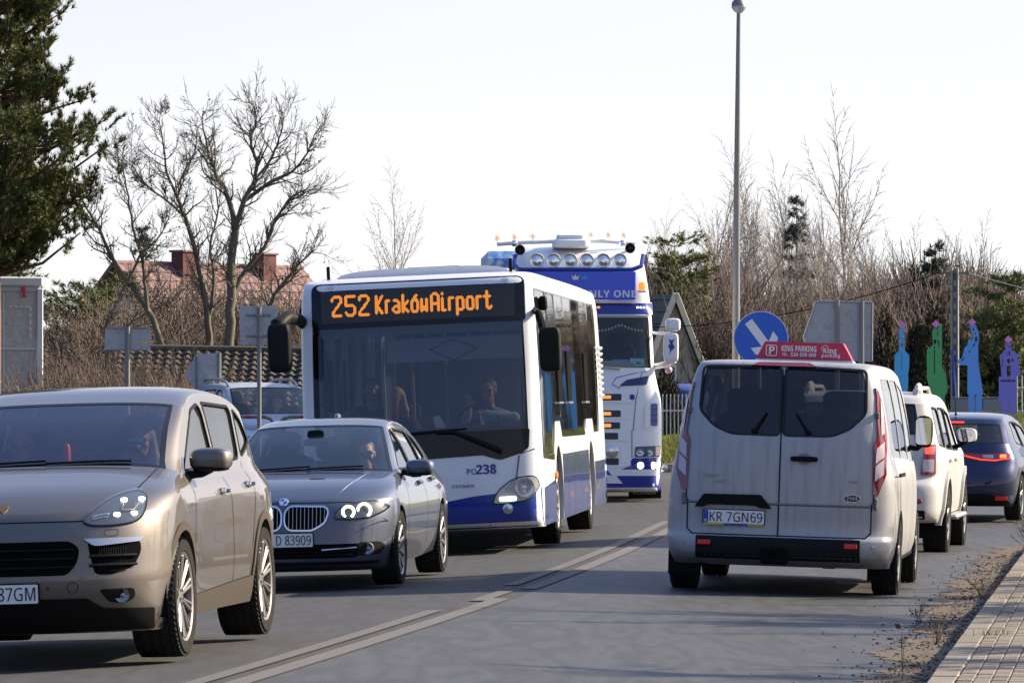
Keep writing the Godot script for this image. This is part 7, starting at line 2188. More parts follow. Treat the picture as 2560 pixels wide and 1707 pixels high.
var bodies := {}
func body_meshes(pose: String) -> Dictionary:
	if bodies.has(pose): return bodies[pose]
	var stand := pose == "standing"
	var hip_y := 0.0
	var skin := MB.new()
	var coat := MB.new()
	var legs := MB.new()
	var knee := func(s: float) -> Vector3: return Vector3(s * 0.10, -0.42, 0.03) if stand else Vector3(s * 0.13, 0.13, 0.41)
	var ankle := func(s: float) -> Vector3: return Vector3(s * 0.10, -0.82, 0.0) if stand else Vector3(s * 0.12, -0.10, 0.72)
	var wr := {}
	var el := {}
	for s in [-1.0, 1.0]:
		match pose:
			"driving": wr[s] = Vector3(s * 0.155, 0.36, 0.36); el[s] = Vector3(s * 0.27, 0.20, 0.13)
			"resting": wr[s] = Vector3(s * 0.06, 0.14, 0.30); el[s] = Vector3(s * 0.25, 0.16, 0.07)
			"standing": wr[s] = Vector3(s * 0.05, 0.28, 0.27); el[s] = Vector3(s * 0.24, 0.18, 0.05)
			"waving": wr[s] = Vector3(-0.16, 0.56, 0.20) if s < 0 else Vector3(0.10, 0.50, 0.33); el[s] = Vector3(-0.27, 0.28, 0.14) if s < 0 else Vector3(0.33, 0.45, 0.12)
	for grow in [0.0, 0.014]:
		var f := Flesh.new(Vector3(-0.45, -0.95 if stand else -0.45, -0.25), Vector3(0.45, 0.68, 0.95 if not stand else 0.45), 0.016)
		for s in [-1.0, 1.0]:
			f.limb(Vector3(s * 0.065, 0.03, -0.01), Vector3(s * 0.075, 0.24, -0.02), 0.105 + grow, 0.10 + grow, 0.05)
			f.limb(Vector3(s * 0.075, 0.24, -0.02), Vector3(s * 0.085, 0.40, -0.03), 0.10 + grow, 0.105 + grow, 0.05)
			f.limb(Vector3(s * 0.05, 0.50, -0.03), Vector3(s * 0.17, 0.455, -0.035), 0.055 + grow, 0.06 + grow, 0.05)
			f.limb(Vector3(s * 0.185, 0.445, -0.03), el[s], 0.058 + grow, 0.043 + grow, 0.03)
			f.limb(el[s], wr[s], 0.043 + grow, 0.030 + grow, 0.02)
			if grow == 0.0:
				f.limb(Vector3(s * 0.08, 0.0, 0.0), knee.call(s), 0.085, 0.058, 0.04)
				f.limb(knee.call(s), ankle.call(s), 0.056, 0.038, 0.02)
				f.limb(ankle.call(s), ankle.call(s) + Vector3(s * 0.02, -0.05, 0.15), 0.038, 0.03, 0.02)
		if grow == 0.0:
			f.limb(Vector3(0, 0.48, -0.035), Vector3(0, 0.64, 0.0), 0.058, 0.052, 0.03)
			f.add_to(skin)
		else: f.add_to(coat)
	var lf := Flesh.new(Vector3(-0.3, -0.95 if stand else -0.45, -0.2), Vector3(0.3, 0.2, 0.85 if not stand else 0.3), 0.018)
	for s in [-1.0, 1.0]:
		lf.limb(Vector3(s * 0.07, 0.02, -0.01), knee.call(s), 0.108, 0.072, 0.04)
		lf.limb(knee.call(s), ankle.call(s), 0.070, 0.052, 0.02)
	lf.add_to(legs)
	for s in [-1.0, 1.0]:
		var way: Vector3 = (wr[s] - el[s]).normalized()
		if pose == "waving" and s < 0: way = Vector3(0.1, 0.95, 0.2).normalized()
		hand(skin, wr[s], way, Vector3(0, -0.8, 0.3) if pose != "waving" or s > 0 else Vector3(0, 0.1, 1), s * -1.0, 0.75 if pose == "driving" else 0.4)
	# head
	var h := Flesh.new(Vector3(-0.12, 0.54, -0.15), Vector3(0.12, 0.90, 0.16), 0.0055)
	h.limb(Vector3(0, 0.55, -0.015), Vector3(0, 0.66, 0.0), 0.054, 0.05, 0.02)
	h.lump(Vector3(0, 0.765, -0.008), Vector3(0.077, 0.098, 0.098), 0.02)
	h.lump(Vector3(0, 0.685, 0.030), Vector3(0.058, 0.062, 0.066), 0.03)
	h.lump(Vector3(0, 0.648, 0.066), Vector3(0.028, 0.022, 0.024), 0.02)
	h.limb(Vector3(0, 0.752, 0.088), Vector3(0, 0.708, 0.108), 0.009, 0.014, 0.012)
	for s in [-1.0, 1.0]:
		h.lump(Vector3(s * 0.012, 0.705, 0.098), Vector3(0.010, 0.009, 0.010), 0.008)
		h.limb(Vector3(s * 0.015, 0.768, 0.088), Vector3(s * 0.048, 0.766, 0.074), 0.009, 0.008, 0.012)
		h.lump(Vector3(s * 0.045, 0.715, 0.062), Vector3(0.022, 0.02, 0.02), 0.02)
		h.lump(Vector3(s * 0.079, 0.735, -0.005), Vector3(0.012, 0.032, 0.020), 0.006)
		h.lump(Vector3(s * 0.031, 0.747, 0.078), Vector3(0.012, 0.011, 0.011), 0.004)
	h.lump(Vector3(0, 0.679, 0.089), Vector3(0.024, 0.007, 0.010), 0.006)
	h.lump(Vector3(0, 0.668, 0.086), Vector3(0.021, 0.007, 0.010), 0.006)
	h.add_to(skin)
	bodies[pose] = {"skin": skin.mesh(70), "coat": coat.mesh(70), "legs": legs.mesh(70)}
	return bodies[pose]

var hairs := {}
func hair_mesh(style: String) -> Mesh:
	if hairs.has(style): return hairs[style]
	var f := Flesh.new(Vector3(-0.16, 0.40, -0.18), Vector3(0.16, 0.91, 0.14), 0.008)
	f.lump(Vector3(0, 0.785, -0.026), Vector3(0.086, 0.094, 0.098), 0.01)
	if style == "long":
		for s in [-1.0, 1.0]:
			f.limb(Vector3(s * 0.07, 0.78, -0.02), Vector3(s * 0.092, 0.62, -0.01), 0.032, 0.036, 0.03)
			f.limb(Vector3(s * 0.092, 0.62, -0.01), Vector3(s * 0.095, 0.48, 0.03), 0.036, 0.02, 0.03)
		f.limb(Vector3(0, 0.75, -0.08), Vector3(0, 0.50, -0.08), 0.06, 0.05, 0.03)
	elif style == "bun": f.lump(Vector3(0, 0.80, -0.12), Vector3(0.04, 0.04, 0.04), 0.01)
	var b := MB.new()
	f.add_to(b)
	hairs[style] = b.mesh(70)
	return hairs[style]

func person(vehicle: Node3D, head: Vector3, pose: String, label: String, skin: Color, hair: Color, style: String, coat: Color, glasses: Color, turn := 0.0, shades := true) -> Node3D:
	# head = where the middle of the head is, in the vehicle's own axes
	var xf := vehicle.transform * Transform3D(Basis(Vector3.UP, turn), head - Basis(Vector3.UP, turn) * Vector3(0, 0.735, 0.0))
	var o := thing("person", label, "person")
	o.transform = xf
	var m := body_meshes(pose)
	var sk := mat("skin_%s" % skin.to_html(), skin, 0.55)
	put("body", m.skin, sk, o)
	put("jacket", m.coat, mat("cloth_%s" % coat.to_html(), coat, 0.85), o)
	put("trousers", m.legs, mat("cloth_trousers", Color(0.02, 0.022, 0.03), 0.9), o)
	put("hair", hair_mesh(style), mat("hair_%s" % hair.to_html(), hair, 0.6), o)
	if shades:
		var g := MB.new()
		for s in [-1.0, 1.0]:
			blob(g, Vector3(s * 0.033, 0.747, 0.092), Vector3(0.028, 0.021, 0.006), 0.6, 14, Basis(Vector3.UP, 0.18 * s))
			g.bar(Vector3(s * 0.060, 0.752, 0.085), Vector3(s * 0.083, 0.748, -0.01), 0.003, 5)
		g.bar(Vector3(-0.012, 0.755, 0.098), Vector3(0.012, 0.755, 0.098), 0.003, 5)
		obj("sunglasses", g, mat("shades_%s" % glasses.to_html(), glasses, 0.06, 0.3, 1.0), o)
	else:
		var e := MB.new()
		for s in [-1.0, 1.0]: e.ball(Vector3(s * 0.031, 0.747, 0.0865), Vector3(0.008, 0.005, 0.004), 8)
		obj("eyes", e, mat("eye_dark", Color(0.02, 0.015, 0.01), 0.2), o)
	return o

func build_people() -> void:
	var by := {}
	for c in get_children():
		if c is Node3D: by[String(c.name)] = c
	var fair := Color(0.50, 0.30, 0.21)
	var tan := Color(0.40, 0.23, 0.15)
	person(by["sport_utility_car"], Vector3(0.405, 1.335, -2.42), "driving", "driver with long grey-blond hair and blue mirrored sunglasses in the beige car", tan, Color(0.28, 0.23, 0.17), "long", Color(0.03, 0.03, 0.04), Color(0.02, 0.35, 0.55))
	person(by["sport_utility_car"], Vector3(-0.38, 1.325, -2.42), "resting", "front passenger with dark sunglasses in the beige car", fair, Color(0.06, 0.04, 0.03), "short", Color(0.025, 0.025, 0.03), Color(0.01, 0.01, 0.012))
	person(by["saloon_car"], Vector3(0.395, 1.125, -2.45), "driving", "short-haired driver with dark sunglasses in the grey saloon car", tan, Color(0.03, 0.02, 0.015), "short", Color(0.02, 0.02, 0.025), Color(0.01, 0.01, 0.012), 0.15)
	person(by["city_bus"], Vector3(0.645, 1.70, -1.32), "waving", "bus driver in a pale shirt and sunglasses with one hand raised", tan, Color(0.05, 0.035, 0.025), "short", Color(0.30, 0.42, 0.45), Color(0.01, 0.01, 0.012), -0.3)
	person(by["city_bus"], Vector3(-0.645, 1.77, -1.55), "standing", "dark-haired passenger standing at the front of the bus by the door", fair, Color(0.02, 0.014, 0.01), "short", Color(0.02, 0.02, 0.03), Color.BLACK, 0.3, false)
	person(by["city_bus"], Vector3(-0.41, 1.66, -2.05), "standing", "passenger with long blond hair turned away inside the bus", fair, Color(0.45, 0.28, 0.10), "long", Color(0.03, 0.03, 0.035), Color.BLACK, 2.7, false)
	person(by["estate_car"], Vector3(0.33, 1.275, -2.28), "driving", "driver with pale cap of fair hair in the silver estate car", fair, Color(0.30, 0.22, 0.14), "bun", Color(0.03, 0.03, 0.04), Color.BLACK, 0.0, false)
# ---------------------------------------------------------------- signs, posts, rails, figures
func sheet_metal(b: MB, poly: PackedVector2Array, at: Vector3, thick := 0.004) -> void:
	b.prism(poly, thick, Transform3D(Basis(), at))

func post(o: Node3D, x: float, y0: float, y1: float, z: float, r := 0.03) -> void:
	var b := MB.new()
	b.tube([Vector3(x, y0, z), Vector3(x, y1, z)], [r], 12)
	obj("post", b, galvanised, o)

var galvanised: StandardMaterial3D
var sign_back: StandardMaterial3D
func build_street_furniture() -> void:
	galvanised = textured("galvanised_steel", noise_tex(0.06, [grey(0.13), grey(0.20), grey(0.165)], 3, 128, 101), 3.0, 0.45, null, 1.0, false)
	galvanised.metallic = 0.3
	galvanised.metallic_specular = 0.25
	sign_back = textured("sign_back_grey", noise_tex(0.03, [Color(0.25, 0.26, 0.28), Color(0.34, 0.35, 0.37), Color(0.30, 0.31, 0.33)], 4, 128, 102), 1.5, 0.4, null, 1.0, false)
	sign_back.metallic = 0.5
	# street lamp
	var o := thing("street_lamp", "tall slim street lamp with a small domed head, right of the truck", "street lamp", Vector3(4.02, 0.25, -90.0))
	var b := MB.new()
	b.tube([Vector3(0, -0.2, 0), Vector3(0, 1.2, 0), Vector3(0.02, 5.0, 0), Vector3(0.055, 8.3, 0)], [0.085, 0.075, 0.058, 0.036], 14)
	obj("pole", b, galvanised, o)
	b = MB.new()
	b.lathe([Vector2(0.0, 8.28), Vector2(0.05, 8.30), Vector2(0.10, 8.34), Vector2(0.135, 8.40), Vector2(0.13, 8.43)], Transform3D(Basis(), Vector3(0.06, 0, 0)), 20)
	var n := obj("lamp_bowl", b, mat("lamp_bowl", grey(0.35), 0.2), o)
	b = MB.new()
	b.lathe([Vector2(0.135, 8.42), Vector2(0.125, 8.49), Vector2(0.08, 8.545), Vector2(0.0, 8.56)], Transform3D(Basis(), Vector3(0.06, 0, 0)), 20)
	obj("lamp_cap", b, galvanised, n)
	# keep-right sign
	o = thing("keep_right_sign", "round blue sign with a white arrow pointing down right", "sign", Vector3(3.63, 0.0, -73.0), Vector3(0, 0.06, 0))
	post(o, -0.02, -0.1, 2.85, -0.06)
	b = MB.new()
	sheet_metal(b, oval(0, 2.51, 0.402, 0.402, 40), Vector3(0, 0, -0.004), 0.02)
	obj("sign_rim", b, mat("sign_rim", grey(0.55), 0.4), o)
	b = MB.new()
	sheet_metal(b, oval(0, 2.51, 0.388, 0.388, 40), Vector3(0, 0, 0.003), 0.008)
	obj("sign_face", b, mat("sign_blue", Color(0.008, 0.10, 0.50), 0.35), o)
	b = MB.new()
	var arrow := PackedVector2Array()
	var dir := Vector2(0.60, -0.80)
	var nrm := Vector2(0.80, 0.60)
	var c := Vector2(0.0, 2.51) + Vector2(-0.005, 0.01)
	for q in [[-0.30, -0.063], [-0.30, 0.063], [0.11, 0.063], [0.03, 0.205], [0.15, 0.205], [0.31, 0.0], [0.15, -0.205], [0.03, -0.205], [0.11, -0.063]]: arrow.append(c + dir * q[0] + nrm * q[1])
	sheet_metal(b, arrow, Vector3(0, 0, 0.006), 0.002)
	obj("sign_arrow", b, mat("sign_arrow_white", grey(0.7), 0.4), o)
	# backs of direction signs
	o = thing("direction_sign", "big grey arrow-shaped sign seen from its back, on two posts", "sign", Vector3(5.0, 0.15, -77.0))
	b = MB.new()
	var pent := pv([-0.52, 2.42, -0.36, 2.08, 0.53, 2.06, 0.54, 2.96, -0.32, 2.98])
	sheet_metal(b, pent, Vector3(0, 0, 0))
	obj("panel", b, sign_back, o)
	b = MB.new()
	for i in pent.size(): b.bar(Vector3(pent[i].x, pent[i].y, 0.012), Vector3(pent[(i + 1) % 5].x, pent[(i + 1) % 5].y, 0.012), 0.014, 6)
	obj("folded_edge", b, sign_back, o)
	post(o, 0.0, -0.1, 2.99, 0.05, 0.032)
	post(o, 0.375, -0.1, 2.98, 0.05, 0.038)
	o = thing("direction_sign", "wide grey sign back with a small yellow sticker, on one post at left", "sign", Vector3(-5.37, 0.0, -70.0))
	b = MB.new()
	sheet_metal(b, rrect(0, 2.47, 0.64, 0.32, 0.03), Vector3(0, 0, 0))
	obj("panel", b, sign_back, o)
	b = MB.new()
	for y in [2.625, 2.315]: b.box(Vector3(0, y, 0.012), Vector3(0.60, 0.018, 0.022), 0.004)
	obj("stiffener", b, galvanised, o)
	post(o, 0.0, -0.1, 2.645, 0.05, 0.035)
	b = MB.new()
	b.box(Vector3(0.225, 2.42, 0.003), Vector3(0.09, 0.035, 0.002), 0.0)
	obj("sticker", b, mat("sticker_yellow", Color(0.55, 0.42, 0.03), 0.5), o)
	o = thing("direction_sign", "square grey sign back on a thin post, in front of the estate car", "sign", Vector3(-3.44, 0.0, -68.0))
	b = MB.new()
	sheet_metal(b, rrect(0, 2.635, 0.515, 0.53, 0.03), Vector3(0, 0, 0))
	obj("panel", b, sign_back, o)
	for y in [2.77, 2.49]:
		b = MB.new()
		b.box(Vector3(0, y, 0.014), Vector3(0.34, 0.03, 0.02), 0.004)
		b.box(Vector3(0, y, 0.055), Vector3(0.085, 0.028, 0.05), 0.004)
		obj("bracket", b, galvanised, o)
	post(o, 0.01, -0.1, 2.88, 0.045, 0.03)
	o = thing("direction_sign", "small grey arrow-shaped sign back low behind the estate car", "sign", Vector3(-5.0, 0.25, -86.0))
	b = MB.new()
	pent = pv([-0.62, 1.77, -0.45, 1.54, 0.0, 1.54, 0.0, 2.16, -0.43, 2.14])
	sheet_metal(b, pent, Vector3(0, 0, 0))
	obj("panel", b, sign_back, o)
	b = MB.new()
	for x in [-0.42, 0.0]: b.box(Vector3(x, 1.85, 0.015), Vector3(0.03, 0.60, 0.03), 0.004)
	obj("folded_edge", b, galvanised, o)
	post(o, -0.03, -0.1, 2.17, 0.05, 0.03)
	# striped guard rails
	for q in [[-5.95, -3.77, "long grey and red striped guard rail left of the thin sign post"], [-3.74, -2.2, "grey and red striped guard rail partly hidden by the bus"]]:
		o = thing("guard_rail", q[2], "guard rail", Vector3(q[0], 0.25, -80.0), Vector3.ZERO, "striped guard rails by the roundabout")
		var w: float = q[1] - q[0]
		b = MB.new()
		b.tube([Vector3(0, -0.1, 0), Vector3(0, 0.85, 0), Vector3(0.03, 0.98, 0), Vector3(0.09, 1.06, 0), Vector3(0.20, 1.09, 0), Vector3(w - 0.20, 1.09, 0), Vector3(w - 0.09, 1.06, 0), Vector3(w - 0.03, 0.98, 0), Vector3(w, 0.85, 0), Vector3(w, -0.1, 0)], [0.027], 10)
		b.bar(Vector3(0, 0.6, 0), Vector3(w, 0.6, 0), 0.022, 8)
		obj("tube", b, galvanised, o)
		var x := 0.35
		while x < w - 0.25:
			b = MB.new()
			b.tube([Vector3(x, 1.09, 0), Vector3(x + 0.085, 1.09, 0)], [0.0285], 10)
			obj("red_band", b, mat("band_red", Color(0.50, 0.03, 0.05), 0.5), o)
			x += 0.225
	# concrete pole with wires
	o = thing("utility_pole", "grey perforated concrete pole carrying wires, behind the coloured figures", "utility pole", Vector3(11.05, 0.9, -125.0), Vector3(0, -0.15, 0))
	b = MB.new()
	for s in [-1.0, 1.0]: b.box(Vector3(s * 0.075, 1.7, 0), Vector3(0.05, 4.5, 0.22), 0.01)
	b.box(Vector3(0, 1.7, -0.06), Vector3(0.11, 4.46, 0.06), 0.0)
	obj("shaft", b, textured("concrete", noise_tex(0.06, [grey(0.16), grey(0.26), grey(0.21)], 4, 128, 103), 2.0, 0.9), o)
	for i in 14:
		b = MB.new()
		b.box(Vector3(0.0, -0.2 + 0.29 * i, -0.026), Vector3(0.06, 0.14, 0.012), 0.004)
		obj("opening", b, black, o)
	b = MB.new()
	b.box(Vector3(0, 3.82, 0.0), Vector3(0.75, 0.05, 0.06), 0.01)
	for x in [-0.33, 0.33]: b.lathe([Vector2(0.03, 0), Vector2(0.035, 0.05), Vector2(0.015, 0.09)], Transform3D(Basis(), Vector3(x, 3.845, 0)), 10)
	obj("cross_arm", b, mat("arm_grey", grey(0.12), 0.7), o)
	b = MB.new()
	b.tube([Vector3(-0.05, 1.9, 0.13), Vector3(0.01, 1.0, 0.14), Vector3(0.05, 0.0, 0.14), Vector3(0.0, -0.9, 0.14), Vector3(-0.03, -1.2, 0.14)], [0.03], 8)
	obj("cable_pipe", b, mat("pipe_blue", Color(0.02, 0.05, 0.42), 0.5), o)
	for y in [1.5, -0.3]:
		b = MB.new()
		b.box(Vector3(0, y, 0.118), Vector3(0.28, 0.025, 0.012), 0.003)
		obj("pipe_clamp", b, galvanised, o)
	for q in [[Vector3(10.7, 4.74, -125), Vector3(3.5, 3.55, -139), 0.35, "dark wire sagging left from the concrete pole towards the gabled house"], [Vector3(11.4, 4.72, -125), Vector3(16.0, 3.7, -123), 0.12, "pale wire running right from the concrete pole"]]:
		b = MB.new()
		var ps := []
		for i in 21:
			var t := i / 20.0
			ps.append((q[0] as Vector3).lerp(q[1], t) - Vector3(0, q[2] * 4.0 * t * (1.0 - t), 0))
		b.tube(ps, [0.013], 5)
		tag(obj("overhead_wire", b, dull("wire_black", grey(0.004), 0.9) if q[2] > 0.2 else mat("wire_pale", grey(0.35), 0.5)), q[3], "wire")
	build_figures()
	# grey panel wall, white fences, blue canopy
	o = thing("panel_wall", "low grey panel wall behind the coloured figures", "wall", Vector3(11.25, 1.0, -117.0))
	for i in 2:
		b = MB.new()
		b.box(Vector3(-0.62 + 0.72 * i, 0.05, 0), Vector3(0.70, 1.1, 0.06), 0.01)
		obj("panel", b, mat("panel_grey", Color(0.16, 0.18, 0.21), 0.6), o)
	b = MB.new()
	b.box(Vector3(-0.26, 0.62, 0.0), Vector3(1.46, 0.03, 0.10), 0.008)
	obj("coping", b, galvanised, o)
	fence("picket_fence", "pale upright-bar fence right of the coloured figures", Vector3(12.0, 1.1, -119.0), 26, 0.115, 1.05)
	fence("picket_fence", "white upright-bar fence between the truck and the silver van", Vector3(3.35, 0.2, -128.0), 16, 0.10, 1.5)
	o = thing("market_canopy", "dark blue rounded canopy beyond the truck's right side", "canopy", Vector3(4.35, 0.2, -132.0))
	b = MB.new()
	blob(b, Vector3(0, 1.42, 0), Vector3(0.85, 0.36, 0.8), 0.7, 24)
	obj("cover", b, textured("canopy_blue", noise_tex(0.04, [Color(0.012, 0.03, 0.13), Color(0.03, 0.07, 0.26), Color(0.02, 0.04, 0.16)], 4, 128, 105), 1.2, 0.7), o)
	for s in [-0.7, 0.7]:
		b = MB.new()
		b.bar(Vector3(s, -0.4, 0.4), Vector3(s, 1.3, 0.4), 0.03)
		obj("leg", b, galvanised, o)
	build_weeds()

func fence(called: String, label: String, at: Vector3, count: int, gap: float, h: float) -> void:
	var o := thing(called, label, "fence", at)
	var m := mat("fence_white", Color(0.42, 0.43, 0.45), 0.6)
	var pk := MB.new()
	pk.box(Vector3(0, h / 2, 0), Vector3(0.03, h, 0.03), 0.006)
	var pm := pk.mesh(30)
	for i in count: put("picket", pm, m, o, Transform3D(Basis(), Vector3(i * gap, 0, 0)))
	for y in [0.2, h * 0.72]:
		var b := MB.new()
		b.box(Vector3((count - 1) * gap / 2, y, -0.02), Vector3(count * gap, 0.04, 0.02), 0.004)
		obj("rail", b, m, o)

func figure(label: String, x: float, top: float, col: Color, outline: PackedVector2Array, cuts: Array, dia: Vector2) -> Node3D:
	var o := thing("painted_figure", label, "sculpture", Vector3(x, top - 2.1, -112.0), Vector3.ZERO, "flat coloured metal figures with pink diamonds")
	var m := mat("figure_%s" % col.to_html(), col, 0.5)
	var b := MB.new()
	b.patch(outline, cuts, func(q): return Vector3(q.x, q.y, 0), 0.035, Vector3(0, 0, -0.02))
	b.patch(outline, cuts, func(q): return Vector3(q.x, q.y, -0.02), 0.035, Vector3.ZERO, true)
	obj("figure_plate", b, m, o)
	b = MB.new()
	b.prism(pv([dia.x - 0.092, dia.y, dia.x, dia.y - 0.092, dia.x + 0.092, dia.y, dia.x, dia.y + 0.092]), 0.02, Transform3D(Basis(), Vector3(0, 0, 0.024)))
	obj("diamond", b, mat("diamond_pink", Color(0.62, 0.20, 0.52), 0.5), o)
	b = MB.new()
	for s in [-1.0, 1.0]: b.bar(Vector3(s * 0.18, -0.32, -0.12), Vector3(-s * 0.12, 0.02, -0.02), 0.015)
	b.box(Vector3(0, -0.32, -0.05), Vector3(0.6, 0.04, 0.4), 0.01)
	obj("stand", b, mat("stand_dark", grey(0.05), 0.7), o)
	return o

func traced(a: Array, x0: float) -> PackedVector2Array:       # measured off the photo in units of 1/626 m, foot line at 1400
	var o := PackedVector2Array()
	for i in range(0, a.size(), 2): o.append(Vector2((a[i] - x0) / 626.0, (1400.0 - a[i + 1]) / 626.0))
	if Geometry2D.is_polygon_clockwise(o): o.reverse()
	return o

func build_figures() -> void:
	figure("flat light blue metal figure with crossed front lacing and a pink diamond head", 8.72, 3.40, Color(0.06, 0.36, 0.70),
		traced([272, 215, 345, 215, 345, 440, 350, 540, 412, 600, 412, 770, 395, 860, 400, 960, 380, 1150, 370, 1400, 250, 1400, 235, 1150, 215, 960, 205, 780, 208, 600, 270, 540, 268, 440], 309),
		[traced([288, 262, 330, 262, 328, 280, 290, 280], 309), traced([290, 320, 300, 320, 300, 378, 290, 378], 309), traced([318, 320, 328, 320, 328, 378, 318, 378], 309), traced([285, 440, 330, 440, 325, 490, 305, 510, 288, 480], 309)]
		+ range(9).map(func(i): return traced([299, 560 + i * 30, 313, 560 + i * 30, 313, 576 + i * 30, 299, 576 + i * 30], 309)), Vector2(0.0, 1.94))
	figure("flat green metal figure with a long dress and a pink diamond head", 9.48, 3.40, Color(0.05, 0.32, 0.11),
		traced([760, 215, 800, 240, 845, 160, 867, 160, 867, 770, 905, 860, 935, 960, 945, 1100, 900, 1190, 920, 1310, 960, 1400, 880, 1400, 800, 1210, 700, 1100, 655, 930, 652, 530, 740, 460, 735, 380, 725, 310, 730, 275], 780),
		[traced([752, 480, 768, 480, 768, 860, 752, 860], 780), traced([748, 390, 790, 385, 795, 430, 770, 455, 750, 430], 780), traced([800, 260, 815, 255, 812, 330, 795, 340], 780), traced([800, 400, 828, 395, 828, 540], 780)], Vector2(0.0, 1.97))
	figure("flat mid blue metal figure with a raised arm and a pink diamond head", 10.29, 3.40, Color(0.09, 0.28, 0.75),
		traced([1250, 180, 1340, 175, 1385, 300, 1385, 400, 1375, 460, 1380, 740, 1390, 790, 1448, 1150, 1430, 1155, 1430, 1400, 1345, 1400, 1345, 1155, 1325, 1155, 1325, 1400, 1240, 1400, 1240, 1155, 1225, 1150, 1225, 745, 1115, 742, 1092, 700, 1100, 670, 1150, 640, 1190, 490, 1225, 470, 1240, 390, 1275, 370, 1300, 400, 1300, 330], 1291),
		[traced([1290, 235, 1320, 225, 1325, 245, 1300, 280], 1291), traced([1310, 300, 1345, 280, 1345, 305, 1320, 325], 1291), traced([1330, 350, 1365, 340, 1365, 400, 1345, 425, 1330, 400], 1291), traced([1240, 560, 1265, 525, 1270, 545, 1245, 580], 1291), traced([1135, 680, 1180, 630, 1185, 645, 1145, 690], 1291), traced([1305, 455, 1330, 430, 1335, 455, 1300, 500], 1291)], Vector2(0.0, 2.01))
	var o := figure("flat purple metal figure with bent arms and a pink diamond head", 11.10, 3.21, Color(0.16, 0.15, 0.58),
		traced([1760, 315, 1838, 315, 1838, 405, 1930, 465, 1965, 775, 1905, 780, 1908, 1145, 1900, 1400, 1820, 1400, 1815, 1150, 1795, 1150, 1790, 1400, 1705, 1400, 1700, 1140, 1665, 1140, 1665, 785, 1705, 780, 1675, 490, 1760, 405], 1797),
		[traced([1772, 350, 1800, 370, 1828, 350, 1828, 360, 1800, 382, 1772, 362], 1797), traced([1776, 430, 1786, 430, 1786, 490, 1776, 490], 1797), traced([1802, 420, 1822, 420, 1822, 490, 1802, 490], 1797), traced([1775, 630, 1830, 630, 1830, 780, 1775, 780], 1797), traced([1778, 545, 1800, 533, 1822, 545, 1822, 590, 1800, 602, 1778, 590], 1797), traced([1845, 535, 1865, 530, 1865, 575, 1845, 580], 1797), traced([1708, 540, 1725, 535, 1722, 640, 1715, 690], 1797)], Vector2(0.0, 1.81))
	var lb := MB.new()                                        # a band of small cut letters that cannot be read
	for i in 9: lb.box(Vector3(-0.16 + i * 0.036, 0.89, 0.004), Vector3(0.018 + 0.01 * (i % 3), 0.05, 0.006), 0.0, Basis(Vector3(0, 0, 1), 0.3 * ((i % 4) - 1.5)))
	obj("cut_letters", lb, mat("letters_dark", Color(0.03, 0.03, 0.14), 0.6), o)

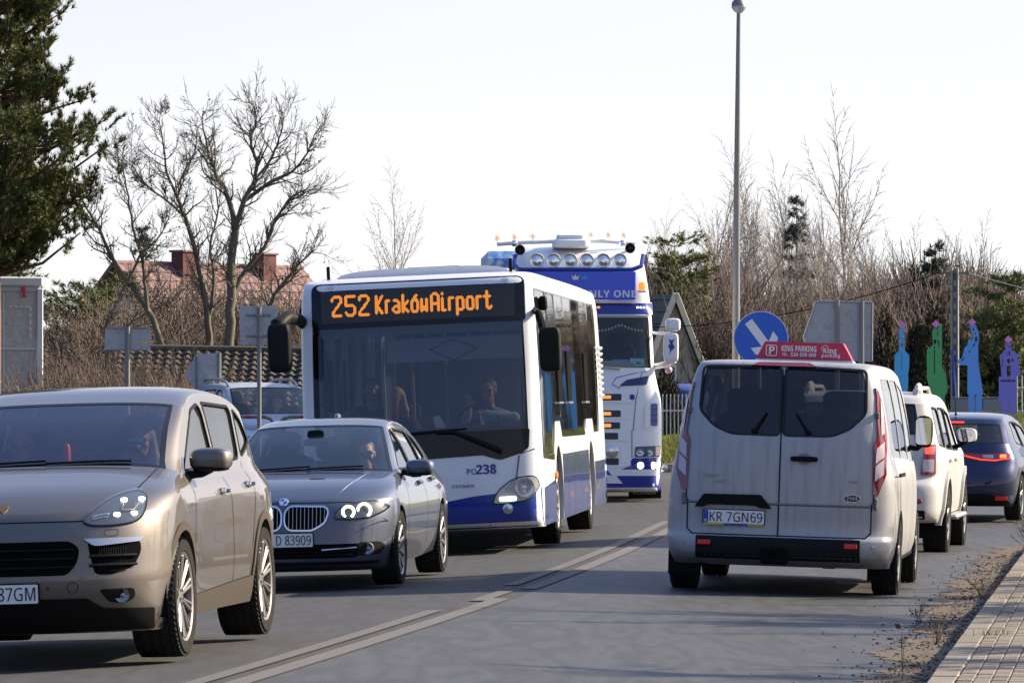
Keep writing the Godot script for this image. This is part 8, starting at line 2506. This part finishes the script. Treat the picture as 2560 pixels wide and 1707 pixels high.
func build_weeds() -> void:
	var straw := textured("dry_stalk", noise_tex(0.1, [Color(0.05, 0.035, 0.02), Color(0.14, 0.10, 0.06)], 3, 64, 107), 4.0, 0.95)
	var green := textured("grass_blade", noise_tex(0.1, [Color(0.05, 0.07, 0.02), Color(0.14, 0.15, 0.05), Color(0.20, 0.17, 0.09)], 3, 64, 108), 5.0, 0.9)
	for q in [["dry_weed", "largest dry weed bush, on the kerb at the photo's right edge below the blue car", 53.2, 0.10, 0.42, 46, 0.20], ["dry_weed", "tall thin dry stalk with a dark head, nearest the bottom edge", 30.6, -0.22, 0.36, 3, 0.05], ["dry_weed", "small dry weed in the gutter beside the grass tuft", 35.0, -0.18, 0.22, 9, 0.10],
		["dry_weed", "dry weed in the gutter halfway along the kerb", 42.5, -0.10, 0.20, 12, 0.10], ["dry_weed", "faint dry weed at the sand's edge in front of the van's right wheel", 38.0, -0.45, 0.16, 7, 0.08]]:
		var o := thing(q[0], q[1], "weed", Vector3(kerb(q[2]) + q[3], road_y(kerb(q[2]), q[2]) + 0.02, -q[2]))
		var b := MB.new()
		var r := RandomNumberGenerator.new()
		r.seed = int(q[2] * 10)
		for i in q[5]:
			var a := r.randf() * TAU
			var lean: Vector3 = Vector3(cos(a), 0, sin(a)) * r.randf() * q[6] * 1.6
			var h: float = q[4] * r.randf_range(0.55, 1.0)
			var p := [Vector3(r.randf_range(-0.02, 0.02), -0.02, r.randf_range(-0.02, 0.02)), lean * 0.35 + Vector3(0, h * 0.5, 0), lean + Vector3(0, h, 0)]
			b.tube(p, [0.0032, 0.0025, 0.001], 4, false)
			for j in 5:
				var t := r.randf_range(0.4, 1.0)
				var s: Vector3 = p[1].lerp(p[2], t)
				b.tube([s, s + Vector3(r.randf_range(-0.05, 0.05), r.randf_range(0.0, 0.05), r.randf_range(-0.05, 0.05))], [0.002, 0.001], 3, false)
				if i % 2 == 0: b.ball(s + Vector3(0, 0.006, 0), Vector3(0.006, 0.008, 0.006) * r.randf_range(0.6, 1.2), 4)
		if q[5] == 3: b.ball(Vector3(-0.02, q[4] * 0.92, 0), Vector3(0.022, 0.018, 0.018), 8)
		obj("stems", b, straw, o)
	for q in [[34.4, 0.20, 0.055, "green grass tuft growing between the kerb and the pavers"], [40.6, 0.17, 0.03, "low dry tuft in the kerb joint beyond the green one"], [44.6, 0.14, 0.03, "small dark tuft in the far kerb joint"], [37.6, 0.20, 0.025, "thin line of dry grass in the kerb joint just past the green tuft"]]:
		var o := thing("grass_tuft", q[3], "grass tuft", Vector3(kerb(q[0]) + q[1], road_y(kerb(q[0]), q[0]) + 0.115, -q[0]))
		var b := MB.new()
		var r := RandomNumberGenerator.new()
		r.seed = int(q[0] * 10)
		for i in 90:
			var a := r.randf() * TAU
			var base := Vector3(r.randfn(0, 0.07), -0.01, r.randfn(0, 0.10))
			var tip: Vector3 = base + Vector3(cos(a) * q[2] * 0.8, q[2] * r.randf_range(0.5, 1.2), sin(a) * q[2] * 0.8)
			var side := Vector3(-sin(a), 0, cos(a)) * 0.0025
			b.tri(base - side, base + side, tip)
		var g := obj("blades", b, green if q[2] > 0.05 else straw, o)
		g.set_meta("kind", "stuff")
# ---------------------------------------------------------------- mesh builder
class MB:
	var v := PackedVector3Array()
	var uv := PackedVector2Array()
	func tri(a: Vector3, b: Vector3, c: Vector3) -> void:      # a, b, c counter-clockwise seen from outside
		v.append(a); v.append(c); v.append(b)
	func quad(a: Vector3, b: Vector3, c: Vector3, d: Vector3) -> void:
		tri(a, b, c); tri(a, c, d)
	func box(at: Vector3, size: Vector3, bevel := 0.0, turn := Basis()) -> void:
		var h := size * 0.5
		var b := minf(bevel, minf(h.x, minf(h.y, h.z)) * 0.95)
		var faces := [[Vector3.RIGHT, Vector3.UP, Vector3.BACK], [Vector3.UP, Vector3.BACK, Vector3.RIGHT], [Vector3.BACK, Vector3.RIGHT, Vector3.UP]]
		for f in faces:
			for s in [1.0, -1.0]:
				var n: Vector3 = f[0] * s
				var a: Vector3 = f[1] * s
				var c: Vector3 = f[2]
				var hn := absf(h.dot(n))
				var ha := absf(h.dot(a)) - b
				var hc := absf(h.dot(c)) - b
				var p := func(x: float, y: float) -> Vector3: return at + turn * (n * hn + a * ha * x + c * hc * y)
				quad(p.call(-1, -1), p.call(1, -1), p.call(1, 1), p.call(-1, 1))
		if b > 0.0:
			for f in faces:
				for s in [1.0, -1.0]:
					for u in [1.0, -1.0]:
						var n: Vector3 = f[0] * s
						var a: Vector3 = f[1] * u
						var c: Vector3 = f[2]
						var hn := absf(h.dot(n))
						var ha := absf(h.dot(a))
						var hc := absf(h.dot(c)) - b
						var p1 := at + turn * (n * hn + a * (ha - b) - c * hc)
						var p2 := at + turn * (n * (hn - b) + a * ha - c * hc)
						var p3 := at + turn * (n * (hn - b) + a * ha + c * hc)
						var p4 := at + turn * (n * hn + a * (ha - b) + c * hc)
						if s * u > 0: quad(p1, p2, p3, p4)
						else: quad(p4, p3, p2, p1)
			for sx in [1.0, -1.0]:
				for sy in [1.0, -1.0]:
					for sz in [1.0, -1.0]:
						var q1 := at + turn * Vector3(sx * h.x, sy * (h.y - b), sz * (h.z - b))
						var q2 := at + turn * Vector3(sx * (h.x - b), sy * h.y, sz * (h.z - b))
						var q3 := at + turn * Vector3(sx * (h.x - b), sy * (h.y - b), sz * h.z)
						if sx * sy * sz > 0: tri(q1, q2, q3)
						else: tri(q1, q3, q2)
	func tube(pts: Array, radii: Array, sides := 8, caps := true) -> void:
		var rings := []
		var up := Vector3(0.13, 0.37, 0.92).normalized()
		for i in pts.size():
			var d: Vector3 = (pts[mini(i + 1, pts.size() - 1)] - pts[maxi(i - 1, 0)]).normalized()
			var x := up.cross(d)
			if x.length() < 0.05: x = Vector3(1, 0, 0).cross(d)
			x = x.normalized()
			up = d.cross(x).normalized()
			var ring := []
			var r: float = radii[mini(i, radii.size() - 1)]
			for k in sides:
				var a := TAU * k / sides
				ring.append(pts[i] + (x * cos(a) + up * sin(a)) * r)
			rings.append(ring)
		for i in rings.size() - 1:
			for k in sides:
				var m := (k + 1) % sides
				quad(rings[i][k], rings[i][m], rings[i + 1][m], rings[i + 1][k])
		if caps:
			for k in range(1, sides - 1):
				tri(rings[0][0], rings[0][k + 1], rings[0][k])
				var e: Array = rings[rings.size() - 1]
				tri(e[0], e[k], e[k + 1])
	func bar(a: Vector3, b: Vector3, r: float, sides := 6) -> void:
		tube([a, b], [r, r], sides)
	func lathe(profile: Array, xf: Transform3D, segs := 32) -> void:    # profile of (radius, along the axis y)
		for i in profile.size() - 1:
			var p: Vector2 = profile[i]
			var q: Vector2 = profile[i + 1]
			for k in segs:
				var a := TAU * k / segs
				var b := TAU * (k + 1) / segs
				var p1 := xf * Vector3(p.x * cos(a), p.y, p.x * sin(a))
				var p2 := xf * Vector3(p.x * cos(b), p.y, p.x * sin(b))
				var q1 := xf * Vector3(q.x * cos(a), q.y, q.x * sin(a))
				var q2 := xf * Vector3(q.x * cos(b), q.y, q.x * sin(b))
				if p.x > 1e-5: tri(p1, q2, p2)
				if q.x > 1e-5: tri(p1, q1, q2)
	func ball(at: Vector3, r: Vector3, segs := 12) -> void:
		var pr := []
		for i in segs / 2 + 1:
			var a := PI * i / (segs / 2) - PI / 2
			pr.append(Vector2(cos(a), sin(a)))
		lathe(pr, Transform3D(Basis.from_scale(r), at), segs)
	func sheet(f: Callable, us: Array, vs: Array) -> void:               # u to the right, v upwards, seen from outside
		for i in us.size() - 1:
			for j in vs.size() - 1:
				quad(f.call(us[i], vs[j]), f.call(us[i + 1], vs[j]), f.call(us[i + 1], vs[j + 1]), f.call(us[i], vs[j + 1]))
	func patch(poly: PackedVector2Array, holes: Array, f: Callable, cell := 0.1, thick := Vector3.ZERO, flip := false) -> void:
		var lo := poly[0]
		var hi := poly[0]
		for p in poly:
			lo = lo.min(p); hi = hi.max(p)
		var nx := maxi(1, ceili((hi.x - lo.x) / cell))
		var ny := maxi(1, ceili((hi.y - lo.y) / cell))
		var cs := (hi - lo) / Vector2(nx, ny)
		for i in nx:
			for j in ny:
				var o := lo + cs * Vector2(i, j)
				var sq := PackedVector2Array([o, o + Vector2(cs.x, 0), o + cs, o + Vector2(0, cs.y)])
				var pieces := Geometry2D.intersect_polygons(sq, poly)
				for h in holes:
					var next: Array[PackedVector2Array] = []
					for pc in pieces: next.append_array(Geometry2D.clip_polygons(pc, h))
					pieces = next
				for pc in pieces:
					if Geometry2D.is_polygon_clockwise(pc): continue
					var t := Geometry2D.triangulate_polygon(pc)
					for k in range(0, t.size(), 3):
						var a := pc[t[k]]; var b := pc[t[k + 1]]; var c := pc[t[k + 2]]
						var area := (b - a).cross(c - a)
						if absf(area) < 1e-9: continue
						if (area > 0.0) != flip: tri(f.call(a), f.call(b), f.call(c))
						else: tri(f.call(a), f.call(c), f.call(b))
		if thick != Vector3.ZERO:
			var outline := PackedVector2Array(poly)
			if Geometry2D.is_polygon_clockwise(outline): outline.reverse()
			skirt(outline, f, cell, thick, flip)
			for h in holes:
				var ho := PackedVector2Array(h)
				if not Geometry2D.is_polygon_clockwise(ho): ho.reverse()
				skirt(ho, f, cell, thick, flip)
	func skirt(o: PackedVector2Array, f: Callable, cell: float, thick: Vector3, flip := false) -> void:
		for i in o.size():
			var a := o[i]
			var b := o[(i + 1) % o.size()]
			var n := maxi(1, ceili(a.distance_to(b) / cell))
			for k in n:
				var p: Vector3 = f.call(a.lerp(b, float(k) / n))
				var q: Vector3 = f.call(a.lerp(b, float(k + 1) / n))
				if flip: quad(q, q + thick, p + thick, p)
				else: quad(p, p + thick, q + thick, q)
	func prism(poly: PackedVector2Array, depth: float, xf: Transform3D) -> void:    # outline in x, y; from z = 0 (front) back to -depth
		var f := func(p: Vector2) -> Vector3: return xf * Vector3(p.x, p.y, 0)
		var g := func(p: Vector2) -> Vector3: return xf * Vector3(p.x, p.y, -depth)
		patch(poly, [], f, 1e4, xf.basis * Vector3(0, 0, -depth))
		patch(poly, [], g, 1e4, Vector3.ZERO, true)
	func add(o: MB, xf: Transform3D) -> void:
		for p in o.v: v.append(xf * p)
	func mirror(o: MB) -> void:
		for i in range(0, o.v.size(), 3):
			for k in [0, 2, 1]: v.append(o.v[i + k] * Vector3(-1, 1, 1))
	func mesh(angle := 35.0) -> ArrayMesh:
		var nt := v.size() / 3
		var fn := PackedVector3Array()
		fn.resize(nt)
		var near := {}
		for t in nt:
			var a := v[t * 3]
			fn[t] = (v[t * 3 + 2] - a).cross(v[t * 3 + 1] - a)
			for k in 3:
				var key := Vector3i((v[t * 3 + k] * 4000.0).round())
				if near.has(key): near[key].append(t)
				else: near[key] = [t]
		var n := PackedVector3Array()
		n.resize(v.size())
		var cosa := cos(deg_to_rad(angle))
		for t in nt:
			var me := fn[t].normalized()
			for k in 3:
				var s := Vector3.ZERO
				for o in near[Vector3i((v[t * 3 + k] * 4000.0).round())]:
					if fn[o].normalized().dot(me) >= cosa: s += fn[o]
				n[t * 3 + k] = s.normalized() if s.length_squared() > 1e-20 else Vector3.UP
		var a := []
		a.resize(Mesh.ARRAY_MAX)
		a[Mesh.ARRAY_VERTEX] = v
		a[Mesh.ARRAY_NORMAL] = n
		if uv.size() == v.size(): a[Mesh.ARRAY_TEX_UV] = uv
		var m := ArrayMesh.new()
		m.add_surface_from_arrays(Mesh.PRIMITIVE_TRIANGLES, a)
		return m

# ---------------------------------------------------------------- objects
var taken := {}
func numbered(called: String) -> String:
	if not taken.has(called):
		taken[called] = 0
		return called
	taken[called] += 1
	return "%s_%03d" % [called, taken[called]]

func tag(o: Node3D, label: String, category: String, group := "") -> Node3D:
	o.set_meta("label", label)
	o.set_meta("category", category)
	if group: o.set_meta("group", group)
	return o

func thing(called: String, label: String, category: String, at := Vector3.ZERO, turn := Vector3.ZERO, group := "") -> Node3D:
	var o := Node3D.new()
	o.name = numbered(called)
	add_child(o)
	o.position = at
	o.rotation = turn
	return tag(o, label, category, group)

func put(called: String, mesh: Mesh, m: Material, parent: Node = null, xf := Transform3D()) -> MeshInstance3D:
	var o := MeshInstance3D.new()
	o.mesh = mesh
	o.material_override = m
	o.transform = xf
	if parent == null:
		o.name = numbered(called)
		add_child(o)
	else:
		o.name = called
		parent.add_child(o, true)
	return o

func obj(called: String, b: MB, m: Material, parent: Node = null, angle := 35.0) -> MeshInstance3D:
	return put(called, b.mesh(angle), m, parent)

func struct(called: String, b: MB, m: Material, parent: Node = null) -> MeshInstance3D:
	var o := obj(called, b, m, parent)
	if parent == null: o.set_meta("kind", "structure")
	return o

func word(called: String, what: String, height: float, m: Material, parent: Node, xf: Transform3D, bold := false, squeeze := 1.0, font := "Droid Sans", deep := 0.003) -> MeshInstance3D:
	var f := SystemFont.new()
	f.font_names = PackedStringArray([font])
	f.font_weight = 700 if bold else 400
	var t := TextMesh.new()
	t.font = f
	t.text = what
	t.font_size = 64
	t.pixel_size = height / 64.0 / 0.714          # height is that of a capital letter
	t.depth = deep
	t.curve_step = 1.5
	return put(called, t, m, parent, xf * Transform3D(Basis.from_scale(Vector3(squeeze, 1, 1)), Vector3.ZERO))

# ---------------------------------------------------------------- materials
var mats := {}
func mat(called: String, c: Color, rough := 0.6, metal := 0.0, coat := 0.0) -> StandardMaterial3D:   # c is a linear base colour
	if mats.has(called): return mats[called]
	var m := StandardMaterial3D.new()
	m.resource_name = called
	m.albedo_color = c.linear_to_srgb()
	m.roughness = rough
	m.metallic = metal
	if coat > 0.0:
		m.clearcoat_enabled = true
		m.clearcoat = coat
		m.clearcoat_roughness = 0.03
	mats[called] = m
	return m

func glass(called: String, c: Color, alpha: float) -> StandardMaterial3D:
	if mats.has(called): return mats[called]
	var m := mat(called, c, 0.02)
	m.albedo_color.a = alpha
	m.transparency = BaseMaterial3D.TRANSPARENCY_ALPHA
	return m

func glow(called: String, c: Color, energy: float) -> StandardMaterial3D:
	if mats.has(called): return mats[called]
	var m := mat(called, c * 0.3, 0.3)
	m.emission_enabled = true
	m.emission = c.linear_to_srgb()
	m.emission_energy_multiplier = energy
	return m

func noise_tex(freq: float, ramp: Array, octaves := 4, size := 512, sd := 1, kind := FastNoiseLite.TYPE_SIMPLEX_SMOOTH, normal := 0.0) -> NoiseTexture2D:
	var n := FastNoiseLite.new()
	n.seed = sd
	n.frequency = freq
	n.noise_type = kind
	n.fractal_octaves = octaves
	var t := NoiseTexture2D.new()
	t.noise = n
	t.width = size
	t.height = size
	t.seamless = true
	if normal > 0.0:
		t.as_normal_map = true
		t.bump_strength = normal
	else:
		var g := Gradient.new()
		g.offsets = PackedFloat32Array(range(ramp.size()).map(func(i): return float(i) / (ramp.size() - 1)))
		g.colors = PackedColorArray(ramp.map(func(c): return c.linear_to_srgb()))
		t.color_ramp = g
	return t

func grey(x: float) -> Color: return Color(x, x, x)

func textured(called: String, tex: Texture2D, scale: float, rough := 0.9, bump: Texture2D = null, bump_cm := 1.0, world := true) -> StandardMaterial3D:
	if mats.has(called): return mats[called]
	var m := mat(called, Color.WHITE, rough)
	m.albedo_texture = tex
	m.uv1_triplanar = true
	m.uv1_world_triplanar = world
	m.uv1_scale = Vector3.ONE * scale
	if bump:
		m.heightmap_enabled = true
		m.heightmap_texture = bump
		m.heightmap_scale = bump_cm
	return m

# ---------------------------------------------------------------- shapes in the plane
func pv(a: Array) -> PackedVector2Array:                    # [x, y, x, y ...]
	var o := PackedVector2Array()
	for i in range(0, a.size(), 2): o.append(Vector2(a[i], a[i + 1]))
	return o

func rounded(p: PackedVector2Array, n := 4) -> PackedVector2Array:   # a closed smooth curve through the points
	var o := PackedVector2Array()
	var c := p.size()
	for i in c:
		for k in n:
			o.append(p[i].cubic_interpolate(p[(i + 1) % c], p[(i + c - 1) % c], p[(i + 2) % c], float(k) / n))
	return o

func chamfered(p: PackedVector2Array, r: float, n := 4) -> PackedVector2Array:  # rounds each corner with radius about r
	var o := PackedVector2Array()
	var c := p.size()
	for i in c:
		var a := p[(i + c - 1) % c]
		var b := p[i]
		var d := p[(i + 1) % c]
		var u := b + (a - b).normalized() * minf(r, a.distance_to(b) * 0.49)
		var w := b + (d - b).normalized() * minf(r, d.distance_to(b) * 0.49)
		for k in n + 1:
			var t := float(k) / n
			o.append(u.lerp(b, t).lerp(b.lerp(w, t), t))
	return o

func rrect(x: float, y: float, w: float, h: float, r: float, n := 4) -> PackedVector2Array:   # centre, size
	return chamfered(pv([x - w / 2, y - h / 2, x + w / 2, y - h / 2, x + w / 2, y + h / 2, x - w / 2, y + h / 2]), r, n)

func oval(x: float, y: float, rx: float, ry: float, n := 24) -> PackedVector2Array:
	var o := PackedVector2Array()
	for i in n: o.append(Vector2(x + rx * cos(TAU * i / n), y + ry * sin(TAU * i / n)))
	return o

func flipped(p: PackedVector2Array) -> PackedVector2Array:
	var o := PackedVector2Array()
	for i in range(p.size() - 1, -1, -1): o.append(Vector2(-p[i].x, p[i].y))
	return o

func strip(p: PackedVector2Array, w: float) -> PackedVector2Array:   # an open line given a width
	var a := PackedVector2Array()
	var b := PackedVector2Array()
	for i in p.size():
		var d := (p[mini(i + 1, p.size() - 1)] - p[maxi(i - 1, 0)]).normalized().orthogonal() * w * 0.5
		a.append(p[i] + d); b.append(p[i] - d)
	b.reverse()
	a.append_array(b)
	return a

static func tab(t: Array, x: float) -> float:                # smooth interpolation in a table [[x, y], ...] with rising x
	var n := t.size()
	if x <= t[0][0]: return t[0][1]
	if x >= t[n - 1][0]: return t[n - 1][1]
	var i := 0
	while t[i + 1][0] < x: i += 1
	var x0: float = t[i][0]; var x1: float = t[i + 1][0]
	var y0: float = t[i][1]; var y1: float = t[i + 1][1]
	var d := (y1 - y0) / (x1 - x0)
	var m0 := d; var m1 := d
	if i > 0: m0 = (y1 - t[i - 1][1]) / (x1 - t[i - 1][0])
	if i < n - 2: m1 = (t[i + 2][1] - y0) / (t[i + 2][0] - x0)
	var h := x1 - x0; var s := (x - x0) / h
	return y0 * (2 * s * s * s - 3 * s * s + 1) + m0 * h * (s * s * s - 2 * s * s + s) + y1 * (3 * s * s - 2 * s * s * s) + m1 * h * (s * s * s - s * s)

static func span(a: float, b: float, n: int) -> Array:
	var o := []
	for i in n + 1: o.append(lerpf(a, b, float(i) / n))
	return o

# ---------------------------------------------------------------- a vehicle's skin: a ribbon from bumper over the roof to the far bumper, and its flanks
class Shell:
	var st: Array          # stations [z, y at the centre, y at the edge, how far the edge lies behind, 1 for a crease]
	var plan: Array        # [z, half width]
	var sec: Array         # [y, how far the flank lies inside the half width]
	var pw := 2.6
	func side(z: float, y: float) -> float:
		return _tab(plan, z) - _tab(sec, y)
	func _tab(t: Array, x: float) -> float:
		var n := t.size()
		if x <= t[0][0]: return t[0][1]
		if x >= t[n - 1][0]: return t[n - 1][1]
		var i := 0
		while t[i + 1][0] < x: i += 1
		var x0: float = t[i][0]; var x1: float = t[i + 1][0]
		var y0: float = t[i][1]; var y1: float = t[i + 1][1]
		var d := (y1 - y0) / (x1 - x0)
		var m0 := d; var m1 := d
		if i > 0: m0 = (y1 - t[i - 1][1]) / (x1 - t[i - 1][0])
		if i < n - 2: m1 = (t[i + 2][1] - y0) / (t[i + 2][0] - x0)
		var h := x1 - x0; var s := (x - x0) / h
		return y0 * (2 * s * s * s - 3 * s * s + 1) + m0 * h * (s * s * s - 2 * s * s + s) + y1 * (3 * s * s - 2 * s * s * s) + m1 * h * (s * s * s - s * s)
	func at(s: float) -> Array:                              # [z, y, edge y, back] at a place between stations
		var n := st.size()
		var i := clampi(floori(s), 0, n - 2)
		var t := s - i
		var p1: Array = st[i]; var p2: Array = st[i + 1]
		var p0: Array = st[i - 1] if i > 0 and p1.size() < 5 else p1
		var p3: Array = st[i + 2] if i < n - 2 and p2.size() < 5 else p2
		var l1 := maxf(Vector2(p2[0] - p1[0], p2[1] - p1[1]).length(), 1e-4)
		var l0 := Vector2(p1[0] - p0[0], p1[1] - p0[1]).length()
		var l2 := Vector2(p3[0] - p2[0], p3[1] - p2[1]).length()
		var o := []
		for k in 4:
			var d: float = p2[k] - p1[k]
			var m0: float = (p2[k] - p0[k]) / (l0 + l1) * l1 if l0 > 1e-5 else d
			var m1: float = (p3[k] - p1[k]) / (l1 + l2) * l1 if l2 > 1e-5 else d
			o.append(p1[k] * (2 * t * t * t - 3 * t * t + 1) + m0 * (t * t * t - 2 * t * t + t) + p2[k] * (3 * t * t - 2 * t * t * t) + m1 * (t * t * t - t * t))
		return o
	func bow(t: float) -> float: return 1.0 - pow(maxf(0.0, 1.0 - pow(absf(t), pw)), 1.0 / pw)
	func edge(s: float) -> Vector3:
		var a := at(s)
		return Vector3(side(a[0] - a[3], a[2]), a[2], a[0] - a[3])
	func p(s: float, t: float, lift := 0.0) -> Vector3:      # t from -1 to 1 across
		var a := at(s)
		var w := side(a[0] - a[3], a[2])
		var b := bow(t)
		var q := Vector3(w * t, lerpf(a[1], a[2], b), a[0] - a[3] * b)
		if lift != 0.0:
			var e := 0.01
			var du := p(s, clampf(t + e, -1, 1)) - p(s, clampf(t - e, -1, 1))
			var dv := p(s + e, t) - p(s - e, t)
			q += du.cross(dv).normalized() * lift
		return q
	func ribbon(b: MB, s0: float, s1: float, t0: float, t1: float, ns: int, nt: int, lift := 0.0) -> void:
		var ss := []
		for i in ns + 1: ss.append(lerpf(s0, s1, float(i) / ns))
		var ts := []
		for i in nt + 1:                                       # closer together towards the edges
			var a := lerpf(asin(clampf(t0, -1, 1)), asin(clampf(t1, -1, 1)), float(i) / nt)
			ts.append(sin(a))
		b.sheet(func(t, s): return p(s, t, lift), ts, ss)
	func find(y: float, s0: float, s1: float) -> float:
		var up: bool = at(s1)[1] > at(s0)[1]
		for i in 26:
			var m := (s0 + s1) * 0.5
			if (at(m)[1] < y) == up: s0 = m
			else: s1 = m
		return s0
	func face(q: Vector2, s0: float, s1: float, lift := 0.0) -> Vector3:   # the point of the near face at x, y
		var t := 0.0
		for i in 22:
			var m := (s0 + s1) * 0.5
			var b := at(m)
			t = clampf(q.x / side(b[0] - b[3], b[2]), -0.9995, 0.9995)
			if lerpf(b[1], b[2], bow(t)) < q.y: s0 = m
			else: s1 = m
		var a := at(s0)
		var u: float = pow(absf(t), 4.0)
		var up: float = clampf((at(s0 - 0.05)[0] - at(s0 + 0.05)[0]) / maxf(0.002, at(s0 + 0.05)[1] - at(s0 - 0.05)[1]), -0.5, 3.0)
		return Vector3(q.x, q.y, a[0] - a[3] * bow(t)) + Vector3(0.8 * signf(q.x) * u, up, 1).normalized() * lift
	func flank(q: Vector2, lift := 0.0) -> Vector3: return Vector3(side(q.x, q.y) + lift, q.y, q.x)   # q = (z, y)

func flank_outline(k: Shell, s0: float, s1: float, n: int, sill: float, arches: Array, arch_gap := 0.0) -> PackedVector2Array:
	# the flank in (z, y): the ribbon's edge, then along the sill with round wheel arches [z, y, radius]
	var o := PackedVector2Array()
	for i in n + 1:
		var e: Vector3 = k.edge(lerpf(s0, s1, float(i) / n))
		o.append(Vector2(e.z, e.y))
	var line := PackedVector2Array([Vector2(-100, -100), Vector2(100, -100), Vector2(100, sill), Vector2(-100, sill)])
	var best := PackedVector2Array()
	var pieces := Geometry2D.clip_polygons(o, line)
	for c in arches:
		var next: Array[PackedVector2Array] = []
		var round := oval(c[0], c[1], c[2], c[2], 40)
		for pc in pieces: next.append_array(Geometry2D.clip_polygons(pc, round))
		pieces = next
	for pc in pieces:
		if pc.size() > best.size(): best = pc
	return best
